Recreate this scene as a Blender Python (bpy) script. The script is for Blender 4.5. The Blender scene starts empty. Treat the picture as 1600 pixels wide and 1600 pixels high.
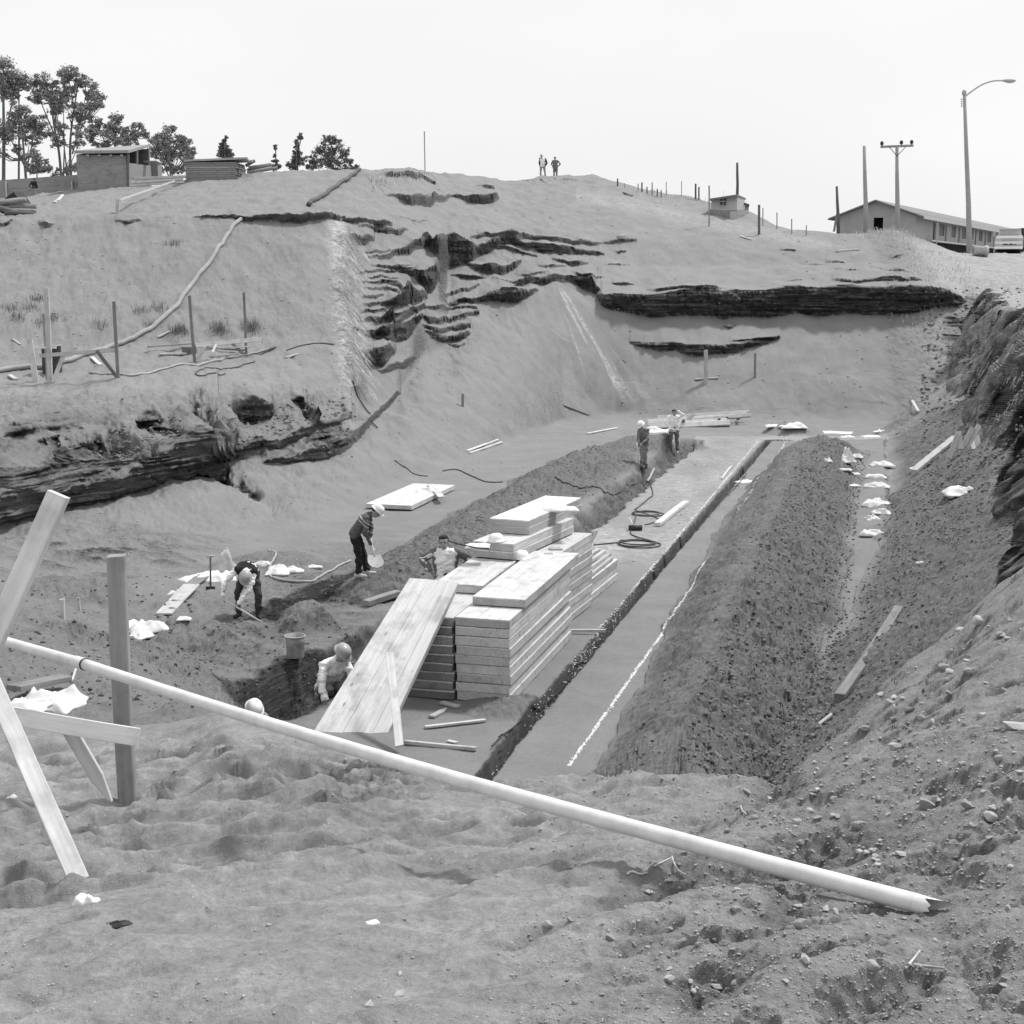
import bpy, bmesh, math, random
import numpy as np
from mathutils import Vector, Matrix, Euler

# ------------------------------------------------------------------ camera, light
F = 2200.0                         # focal length in pixels of the 1600 px wide photograph
PITCH = math.atan(370.0 / F)       # camera looks down by this much; its eye is the origin
CP, SP = math.cos(PITCH), math.sin(PITCH)
SC = bpy.context.scene
COL = SC.collection
cam_d = bpy.data.cameras.new("camera")
cam_d.sensor_width = 36.0
cam_d.lens = 36.0 * F / 1600.0
cam_d.clip_start = 0.05
cam_d.clip_end = 3000.0
cam = bpy.data.objects.new("camera", cam_d)
COL.objects.link(cam)
cam.location = (0, 0, 0)
cam.rotation_euler = (math.pi / 2 - PITCH, 0, 0)
SC.camera = cam

SUN_EL, SUN_AZ = math.radians(58), math.radians(55)   # azimuth measured from +Y towards +X
w = bpy.data.worlds.new("World"); SC.world = w; w.use_nodes = True
nt = w.node_tree; nt.nodes.clear()
sky = nt.nodes.new('ShaderNodeTexSky'); sky.sky_type = 'NISHITA'; sky.sun_disc = False
sky.sun_elevation = SUN_EL; sky.sun_rotation = SUN_AZ
sky.air_density = 1.0; sky.dust_density = 4.0; sky.ozone_density = 1.0
bw = nt.nodes.new('ShaderNodeRGBToBW')
# thin high overcast: the sky's own brightness is evened out by cloud
tc = nt.nodes.new('ShaderNodeTexCoord')
mp = nt.nodes.new('ShaderNodeMapping'); mp.inputs['Scale'].default_value = (1.0, 1.0, 3.0)
nz = nt.nodes.new('ShaderNodeTexNoise'); nz.inputs['Scale'].default_value = 2.2; nz.inputs['Detail'].default_value = 3; nz.inputs['Roughness'].default_value = 0.45
mr = nt.nodes.new('ShaderNodeMapRange'); mr.inputs[1].default_value = 0.3; mr.inputs[2].default_value = 0.7
mr.inputs[3].default_value = 9.1; mr.inputs[4].default_value = 10.0
mx = nt.nodes.new('ShaderNodeMix'); mx.data_type = 'FLOAT'; mx.inputs[0].default_value = 0.88
bg = nt.nodes.new('ShaderNodeBackground'); bg.inputs[1].default_value = 0.1
out = nt.nodes.new('ShaderNodeOutputWorld')
L = nt.links.new
L(tc.outputs['Generated'], mp.inputs[0]); L(mp.outputs[0], nz.inputs['Vector']); L(nz.outputs['Fac'], mr.inputs[0])
L(sky.outputs[0], bw.inputs[0]); L(bw.outputs[0], mx.inputs[2]); L(mr.outputs[0], mx.inputs[3])
L(mx.outputs[0], bg.inputs[0]); L(bg.outputs[0], out.inputs[0])

sun_d = bpy.data.lights.new("sun", 'SUN'); sun_d.energy = 3.2; sun_d.angle = math.radians(7); sun_d.color = (1, 1, 1)
sun = bpy.data.objects.new("sun", sun_d); COL.objects.link(sun)
sdir = Vector((math.sin(SUN_AZ) * math.cos(SUN_EL), math.cos(SUN_AZ) * math.cos(SUN_EL), math.sin(SUN_EL)))
sun.rotation_euler = sdir.to_track_quat('Z', 'Y').to_euler()
sun.location = (20, 40, 40)
SC.view_settings.view_transform = 'Standard'; SC.view_settings.look = 'None'
SC.view_settings.exposure = 0.08; SC.view_settings.gamma = 1.0

# ------------------------------------------------------------------ small maths
def conv(u, v):
    """photo pixel -> (X/Y, Z/Y) of the sight line"""
    a = (800.0 - v) / F; b = (u - 800.0) / F
    dy = CP + a * SP
    return b / dy, (-SP + a * CP) / dy
def P(u, v, Y):
    c, t = conv(u, v)
    return Vector((c * Y, Y, t * Y))
def proj(x, y, z):
    d = y * CP - z * SP
    return 800 + F * x / d, 800 - F * (z * CP + y * SP) / d

def hsh(i, j, s):
    n = (i.astype(np.int64) * 374761393 + j.astype(np.int64) * 668265263 + s * 974634777) & 0x7fffffff
    n = ((n ^ (n >> 13)) * 1274126177) & 0x7fffffff
    n = ((n ^ (n >> 16)) * 2246822519) & 0x7fffffff
    return ((n ^ (n >> 15)) & 0xffff) / 65535.0
def vn(x, y, s=0):
    i = np.floor(x); j = np.floor(y); fx = x - i; fy = y - j
    i = i.astype(np.int64); j = j.astype(np.int64)
    fx = fx * fx * fx * (fx * (fx * 6 - 15) + 10); fy = fy * fy * fy * (fy * (fy * 6 - 15) + 10)
    a = hsh(i, j, s); b = hsh(i + 1, j, s); c = hsh(i, j + 1, s); d = hsh(i + 1, j + 1, s)
    return (a + (b - a) * fx) * (1 - fy) + (c + (d - c) * fx) * fy - 0.5
def fbm(x, y, o=4, s=0, g=0.5):
    r = 0; a = 1.0
    for k in range(o):
        # rotate every octave so the lattice never shows
        ang = 0.7 + k * 1.3; ca, sa = math.cos(ang), math.sin(ang); m = 2.03 ** k
        r = r + a * vn((x * ca - y * sa) * m + k * 17.3, (x * sa + y * ca) * m - k * 9.1, s + k)
        a *= g
    return r
def sst(a, b, x):
    t = np.clip((x - a) / (b - a), 0, 1); return t * t * (3 - 2 * t)
def smax(a, b, k=0.15):
    h = np.clip(0.5 + 0.5 * (a - b) / k, 0, 1)
    return b * (1 - h) + a * h + k * h * (1 - h)
# ------------------------------------------------------------------ terrain
def line(pts):
    """pts: (u, v, Y) or (u, v, None, z). returns arrays c, Y, z"""
    o = []
    for p in pts:
        c, t = conv(p[0], p[1])
        if len(p) == 4:
            z = p[3]; Y = z / t
        else:
            Y = p[2]; z = t * Y
        o.append((c, Y, z))
    o.sort()
    o = np.array(o)
    return o
def ev(o, c):
    o = np.asarray(o, dtype=float)
    return np.interp(c, o[:, 0], o[:, 1]), np.interp(c, o[:, 0], o[:, 2])
def lineYz(pts):
    o = []
    for u, Y, z in pts:
        o.append(((u - 800) / F, Y, z))
    o.sort(); return np.array(o)

# columns: X/Y constant, fine inside the frame
cc = np.concatenate([np.linspace(-2.4, -0.62, 50)[:-1], np.linspace(-0.62, -0.40, 70)[:-1],
                     np.linspace(-0.40, 0.44, 1130), np.linspace(0.44, 0.62, 60)[1:], np.linspace(0.62, 2.4, 50)[1:]])
NC = len(cc)
YD = np.concatenate([np.geomspace(0.5, 14, 700)[:-1], np.geomspace(14, 110, 2300), np.geomspace(110, 900, 60)[1:]])
Cg, Yg = np.meshgrid(cc, YD, indexing='ij')

def profile(lines, Yg, blur=0):
    """piecewise linear height through the feature lines, per column"""
    Ys = []; Zs = []
    for o in lines:
        a, b = ev(o, cc); Ys.append(a); Zs.append(b)
    Ys = np.array(Ys); Zs = np.array(Zs)
    out = np.empty_like(Yg)
    for i in range(len(cc)):
        y = np.maximum.accumulate(Ys[:, i] + np.arange(len(Ys)) * 1e-4)
        out[i] = np.interp(Yg[i], y, Zs[:, i])
    return out
def blurY(H, n):
    k = np.hanning(2 * n + 1); k /= k.sum()
    Hp = np.pad(H, ((0, 0), (n, n)), mode='edge')
    o = np.zeros_like(H)
    for i, wgt in enumerate(k): o += wgt * Hp[:, i:i + H.shape[1]]
    return o
def blurC(H, n):
    return blurY(H.T.copy(), n).T

# ---- near bank
FG = [
    lineYz([(-3000, 0.5, -1.65), (5000, 0.5, -1.6)]),
    line([(-1500, 1600, 3.3), (0, 1600, 3.1), (800, 1600, 3.0), (1200, 1600, 2.85), (1600, 1600, 2.7), (3000, 1600, 2.6)]),
    line([(-1500, 1400, 4.9), (0, 1400, 4.8), (400, 1400, 4.6), (800, 1400, 4.3), (1100, 1385, 4.05), (1450, 1430, 3.85), (1600, 1395, 3.85), (3000, 1380, 3.9)]),
    line([(-1500, 1265, 7.0), (0, 1265, 7.0), (200, 1262, 7.3), (400, 1255, 6.9), (700, 1290, 6.0), (900, 1280, 5.9), (1100, 1280, 5.5), (1300, 1225, 5.4), (1450, 1150, 5.6), (1600, 1060, 6.0), (3000, 700, 8)]),
    line([(-1500, 1200, 9), (0, 1190, 9.2), (200, 1160, 9.6), (300, 1118, 10.2), (350, 1103, 10.2), (400, 1115, 10.0), (500, 1150, 9.3), (620, 1182, 8.6), (700, 1213, 8.2), (760, 1216, 8.1), (850, 1205, 8.1), (930, 1207, 8.1), (1000, 1190, 8.2), (1080, 1192, 8.2),
          (1150, 1200, 8.1), (1222, 1212, 8.0), (1260, 1170, 8.1), (1300, 1142, 8.2), (1400, 1045, 8.6), (1500, 965, 9.0), (1600, 868, 9.3), (1800, 720, 10), (3000, 620, 11)]),
]
o_c = FG[-1]
# behind the crest
cD = np.array([(u - 800) / F for u in (-1500, 60, 330, 470, 600, 1100, 1250, 3000)])
FG.append(np.column_stack([cD, [13.5, 13.5, 12.6, 11.2, 10.4, 10.2, 10.0, 12.5], [-3.95, -3.95, -4.05, -4.6, -4.5, -4.3, -4.4, -4.6]]))
FG.append(np.column_stack([cD, [18.5, 18.5, 17.0, 14.0, 13.5, 13.5, 13.5, 15], [-4.75, -4.75, -5.3, -6.1, -6.1, -6.1, -6.1, -6.5]]))
FG.append(np.column_stack([cD, [25, 24.5, 20, 16, 16, 16, 16, 18], [-5.6, -5.75, -5.9, -6.2, -6.2, -6.2, -6.2, -7.5]]))
FG.append(np.column_stack([cD, [29, 28, 24, 20, 20, 20, 20, 21], [-6.2, -6.2, -6.3, -6.3, -6.3, -6.3, -6.3, -8]]))
FG.append(np.column_stack([cD, [40, 40, 40, 40, 40, 40, 40, 40], [-9] * 8]))
H_fg = blurC(blurY(profile(FG, Yg), 14), 10)

# ---- left, back and far right ground, feature lines near to far
z6 = -6.0
BK = [
    # foot of the scree on the pit floor
    line([(-1500, 960, None, z6), (0, 905, None, z6), (150, 900, None, z6), (260, 892, None, z6), (400, 850, None, z6), (500, 822, None, z6), (600, 775, None, z6), (700, 735, None, z6), (800, 690, None, z6),
          (880, 662, None, z6), (960, 650, None, z6), (1100, 655, None, z6), (1250, 655, None, z6), (1330, 655, None, z6), (1400, 655, None, z6), (1600, 655, None, z6), (3000, 655, None, z6)]),
    # scree top / foot of the cut wall
    line([(-1500, 900, 25), (0, 828, 31), (110, 797, 33), (200, 772, 34.5), (310, 740, 37), (335, 735, 37.5), (440, 728, 39), (550, 685, 42.5), (620, 625, 49), (660, 560, 54.5), (700, 542, 57), (760, 490, 61.5), (800, 470, 63.0), (870, 447, 65.4),
          (930, 480, 65.4), (1000, 492, 66), (1200, 494, 67), (1400, 487, 67), (1500, 485, 67), (1600, 480, 67), (3000, 480, 67)]),
    # top of the strata band
    line([(-1500, 850, 26), (0, 760, 32.4), (110, 735, 34.4), (200, 705, 36), (310, 665, 39), (440, 645, 42), (550, 620, 45), (575, 610, 47.5), (620, 560, 51.5), (660, 500, 56), (686, 480, 58), (700, 505, 59), (760, 462, 63), (800, 452, 64.3), (870, 434, 66.6),
          (930, 470, 66.2), (1000, 480, 66.8), (1200, 480, 68), (1400, 475, 68), (1500, 468, 67.8), (1600, 455, 68), (3000, 450, 68)]),
    # rounded lip of the terrace, then promontory
    line([(-1500, 700, 29), (0, 680, 34), (110, 650, 36), (200, 632, 38), (310, 612, 40.5), (440, 598, 43), (540, 580, 46), (552, 560, 47), (575, 540, 51), (620, 500, 54), (660, 450, 58), (684, 430, 60), (700, 450, 63), (760, 430, 65.6), (800, 425, 67), (870, 415, 68.6),
          (930, 440, 68), (1000, 450, 69), (1200, 450, 70), (1400, 442, 70), (1500, 440, 70), (1600, 430, 71), (3000, 430, 71)]),
    # foot of the fill slope on the terrace
    line([(-1500, 570, 44), (0, 560, 46), (110, 552, 47), (250, 542, 48), (400, 535, 49), (500, 520, 49.5), (540, 500, 50.5), (556, 480, 53), (600, 455, 56.5), (660, 410, 60.5), (684, 395, 62.5), (700, 415, 67), (760, 395, 69), (800, 390, 70), (870, 390, 71),
          (930, 405, 72), (1000, 420, 73), (1200, 420, 74), (1400, 415, 74), (1500, 415, 74), (1600, 412, 77), (3000, 405, 78)]),
    # rim of the fill slope
    line([(-1500, 350, 55), (0, 344, 57), (150, 338, 57.5), (300, 337, 58), (450, 338, 58.5), (540, 350, 59), (600, 352, 61), (640, 362, 63), (700, 368, 69.5), (760, 365, 71), (800, 362, 73), (870, 362, 74), (930, 372, 74.5), (1000, 375, 76), (1200, 385, 77), (1400, 385, 77), (1500, 402, 78), (1600, 398, 83), (3000, 395, 84)]),
    line([(-1500, 325, 62), (0, 326, 63), (150, 322, 64), (300, 312, 64), (450, 305, 66), (540, 305, 69), (600, 305, 72), (640, 302, 74), (700, 310, 80), (760, 312, 82), (800, 315, 84), (870, 312, 86), (930, 315, 86), (1000, 325, 84), (1200, 362, 80), (1400, 370, 79.5), (1500, 399, 82), (1600, 396, 88), (3000, 395, 90)]),
    # skyline
    line([(-1500, 318, 80), (0, 312, 80), (60, 306, 80), (120, 297, 80), (240, 291, 79), (290, 284, 79), (400, 270, 78), (430, 268, 78), (560, 264, 81), (640, 262, 84), (680, 268, 87), (740, 275, 92), (780, 279, 95), (820, 280, 98), (850, 274, 100), (930, 274, 99), (965, 284, 97), (1000, 294, 96), (1050, 302, 95), (1110, 313, 92),
          (1170, 330, 88), (1210, 350, 85), (1260, 363, 83), (1300, 366, 82), (1350, 364, 82), (1400, 362, 82), (1430, 368, 82), (1470, 386, 84), (1510, 398, 88), (1600, 394, 95), (3000, 393, 98)]),
]
o = BK[-1].copy(); o[:, 1] += 5; o[:, 2] -= 0.5; BK.append(o)
o = o.copy(); o[:, 1] += 40; o[:, 2] = np.where(o[:, 0] < -0.15, o[:, 2] - 0.8, np.minimum(o[:, 2] - 1.2, 3.0)); BK.append(o)
o = o.copy(); o[:, 1] = 900; o[:, 2] = 4.0; BK.append(o)
o0 = BK[0].copy(); o0[:, 1] -= 8; o0[:, 2] = -8.5; BK.insert(0, o0)
H_bk = profile(BK, Yg)
H_bk = blurC(blurY(H_bk, 9), 4)

# ---- right hand wall, running away from the camera
XeY = np.array([(4, -0.8), (10, 1.25), (17.4, 3.45), (24, 5.9), (30, 8.05), (40, 10.9), (50.8, 13.6), (60, 15.9), (72, 19)])
RimY = np.array([(4, -1.8), (9, -1.8), (14, -1.6), (30, -1.35), (50, -1.2), (58, -1.0), (66, -0.3), (76, 0.6), (90, 1.2)])
Xg = Cg * Yg
def right_wall(X, Y):
    wob = 0.45 * fbm(Y * 0.35, Y * 0 + 3.3, 3, 5) + 0.5 * fbm(X * 0.5, Y * 0.5, 3, 6) + 0.9 * fbm(X * 0.16, Y * 0.16, 2, 7)
    d = (X - np.interp(Y, XeY[:, 0], XeY[:, 1]) + wob * 0.6) * 0.966
    rim = np.interp(Y, RimY[:, 0], RimY[:, 1])
    s = 0.64
    d1 = 2.55 + 0.5 * sst(24, 15, Y) + 0.6 * fbm(Y * 0.25, X * 0 + 1.0, 3, 8)
    z1 = -6 + s * d1
    wdt = 1.7 + 0.4 * fbm(Y * 0.8, X * 0, 2, 9)
    z = np.where(d < d1, -6 + s * np.maximum(d, -0.5), z1 + (rim - z1) * np.clip((d - d1) / wdt, 0, 1))
    z = z + np.clip(d - d1 - wdt, 0, 30) * 0.01
    z = z - 5 * sst(63, 70, Y); z = np.where(Y > 70, -20 , z)
    z = np.where(d < 0, -6.0 + 3 * d, z)
    face = sst(d1 - 0.15, d1 + 0.15, d) * (1 - sst(d1 + wdt - 0.1, d1 + wdt + 0.15, d)) * (Y < 68)
    slope = sst(0.0, 0.4, d) * (1 - sst(d1 - 0.2, d1 + 0.1, d))
    return z, face, slope
H_r, r_face, r_slope = right_wall(Xg, Yg)
Hb = smax(smax(smax(H_fg, np.full_like(H_fg, z6), 0.25), H_bk, 0.2), H_r, 0.12)

# ---- ledges: each dark band of the cut strata, (u, v of its top, v of its foot)
LEDGES = []
def ledge(pts, L=None, ov=0.3, w=0.12, cut=1.0, rough=1.0): LEDGES.append((pts, L, ov, w, cut, rough))
# long band on the right of the back wall
ledge([(932, 456, 458), (940, 462, 480), (960, 463, 488), (1000, 462, 492), (1060, 460, 495), (1120, 457, 497), (1200, 452, 494), (1260, 450, 492), (1300, 448, 490), (1380, 447, 488), (1440, 450, 486), (1475, 452, 480), (1492, 460, 474), (1504, 467, 468)], 3.2, 0.5)
ledge([(1008, 451, 451.5), (1030, 450, 454), (1120, 448, 453), (1130, 449, 450)], 1.0, 0.2)
ledge([(1300, 437, 438), (1320, 436, 441), (1400, 435, 441), (1440, 438, 441)], 1.2, 0.3)
ledge([(955, 440, 441), (975, 438, 444), (990, 440, 441)], 1, 0.2)
# lens lower down on the scree
ledge([(985, 539, 540), (1005, 540, 545), (1030, 540, 549), (1060, 539, 552), (1085, 539, 556), (1110, 538, 554), (1150, 538, 551), (1190, 533, 541), (1216, 530, 531)], 2.2, 0.3)
ledge([(1140, 533, 534), (1180, 531, 535), (1218, 527, 530)], 1.0, 0.2)
# alcove behind the fan
ledge([(800, 445, 446), (815, 441, 449), (840, 438, 448), (880, 430, 440), (905, 428, 444), (925, 432, 458), (932, 444, 456), (938, 450, 451)], 2.0, 0.4)
ledge([(660, 372, 374), (680, 368, 395), (695, 366, 415), (710, 366, 417), (740, 380, 405), (745, 384, 400), (800, 374, 385), (820, 385, 393), (850, 385, 398), (880, 388, 400), (935, 392, 397), (945, 396, 397)], 1.8, 0.3, 0.25, 0.8)
ledge([(735, 372, 374), (760, 366, 374), (800, 367, 378), (835, 367, 374), (880, 369, 376), (925, 374, 380), (940, 378, 379), (960, 375, 379), (995, 377, 379)], 1.2, 0.15, 0.2, 0.7)
ledge([(862, 404, 405), (880, 405, 412), (905, 406, 416), (920, 408, 410)], 1.2, 0.3)
ledge([(730, 410, 412), (745, 413, 424), (765, 412, 432), (785, 410, 428), (805, 408, 418), (815, 409, 411)], 1.6, 0.3)
ledge([(890, 420, 421), (905, 422, 428), (925, 427, 432), (945, 429, 430)], 1.0, 0.25)
ledge([(808, 426, 427), (830, 426, 430), (858, 426, 427)], 0.8, 0.15)
ledge([(770, 437, 438), (800, 441, 444), (850, 436, 440), (880, 434, 436)], 0.8, 0.2)
ledge([(690, 470, 471), (710, 467, 474), (745, 462, 470), (770, 455, 468), (800, 450, 474), (815, 456, 472), (836, 458, 462), (842, 459, 460)], 1.2, 0.3)
# cluster of thin ledges on the scree
ledge([(662, 494, 496), (670, 496, 505), (700, 498, 506), (730, 492, 500), (748, 483, 490)], 0.5, 0.25)
ledge([(658, 480, 481), (672, 480, 485), (700, 482, 487), (745, 476, 481)], 0.5, 0.2)
ledge([(660, 510, 511), (675, 510, 518), (700, 512, 520), (735, 505, 514)], 0.5, 0.25)
ledge([(664, 521, 522), (680, 522, 531), (705, 522, 534), (730, 516, 526), (735, 518, 519)], 0.5, 0.25)
ledge([(700, 537, 538), (715, 537, 541), (728, 532, 534)], 0.4, 0.2)
# promontory
ledge([(560, 553, 556), (575, 550, 575), (600, 543, 572), (610, 542, 562), (618, 545, 547)], 2.0, 0.3)
ledge([(553, 514, 516), (560, 515, 522), (585, 518, 524), (600, 512, 530), (620, 508, 535), (640, 505, 530), (655, 495, 505), (662, 490, 492)], 1.2, 0.45, 0.3)
ledge([(598, 497, 498), (612, 490, 505), (630, 485, 500), (650, 480, 490), (664, 476, 478)], 1.0, 0.5, 0.25)
ledge([(560, 487, 488), (585, 484, 489), (605, 482, 486), (615, 482, 483)], 0.7, 0.3)
ledge([(562, 468, 469), (580, 464, 468), (600, 461, 463)], 0.6, 0.25)
ledge([(570, 454, 455), (600, 452, 456), (632, 455, 459), (650, 452, 454)], 0.6, 0.3)
ledge([(575, 437, 438), (600, 434, 438), (622, 434, 436)], 0.5, 0.25)
ledge([(580, 417, 418), (605, 413, 418), (630, 417, 421), (655, 414, 417)], 0.5, 0.25)
ledge([(570, 392, 393), (590, 390, 395), (610, 388, 390)], 0.5, 0.25)
ledge([(760, 390, 391), (790, 388, 394), (820, 398, 402), (840, 402, 404)], 0.6, 0.25)
ledge([(700, 425, 426), (725, 428, 434), (745, 432, 437), (760, 436, 438)], 0.6, 0.3)
ledge([(840, 414, 415), (865, 416, 421), (885, 414, 416)], 0.6, 0.25)
ledge([(945, 415, 416), (965, 412, 415), (985, 413, 414)], 0.5, 0.2)
ledge([(685, 455, 456), (705, 452, 458), (730, 448, 454), (750, 444, 446)], 0.8, 0.3)
ledge([(555, 498, 499), (575, 497, 502), (600, 495, 505), (615, 490, 496)], 0.7, 0.3)
ledge([(560, 478, 479), (580, 474, 478), (600, 470, 476), (620, 462, 482), (640, 446, 478), (660, 455, 470), (668, 460, 462)], 1.2, 0.4)
ledge([(560, 445, 446), (590, 443, 447), (620, 441, 450), (637, 444, 452), (645, 446, 447)], 0.7, 0.3)
ledge([(555, 432, 433), (580, 428, 431), (610, 422, 426), (640, 420, 427), (670, 425, 460), (682, 420, 455), (688, 425, 430)], 1.1, 0.3, 0.2)
ledge([(612, 411, 412), (630, 411, 415), (645, 408, 409)], 0.6, 0.2)
ledge([(575, 402, 403), (600, 398, 404), (625, 388, 397), (645, 378, 392), (662, 372, 388), (675, 375, 376)], 1.0, 0.2)
ledge([(545, 362, 364), (555, 362, 378), (572, 364, 380), (585, 368, 372)], 1.2, 0.2)
ledge([(560, 350, 352), (600, 352, 361), (625, 354, 364), (638, 356, 357)], 1.4, 0.3)
# slab of turf on the rim of the fill slope
ledge([(300, 338, 339), (360, 336, 341), (430, 334, 344), (480, 334, 345), (540, 337, 346), (570, 342, 348), (600, 341, 350), (612, 343, 349)], 2.0, 0.9, 0.08)
ledge([(60, 348, 349), (72, 349, 358), (85, 352, 353)], 0.8, 0.3)
ledge([(180, 348, 349), (200, 345, 350), (222, 343, 344)], 0.8, 0.3)
ledge([(0, 352, 356), (6, 350, 355), (20, 346, 347)], 0.8, 0.2)
# upper ledges under the skyline
ledge([(600, 274, 275), (612, 273, 281), (640, 271, 280), (665, 276, 283), (680, 285, 289)], 1.5, 0.3, 0.2, 0.7)
ledge([(597, 302, 303), (620, 303, 309), (640, 303, 320), (665, 303, 323), (690, 304, 316), (705, 305, 308), (715, 305, 309), (740, 305, 318), (776, 305, 319), (780, 307, 308)], 2.0, 0.4, 0.15, 0.8)
ledge([(745, 290, 291), (765, 290, 297), (771, 292, 300), (774, 295, 296)], 1.0, 0.2)
ledge([(803, 281, 282), (840, 279, 281), (848, 281, 284), (855, 286, 288), (862, 279, 280), (870, 278, 280), (900, 281, 284)], 1.0, 0.2)
# left wall strata
ledge([(-300, 860, 900), (-100, 815, 860), (0, 792, 826), (60, 785, 806), (110, 772, 797), (160, 752, 790), (200, 738, 772), (250, 717, 762), (290, 700, 748), (330, 683, 738), (345, 690, 728)], 2.2, 0.35, 0.6, 0.62, 0.6)
ledge([(-300, 800, 810), (0, 742, 768), (40, 738, 775), (100, 730, 752), (150, 715, 735), (200, 698, 716), (260, 680, 698), (310, 668, 690), (330, 672, 680)], 1.6, 0.2, 0.5, 0.45, 0.6)
ledge([(365, 628, 630), (385, 625, 640), (400, 628, 650), (415, 633, 650), (425, 640, 642)], 1.0, 0.2, 0.3, 0.5)
ledge([(455, 628, 630), (472, 620, 628), (482, 628, 660), (490, 640, 655)], 0.8, 0.3, 0.2, 0.8)
ledge([(410, 722, 728), (440, 718, 727), (500, 700, 722), (540, 682, 704), (560, 668, 686), (580, 650, 661), (600, 630, 638), (620, 616, 622), (627, 616, 617)], 1.4, 0.2, 0.4, 0.35, 0.6)
ledge([(340, 712, 714), (380, 700, 712), (440, 680, 694), (520, 652, 664), (550, 640, 650)], 1.2, 0.15, 0.3, 0.35)
ledge([(590, 582, 583), (610, 575, 585), (640, 562, 572), (650, 560, 561)], 0.8, 0.2, 0.2, 0.6)
# small cracks on the right shelf
for pts in ([(1250, 411, 412), (1275, 410, 413), (1300, 412, 413)], [(1290, 408, 409), (1310, 408, 412), (1322, 410, 411)], [(1305, 420, 421), (1330, 421, 424), (1355, 421, 422)], [(1360, 418, 419), (1400, 419, 423), (1425, 424, 425)],
            [(1225, 437, 438), (1240, 436, 438), (1255, 437, 438)], [(1390, 401, 402), (1405, 397, 402), (1412, 396, 397)], [(610, 338, 339), (640, 343, 345), (670, 343, 344)], [(1220, 392, 393), (1240, 391, 394), (1245, 392, 393)],
            [(960, 392, 393), (970, 391, 395), (978, 392, 393)], [(1130, 510, 511), (1140, 508, 513), (1150, 507, 508)]):
    ledge(pts, 0.6, 0.2)
# hollows in the near bank and on the spoil
dz = np.zeros_like(Hb); face = np.zeros_like(Hb); shiftY = np.zeros_like(Hb)
_, Vb = proj(Xg, Yg, Hb)
rs = np.random.RandomState(3)
LEDGES.sort(key=lambda q: -max(p[2] for p in q[0]))
for li, (pts, LL, ov, wd, cut, rough) in enumerate(LEDGES):
    ct = sorted([(conv(u, vf)[0], vt, vf) for u, vt, vf in pts]); ct = np.array(ct)
    i0, i1 = np.searchsorted(cc, ct[0, 0]), np.searchsorted(cc, ct[-1, 0])
    if i1 <= i0 + 2: continue
    sl = slice(i0, i1); c = cc[sl]
    vt = np.interp(c, ct[:, 0], ct[:, 1]); vf = np.interp(c, ct[:, 0], ct[:, 2])
    jit = fbm(c * 22, c * 0 + li, 4, 40 + li) * 7.0 * rough
    amp = np.minimum(1, (vf - vt) / 12.0)
    vf = vf + jit * 0.5 * amp; vt = vt + amp * 0.7 * fbm(c * 30, c * 0 + 7 + li, 4, 80 + li) * 7 * rough
    V = proj(Cg[sl] * Yg[sl], Yg[sl], Hb[sl])[1]
    k0 = np.searchsorted(YD, 22.0)
    idx = k0 + np.argmax(V[:, k0:] <= vf[:, None], axis=1)
    Yf = YD[idx]
    if len(Yf) > 9:
        Yf = np.convolve(np.pad(Yf, 4, mode='edge'), np.hanning(11)[1:-1] / np.hanning(11).sum(), 'valid')
    h = np.maximum(vf - vt, 0) / F * Yf * 0.98
    oblique = 1.0
    w2 = np.maximum(wd * (0.35 + h), 0.05)[:, None]
    Y = Yg[sl]; d = Y - Yf[:, None]
    t = np.clip(d / w2, 0, 1)
    L2 = LL * (0.7 + 0.5 * np.minimum(1, h))[:, None]
    back = np.exp(-np.clip(d - w2, 0, 99) / L2)
    Hb[sl] += h[:, None] * t * back * np.where(d > 0, 1, 0)
    fm = np.clip((d + 0.03) / 0.03, 0, 1) * np.clip((w2 * 1.02 - d) / (0.05 * w2) , 0, 1)
    face[sl] = np.maximum(face[sl], fm * cut * np.minimum(1, h / 0.08)[:, None])
    shiftY[sl] += -(ov * np.minimum(1.0, h * 1.2) + np.minimum(w2[:, 0], ov))[:, None] * t ** 0.7 * np.exp(-np.clip(d - w2, 0, 99) / (0.35 + 0.5 * L2 * 0.3)) * np.where(d > 0, 1, 0)

# ---- resample every column by what it covers in the picture
NR = 1500
_, Vb = proj(Xg, Yg, Hb)
lnY = np.log(Yg)
tb = Hb / Yg
vis = (tb >= np.maximum.accumulate(tb, axis=1) - 0.004)[:, 1:].astype(float)
vis = blurY(vis, 6)
met = np.abs(np.diff(Vb, axis=1)) * (0.12 + 0.88 * vis) + (0.15 + 0.35 * vis) * np.diff(lnY, axis=1) * 260 + np.abs(np.diff(Hb, axis=1)) / Yg[:, 1:] * 500
met = met * np.where((Yg[:, 1:] > 2.75) & (Yg[:, 1:] < 103), 1.0, 0.03)
met = np.minimum(met, 40)
met = blurC(met, 14)
cum = np.concatenate([np.zeros((NC, 1)), np.cumsum(met, axis=1)], axis=1)
cum /= cum[:, -1:]
tt = np.linspace(0, 1, NR)
Yr = np.empty((NC, NR)); Zr = np.empty((NC, NR)); Fr = np.empty((NC, NR)); Sr = np.empty((NC, NR))
for i in range(NC):
    Yr[i] = np.interp(tt, cum[i], YD)
    Zr[i] = np.interp(Yr[i], YD, Hb[i]); Fr[i] = np.interp(Yr[i], YD, face[i]); Sr[i] = np.interp(Yr[i], YD, shiftY[i])
Xr = cc[:, None] * Yr
del tb, vis, Hb, dz, face, shiftY, H_bk, H_fg, H_r, Vb, met, cum, lnY, Cg, Xg

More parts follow.
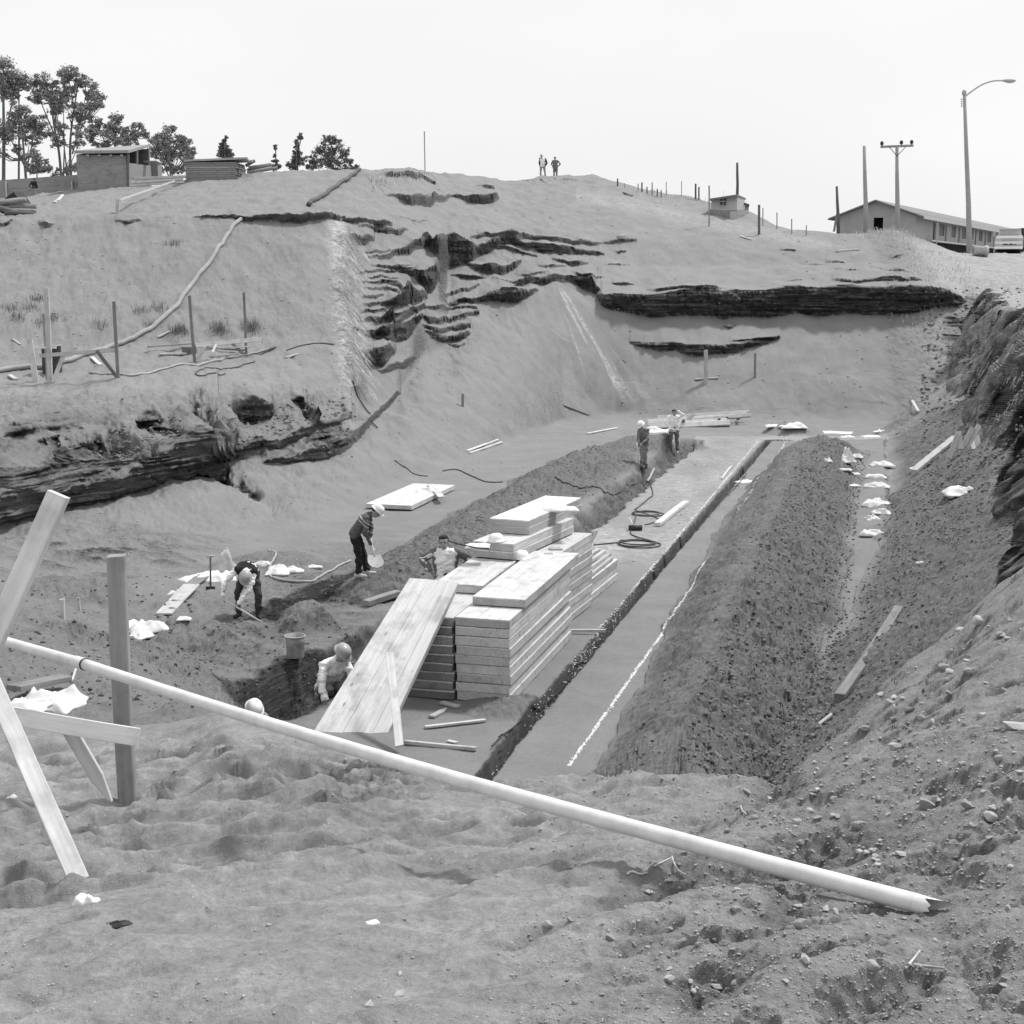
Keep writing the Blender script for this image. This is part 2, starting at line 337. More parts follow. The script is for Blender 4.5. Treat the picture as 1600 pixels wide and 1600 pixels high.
# ---- works on the pit floor: banks, heaps and trenches, in plan
def polydist(X, Y, pts):
    """distance to a polyline, parameter along it, and signed side (+ right)"""
    best = np.full(X.shape, 1e9); par = np.zeros(X.shape); side = np.zeros(X.shape)
    acc = 0
    for (x0, y0), (x1, y1) in zip(pts[:-1], pts[1:]):
        dx, dy = x1 - x0, y1 - y0; l = math.hypot(dx, dy)
        t = np.clip(((X - x0) * dx + (Y - y0) * dy) / (l * l), 0, 1)
        ex = X - (x0 + t * dx); ey = Y - (y0 + t * dy); d = np.hypot(ex, ey)
        m = d < best
        best = np.where(m, d, best); par = np.where(m, acc + t * l, par)
        side = np.where(m, np.sign(ex * dy - ey * dx), side)
        acc += l
    return best, par, side, acc
def gp(u, v, z=z6):
    c, t = conv(u, v); Y = z / t
    return (c * Y, Y)
box = (Yr > 11) & (Yr < 62) & (np.abs(cc)[:, None] < 0.7)
damp_shade = np.zeros_like(Yr); pale = np.zeros_like(Yr); clod = np.zeros_like(Yr)
bx, by, bz = Xr[box], Yr[box], Zr[box]
bdamp_shade = np.zeros_like(bx); bface = np.zeros_like(bx); bclod = np.zeros_like(bx)
wx = bx + 0.25 * fbm(bx * 0.9, by * 0.9, 3, 21); wy = by + 0.25 * fbm(bx * 0.9 + 50, by * 0.9, 3, 22)
# long heap on the right of the slab
MR = [(1.1, 12.0), (2.3, 17.0), (4.95, 27.0), (7.8, 38.0), (10.6, 48.0)]
d, s, sd, tot = polydist(wx, wy, MR)
hw = np.interp(s, [0, 5, 15, 30, tot], [1.05, 1.15, 1.5, 1.55, 1.25])
hh = np.interp(s, [0, 5, 15, 30, tot - 1, tot], [0.75, 0.78, 1.0, 0.95, 0.8, 0.6])
prof = np.clip(1 - d / hw, 0, 1)
prof = prof - 0.18 * np.exp(-(d / 0.3) ** 2) + 0.02
top = z6 + hh * np.clip(prof, 0, 1) * 1.12
m = (d < hw)
bz = np.where(m, smax(bz, top, 0.1), bz)
bdamp_shade = np.maximum(bdamp_shade, 0.75 * sst(1.05, 0.8, d / hw)); bclod = np.maximum(bclod, sst(1.15, 0.85, d / hw) * np.where(sd > 0, 1.0, 0.45))
# spoil ridge left of the trench
ML = [gp(600, 890, -5.6), gp(690, 828, -5.4), gp(800, 760, -5.35), gp(880, 720, -5.35), gp(945, 686, -5.4)]
d, s, sd, tot = polydist(wx, wy, ML)
hw = np.interp(s, [0, 3, tot - 2, tot], [0.9, 1.25, 1.5, 1.2]); hh = np.interp(s, [0, 2, 8, tot - 3, tot], [0.3, 0.55, 0.45, 0.6, 0.4])
bz = np.where(d < hw, smax(bz, z6 + hh * np.clip(1.15 * (1 - d / hw), 0, 1), 0.12), bz)
bdamp_shade = np.maximum(bdamp_shade, 0.9 * sst(1.1, 0.8, d / hw)); bclod = np.maximum(bclod, 0.6 * sst(1.15, 0.85, d / hw))
ML2 = [gp(985, 690, -5.7), gp(1050, 690, -5.8)]
d, s, sd, tot = polydist(wx, wy, ML2)
bz = np.where(d < 1.2, smax(bz, z6 + 0.45 * np.clip(1.15 * (1 - d / 1.2), 0, 1), 0.1), bz); bdamp_shade = np.maximum(bdamp_shade, 0.8 * sst(1.1, 0.8, d / 1.2))
# low heaps around the diggers
for (u, v, z, r, h) in ((475, 965, -5.85, 0.7, 0.42), (300, 985, -5.8, 1.2, 0.3), (560, 920, -5.9, 0.8, 0.18), (230, 1030, -5.2, 1.4, 0.25), (120, 915, -5.8, 1.3, 0.3), (590, 990, -5.95, 0.8, 0.12), (790, 1098, -5.95, 0.7, 0.14), (930, 640, -5.9, 2.2, 0.5), (1330, 645, -5.9, 2.5, 0.4), (420, 880, -6, 1.2, 0.2), (1240, 672, -5.9, 1.2, 0.5)):
    x0, y0 = gp(u, v, z); d = np.hypot(wx - x0, (wy - y0)) / r
    bz = bz + np.where(d < 1, h * (1 - d) ** 1 * (1 + d) * 0.9, 0); 
    if v > 700: bdamp_shade = np.maximum(bdamp_shade, 0.5 * sst(1.1, 0.7, d)); bclod = np.maximum(bclod, 0.5 * sst(1.1, 0.7, d))
# trench the men work in
TR = [(-3.75, 18.7), (-3.30, 19.7), (-2.5, 22.4), (-1.2, 25.6), (1.0, 31.0), (4.35, 43.5), (6.6, 51.5)]
d, s, sd, tot = polydist(bx + 0.1 * fbm(bx * 2, by * 2, 3, 30), by + 0.1 * fbm(bx * 2 + 9, by * 2, 3, 31), TR)
hwt = np.interp(s, [0, 2.2, 3.5, 9, tot], [0.70, 0.62, 0.34, 0.38, 0.42]) + 0.22 * fbm(bx * 1.7, by * 1.7, 3, 37); dp = np.interp(s, [0, 0.6, 1.8, 3.2, 6, 9, 23, tot - 3, tot], [0.9, 1.1, 0.85, 0.36, 0.30, 0.42, 0.42, 0.5, 0.3])
hwt = hwt * sst(-0.1, 0.5, s)
tw = np.where(sd > 0, 0.12, np.interp(s, [0, 4, 10], [0.12, 0.2, 0.4]))
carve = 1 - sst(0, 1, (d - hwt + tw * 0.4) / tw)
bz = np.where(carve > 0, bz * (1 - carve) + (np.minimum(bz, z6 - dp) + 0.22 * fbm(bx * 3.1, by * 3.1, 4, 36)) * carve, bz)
bface = np.maximum(bface, np.clip(1 - np.abs(d - hwt - 0.0) / 0.2, 0, 1) * (0.4 * (s > 3.4)) * np.clip(0.6 + 2 * fbm(bx * 3, by * 3, 3, 34), 0, 1)); bdamp_shade = np.maximum(bdamp_shade, np.where(s < 3.6, 1.5 * sst(0.4, 0.1, d - hwt), carve * 1.05)); bclod = np.maximum(bclod, 0.5 * carve)  # shadow of the dug hole is painted in as near-black wet soil
rightTR = (sd > 0) & (s > 7)
# narrow cut along the right edge of the slab
SE = [(-0.6, 15.2), (-0.1, 17.3), gp(1200, 688), gp(1233, 688)]
d, s, sd, tot = polydist(bx + 0.03 * fbm(bx * 5, by * 5, 3, 32), by + 0.03 * fbm(bx * 5, by * 5, 3, 33), SE)
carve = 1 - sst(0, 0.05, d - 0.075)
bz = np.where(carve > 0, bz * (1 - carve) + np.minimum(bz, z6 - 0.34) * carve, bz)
bface = np.maximum(bface, np.clip(1 - np.abs(d - 0.08) / 0.08, 0, 1) * (0.55 + 0.8 * fbm(bx * 4, by * 4, 3, 35))); bdamp_shade = np.maximum(bdamp_shade, carve)
slabm = rightTR & (sd < 0) & (d > 0.2) & (by > 27) & (by < 53)
bpale = slabm * sst(27, 31, by) * (0.55 + 0.6 * fbm(bx * 0.7, by * 0.25, 3, 45)) * np.clip(1 - bdamp_shade, 0, 1)
# shallow step at the right of the corridor
d, s, sd, tot = polydist(bx, by, [gp(1386, 690), gp(1392, 790), gp(1386, 868)])
m = (d < 1.5) & (sd > 0); bz = np.where(m, bz + 0.10 * sst(0, 0.25, d) * (1 - d / 1.5), bz)
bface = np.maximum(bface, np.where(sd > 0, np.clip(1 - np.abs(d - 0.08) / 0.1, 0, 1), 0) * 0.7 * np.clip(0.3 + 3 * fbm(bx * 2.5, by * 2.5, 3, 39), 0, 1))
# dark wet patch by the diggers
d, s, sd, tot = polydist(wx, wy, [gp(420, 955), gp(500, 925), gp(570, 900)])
bdamp_shade = np.maximum(bdamp_shade, 1.5 * sst(0.75, 0.35, d))
Zr[box] = bz; slabp = np.zeros_like(Zr); slabp[box] = bpale; damp_shade[box] = bdamp_shade; clod[box] = bclod; Fr[box] = np.maximum(Fr[box], bface)
_, rf, rsl = right_wall(Xr, Yr)
onr = (Zr > -6.3) & (Yr > 11) & (cc[:, None] > 0.1)
rsl = rsl * onr; rf = rf * onr
damp_shade = np.maximum(damp_shade, rsl * (1 - sst(46, 58, Yr) * 0.75) * 0.8); clod = np.maximum(clod, rsl * 0.55)

# ---- relief at every scale
Ur, Vr = proj(Xr, Yr, Zr)
nearL = (1 - sst(9, 12, Yr))
rock = sst(900, 1350, Ur + (Vr - 1200) * 0.6) * nearL + 0.0
soft = nearL * (1 - rock)
lowf = 0.16 * fbm(Xr * 0.45, Yr * 0.45, 3, 50)
flat = sst(-5.7, -5.97, Zr) * (Yr > 14)
Zr += lowf * (1 - flat) * (0.3 + 0.7 * sst(5, 12, Yr)) * (1 - 0.6 * soft)
# trodden dry sand: soft bowls between thin ridges
qx = Xr * 0.92 + Yr * 0.38; qy = -Xr * 0.38 + Yr * 0.92
r1 = np.abs(fbm(qx * 1.7, qy * 3.2, 2, 60)); r2 = np.abs(fbm(qx * 4.2 + 4, qy * 8.0, 2, 64))
wv = fbm(Xr * 0.8, Yr * 0.8, 3, 67)
Zr += soft * (-0.22 * np.sqrt(r1 ** 2 + 0.0003) * (0.9 + wv) - 0.11 * np.sqrt(r2 ** 2 + 0.0003) * (0.8 + 1.4 * wv) + 0.03) + soft * 0.010 * fbm(Xr * 9, Yr * 9, 3, 66)
Zr += nearL * (0.006 * fbm(Xr * 28, Yr * 28, 3, 68, 0.65) + 0.010 * fbm(Xr * 11, Yr * 13, 3, 69, 0.6)) * sst(9.5, 6, Yr)
# foot-churned hollow on the near slope
chn = np.exp(-(((Ur - 560) / 150) ** 2 + ((Vr - 1215 + (Ur - 560) * 0.12) / 50) ** 2)) * (Yr < 10)
Zr += chn * (0.22 * np.abs(fbm(qx * 2.6, qy * 4.5, 4, 70, 0.5)) - 0.05)
clod = np.maximum(clod, chn * 0.5); damp_shade = np.maximum(damp_shade, chn * np.clip(0.75 + 2.5 * fbm(qx * 3, qy * 6, 4, 71, 0.6), 0, 1.3)); Zr -= chn * 0.06 * np.clip(fbm(qx * 3, qy * 6, 4, 71, 0.6) * 4, 0, 1)
# clods on fresh spoil, rock bank and right slope
cl = fbm(Xr * 5.5, Yr * 5.5, 5, 75, 0.6)
cl2 = fbm(Xr * 13, Yr * 13, 4, 79, 0.6)
pit = np.clip(cl2 - 0.16, 0, 1)
cl3 = fbm(Xr * 2.1, Yr * 2.1, 3, 78, 0.5)
Zr += clod * (0.055 * cl * 2 + 0.02 * cl2 + 0.10 * cl3 - 0.16 * pit * (Yr > 11))
mid = (Yr > 11) & (Yr < 62)
Zr += mid * (0.035 * fbm(Xr * 2.2, Yr * 2.2, 5, 85, 0.55)) * (1 - 0.5 * flat)
leftnear = mid * (1 - sst(420, 520, Ur)) * sst(880, 960, Vr)
Zr += leftnear * (0.22 * fbm(Xr * 0.9, Yr * 0.9, 4, 87, 0.55) + 0.03 * cl)
damp_shade = np.maximum(damp_shade, leftnear * 0.45)
Zr += rock * (0.09 * fbm(qx * 1.1, qy * 2.6, 5, 90, 0.5) + 0.030 * fbm(Xr * 6, Yr * 8, 5, 94, 0.6) - 0.035 * np.clip(fbm(qx * 5, qy * 9, 4, 97, 0.6) - 0.12, 0, 1) * 4)
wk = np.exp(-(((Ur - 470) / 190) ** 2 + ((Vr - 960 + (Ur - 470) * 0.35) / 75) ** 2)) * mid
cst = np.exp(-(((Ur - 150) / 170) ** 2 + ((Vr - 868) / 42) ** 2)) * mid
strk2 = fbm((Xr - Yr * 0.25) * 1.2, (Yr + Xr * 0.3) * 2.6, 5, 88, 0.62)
damp_shade = np.maximum(damp_shade, np.clip(wk * 1.5, 0, 0.95) * np.clip(0.75 + 1.2 * strk2, 0, 1)); clod = np.maximum(clod, wk * 0.7)
damp_shade = np.maximum(damp_shade, np.clip(cst * 1.3, 0, 1) * np.clip(0.45 + 2.4 * strk2, 0, 1.25)); clod = np.maximum(clod, cst * 0.5)
Zr += (wk * 0.10 + cst * 0.14) * strk2
# broken pits in the bank
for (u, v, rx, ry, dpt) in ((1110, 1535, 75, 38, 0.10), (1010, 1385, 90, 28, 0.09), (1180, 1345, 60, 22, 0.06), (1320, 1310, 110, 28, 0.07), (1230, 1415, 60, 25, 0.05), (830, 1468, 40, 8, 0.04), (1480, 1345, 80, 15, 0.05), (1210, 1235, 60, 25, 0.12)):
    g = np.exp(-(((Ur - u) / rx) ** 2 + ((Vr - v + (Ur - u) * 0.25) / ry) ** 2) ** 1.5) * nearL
    Zr -= g * dpt * (0.7 + 1.0 * fbm(Xr * 7, Yr * 7, 4, 96, 0.55)); damp_shade = np.maximum(damp_shade, g * 0.8); clod = np.maximum(clod, g * 0.4)
# left terrace and slopes: light erosion streaks
up = (Yr > 30) * (1 - flat) * (cc[:, None] < 0.06)
Zr += up * 0.10 * fbm(Xr * 1.6 + Yr * 0.4, Yr * 0.7, 5, 100, 0.58)
far = (Yr > 60)
Zr += far * 0.12 * fbm(Xr * 0.8, Yr * 0.35, 4, 104)
# scarred right wall: gullies down its face
gul = fbm(Yr * 1.1 + Xr * 0.5, Xr * 0.35 + Zr * 0.6, 4, 110, 0.55)
Xr2 = Xr + rf * gul * 0.6 * (Yr > 12)
wn = fbm(Yr * 1.5 + Xr * 0.6, Zr * 0.55, 3, 117, 0.55) + 0.10 * sst(34, 27, Yr) - 0.05
Fr = np.maximum(Fr, rf * np.clip(5.0 * wn - 0.75, 0, 1))
Xr2 = Xr2 + rf * (Yr > 12) * (np.clip(5.0 * wn - 0.75, 0, 1) * 0.35 + 0.30 * fbm(Yr * 1.5, Zr * 0.7, 2, 118, 0.5))
lw = sst(592, 625, Vr) * (Ur < 600) * (Yr > 27) * (Zr > -5.0) * (1 - sst(520, 600, Ur)) * sst(840, 800, Vr)
er = fbm(Xr * 1.1, Zr * 3.0 + Yr * 0.15, 5, 112, 0.6)
Zr += lw * 0.25 * fbm(Xr * 1.3, Yr * 0.7, 4, 114, 0.6)
Fr = np.maximum(Fr, lw * sst(630, 700, Vr) * np.clip(0.25 + 2.6 * er, 0, 0.9))
for (u, v, ru, rv, dpt, tl) in ((185, 678, 24, 26, 0.55, .3), (145, 688, 26, 20, 0.4, 0.), (316, 655, 16, 38, 0.7, .35), (392, 640, 22, 14, 0.35, 0.), (478, 640, 10, 26, 0.4, .2), (300, 630, 12, 16, 0.5, 0.), (345, 735, 18, 14, 0.5, .6), (385, 765, 50, 9, 0.3, .55), (235, 660, 22, 20, .2, 0.), (80, 690, 30, 12, .2, 0.)):
    du_ = (Ur - u) / ru; dv_ = (Vr - v - (Ur - u) * tl) / rv
    g = np.exp(-(du_ ** 2 + dv_ ** 2 + 2.4 * fbm(Ur * 0.05, Vr * 0.05, 4, 140)) ** 1.0) * (Yr > 27) * (Yr < 60)
    g = np.clip(g, 0, 1); Zr = Zr - g * dpt; Fr = np.maximum(Fr, sst(0.35, 0.7, g) * 0.95)  # shadow in the wall hollows is painted in with the cut-soil tone
Fr = np.where((Ur < 640) & (Yr > 27), Fr * np.clip(0.75 + 1.8 * fbm(Xr * 1.2 + Yr * .4, Zr * 4, 4, 119, 0.6), 0.15, 1.3), Fr)
Zr += (Fr > 0.1) * (Ur < 600) * (Yr > 27) * 0.10 * fbm(Xr * 3, Yr * 2, 4, 116, 0.6)
# strata: thin hard beds stand out of the cut faces
st = fbm(Xr * 0.25 + Yr * 0.1, Zr * 9.0, 3, 120, 0.6) + 0.5 * fbm(Xr * 0.8, Zr * 20.0, 2, 124)
strat = Fr * (Yr > 27) * (cc[:, None] < 0.33)
Yr2 = Yr + Sr - strat * (st * 0.30 + 0.35 * fbm(Xr * 2.2, Zr * 3.5, 4, 126, 0.6))
Xr2 = Xr2 + strat * st * 0.22 * sst(-0.09, -0.15, cc)[:, None] + cc[:, None] * Sr + (np.abs(Sr) * 0.8) * sst(-0.1, -0.16, cc)[:, None] * (Yr < 46)
Fr = np.maximum(Fr, np.exp(-((Ur - 691) / 10) ** 2) * (Vr > 366) * (Vr < 424) * (Yr > 50) * 0.95)
# pale dry patches: lip of the terrace, fan, far right bank
pale = np.exp(-((Ur - 538 + (Vr - 480) * -0.08) / 15) ** 2) * (Vr > 345) * (Vr < 600) * (Yr > 40) * 1.1
pale = np.maximum(pale, sst(560, 640, Vr) * sst(720, 640, Vr) * (Ur < 560) * (Yr > 28) * 0.3)
pale = np.maximum(pale, sst(1380, 1480, Ur) * (Vr < 640) * (Yr > 30) * 0.55 * (1 - Fr))
pale = np.maximum(pale, np.exp(-((Vr - (300 + (Ur - 950) * 0.2 + 15)) / 10) ** 2) * (Ur > 900) * (Ur < 1300) * 0.4)
# runnels of pale grit on the fan
fu = Ur - (872 + (Vr - 445) * 0.50); sp = 6 + (Vr - 445) * 0.21
fan = np.exp(-(fu / sp) ** 2) * sst(445, 460, Vr) * sst(640, 610, Vr) * (Yr > 40)
strk = np.clip(fbm(fu / sp * 2.6, Vr * 0.006, 3, 130, 0.7) * 4.2 - 0.15, 0, 1)
pale = np.maximum(pale, rf * sst(24, 34, Yr) * (0.62 + 0.5 * fbm(Yr * 3, Zr * 1.2, 3, 119)) * (1 - np.clip(Fr, 0, 1)))
pale = np.maximum(pale, nearL * (0.5 - 0.15 * rock)); pale = np.maximum(pale, fan * strk * 0.9); pale = np.maximum(pale, slabp)

# the pipe has scoured its own bed
pa_, pb_2 = P(1462, 1424, 3.86), P(0, 1000, 7.9)
m = (Yr > 3.4) & (Yr < 8.2) & (cc[:, None] > -0.45) & (cc[:, None] < 0.4)
dx_, dy_ = pb_2.x - pa_.x, pb_2.y - pa_.y; l2 = dx_ ** 2 + dy_ ** 2
tq = ((Xr2 - pa_.x) * dx_ + (Yr2 - pa_.y) * dy_) / l2; dq = np.abs((Xr2 - pa_.x) * dy_ - (Yr2 - pa_.y) * dx_) / math.sqrt(l2)
zl = pa_.z + (pb_2.z - pa_.z) * tq + np.clip(tq, 0, 0.3) * 0.0
cap = zl - 0.025 - 0.03 * sst(0.0, 0.08, tq) + np.clip(dq - 0.03, 0, 1) * 0.55
Zr = np.where(m & (tq > 0.008) & (tq < 0.6) & (dq < 0.3), np.minimum(Zr, cap), Zr)
me = bpy.data.meshes.new("ground")
co = np.stack([Xr2, Yr2, Zr], axis=-1).astype(np.float32).reshape(-1)
me.vertices.add(NC * NR); me.vertices.foreach_set("co", co)
ii, jj = np.meshgrid(np.arange(NC - 1), np.arange(NR - 1), indexing='ij')
q = np.stack([ii * NR + jj, (ii + 1) * NR + jj, (ii + 1) * NR + jj + 1, ii * NR + jj + 1], axis=-1).reshape(-1, 4).astype(np.int32)
me.loops.add(q.size); me.polygons.add(len(q))
me.loops.foreach_set("vertex_index", q.reshape(-1)); me.polygons.foreach_set("loop_start", np.arange(0, q.size, 4, dtype=np.int32))
me.polygons.foreach_set("use_smooth", np.ones(len(q), dtype=bool))
me.update(); me.validate()
for nm, arr in (("cut", Fr), ("damp_shade", damp_shade), ("pale", pale), ("clod", np.maximum(clod, rock * 0.6)), ("wall", np.maximum(np.maximum(rf * 1.0, lw * 0.7), np.clip(Fr, 0, 1) * (Yr > 27) * 0.6))):
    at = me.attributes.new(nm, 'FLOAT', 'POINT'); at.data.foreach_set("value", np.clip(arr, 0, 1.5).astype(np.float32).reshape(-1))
ground = bpy.data.objects.new("ground", me); COL.objects.link(ground); ground['kind'] = 'structure'
del q, ii, jj, co

# visible envelope of every column, for placing things by sight line
Ug, Vg = proj(Xr2, Yr2, Zr)
def G(u, v, lift=0.0, ymin=0.0, ymax=1e9):
    """the visible point of the ground on the sight line of photo pixel (u, v)"""
    c, t = conv(u, v)
    i = int(np.clip(np.searchsorted(cc, c), 0, NC - 1))
    ys = Yr2[i]; rt = Zr[i] / ys
    ok = np.where((rt >= t) & (ys > ymin) & (ys < ymax))[0]
    j = ok[0] if len(ok) else NR - 2
    y = ys[j]
    return Vector((c * y, y, Zr[i, j] + lift))
def gz(x, y):
    c = x / y
    i = int(np.clip(np.searchsorted(cc, c), 1, NC - 1))
    a = (c - cc[i - 1]) / (cc[i] - cc[i - 1]); a = min(max(a, 0), 1)
    return float(np.interp(y, Yr[i - 1], Zr[i - 1]) * (1 - a) + np.interp(y, Yr[i], Zr[i]) * a)

# ------------------------------------------------------------------ materials
def newmat(name):
    m = bpy.data.materials.new(name); m.use_nodes = True
    n = m.node_tree; b = n.nodes['Principled BSDF']
    return m, n, b
def grey(v): return (v, v, v, 1)
def ramp(n, src, stops):
    r = n.nodes.new('ShaderNodeValToRGB'); e = r.color_ramp.elements
    while len(e) < len(stops): e.new(0.5)
    for k, (p, c) in enumerate(stops): e[k].position = p; e[k].color = grey(c)
    n.links.new(src, r.inputs[0]); return r.outputs[0]
def noise(n, vec, scale, detail=5, rough=0.6):
    t = n.nodes.new('ShaderNodeTexNoise'); t.inputs['Scale'].default_value = scale; t.inputs['Detail'].default_value = detail; t.inputs['Roughness'].default_value = rough
    n.links.new(vec, t.inputs['Vector']); return t.outputs['Fac']
def mixf(n, fac, a, b):
    x = n.nodes.new('ShaderNodeMix'); x.data_type = 'RGBA'
    for s, val in ((0, fac), (6, a), (7, b)):
        if isinstance(val, (int, float)): x.inputs[s].default_value = val if s == 0 else grey(val)
        else: n.links.new(val, x.inputs[s])
    return x.outputs[2]
def mth(n, op, a, b=None):
    x = n.nodes.new('ShaderNodeMath'); x.operation = op
    for s, val in ((0, a), (1, b)):
        if val is None: continue
        if isinstance(val, (int, float)): x.inputs[s].default_value = val
        else: n.links.new(val, x.inputs[s])
    return x.outputs[0]
def bump(n, b, hgt, strength, dist):
    x = n.nodes.new('ShaderNodeBump'); x.inputs['Strength'].default_value = strength; x.inputs['Distance'].default_value = dist
    n.links.new(hgt, x.inputs['Height']); n.links.new(x.outputs[0], b.inputs['Normal'])
def ground_mat():
    m, n, b = newmat("volcanic_sand")
    b.inputs['Roughness'].default_value = 0.95; b.inputs['Specular IOR Level'].default_value = 0.15
    tc = n.nodes.new('ShaderNodeTexCoord'); vec = tc.outputs['Object']
    def att(nm):
        a = n.nodes.new('ShaderNodeAttribute'); a.attribute_name = nm; return a.outputs['Fac']
    cut, dmp_shade, pal, cld = att("cut"), att("damp_shade"), att("pale"), att("clod")
    n1 = noise(n, vec, 1.1, 6, 0.6); n2 = noise(n, vec, 14, 5, 0.7); n3 = noise(n, vec, 180, 3, 0.8)
    base = ramp(n, n1, [(0.3, 0.215), (0.7, 0.262)])
    g = ramp(n, noise(n, vec, 60, 12, 0.85), [(0.34, 0.72), (0.5, 1.0), (0.68, 1.3)])
    g2 = ramp(n, n2, [(0.3, 0.92), (0.6, 1.03)])
    def mul(a, c):
        x = n.nodes.new('ShaderNodeMix'); x.data_type = 'RGBA'; x.blend_type = 'MULTIPLY'; x.inputs[0].default_value = 1
        n.links.new(a, x.inputs[6]); n.links.new(c, x.inputs[7]); return x.outputs[2]
    dry = mul(base, g2)
    pl = ramp(n, noise(n, vec, 7, 5, 0.7), [(0.35, 0.30), (0.65, 0.56)])
    c1 = mixf(n, mth(n, 'MINIMUM', mth(n, 'MULTIPLY', pal, ramp(n, noise(n, vec, 3, 4, 0.7), [(0.35, 0.3), (0.6, 1.0)])), 1.0), dry, pl)
    wet_shade = ramp(n, noise(n, vec, 11, 8, 0.78), [(0.36, 0.03), (0.43, 0.08), (0.5, 0.14), (0.62, 0.20)])
    dm = mth(n, 'MINIMUM', mth(n, 'MULTIPLY', dmp_shade, ramp(n, noise(n, vec, 2.2, 5, 0.65), [(0.3, 0.55), (0.65, 1.1)])), 1.0)
    c2 = mixf(n, dm, c1, wet_shade)
    wx_ = mth(n, 'MINIMUM', mth(n, 'MULTIPLY', mth(n, 'MAXIMUM', mth(n, 'SUBTRACT', dmp_shade, 1.0), 0.0), mth(n, 'MULTIPLY', ramp(n, noise(n, vec, 3, 4, 0.7), [(0.35, 0.3), (0.55, 1.0)]), 2.4)), 1.0)
    c2 = mixf(n, wx_, c2, ramp(n, noise(n, vec, 16, 6, 0.75), [(0.38, 0.008), (0.6, 0.05)]))  # near-black: soaked soil, and the shadow painted into the dug hole
    mpn = n.nodes.new('ShaderNodeMapping'); mpn.inputs['Scale'].default_value = (0.35, 0.35, 7.0); n.links.new(vec, mpn.inputs[0])
    strata = ramp(n, noise(n, mpn.outputs[0], 1.6, 7, 0.72), [(0.30, 0.02), (0.42, 0.10), (0.47, 0.03), (0.53, 0.14), (0.60, 0.06), (0.70, 0.22)])  # dark cut soil; shade under the ledges is put into these tones
    ge = n.nodes.new('ShaderNodeNewGeometry'); sx = n.nodes.new('ShaderNodeSeparateXYZ'); n.links.new(ge.outputs['True Normal'], sx.inputs[0])
    # no dry sand on steep faces: moist cut soil plus painted undercut shade
    stp = n.nodes.new('ShaderNodeMapRange'); stp.inputs[1].default_value = 0.52; stp.inputs[2].default_value = 0.25; stp.inputs[3].default_value = 0.0; stp.inputs[4].default_value = 0.85; n.links.new(sx.outputs['Z'], stp.inputs[0])
    cf = mth(n, 'MINIMUM', mth(n, 'MAXIMUM', mth(n, 'MULTIPLY', cut, 1.15), mth(n, 'MULTIPLY', stp.outputs[0], mth(n, 'MAXIMUM', mth(n, 'SUBTRACT', 1.0, mth(n, 'MULTIPLY', pal, 1.6)), 0.0))), 1.0)
    c3 = mixf(n, cf, c2, strata)
    # sparse white grit and dark gravel
    spk = n.nodes.new('ShaderNodeTexVoronoi'); spk.inputs['Scale'].default_value = 38; n.links.new(vec, spk.inputs['Vector'])
    wh = mth(n, 'LESS_THAN', spk.outputs['Distance'], 0.10)
    sel = n.nodes.new('ShaderNodeSeparateColor'); n.links.new(spk.outputs['Color'], sel.inputs[0])
    wsel = mth(n, 'MULTIPLY', wh, mth(n, 'GREATER_THAN', sel.outputs[0], 0.86))
    c4 = mixf(n, mth(n, 'MULTIPLY', wsel, mth(n, 'SUBTRACT', 1.0, cf)), c3, 0.62)
    c5 = mul(c4, g)
    n.links.new(c5, b.inputs['Base Color'])
    hb = mth(n, 'ADD', mth(n, 'MULTIPLY', n3, 0.75), mth(n, 'MULTIPLY', noise(n, vec, 30, 5, 0.75), mth(n, 'ADD', mth(n, 'MULTIPLY', cld, 2.2), 0.5)))
    bump(n, b, hb, 0.8, 0.02)
    fine = b.inputs['Normal'].links[0].from_node; big = n.nodes.new('ShaderNodeBump'); big.inputs['Distance'].default_value = 0.35
    n.links.new(noise(n, vec, 2.6, 9, 0.68), big.inputs['Height']); n.links.new(att("wall"), big.inputs['Strength']); n.links.new(big.outputs[0], fine.inputs['Normal'])
    return m
ground.data.materials.append(ground_mat())
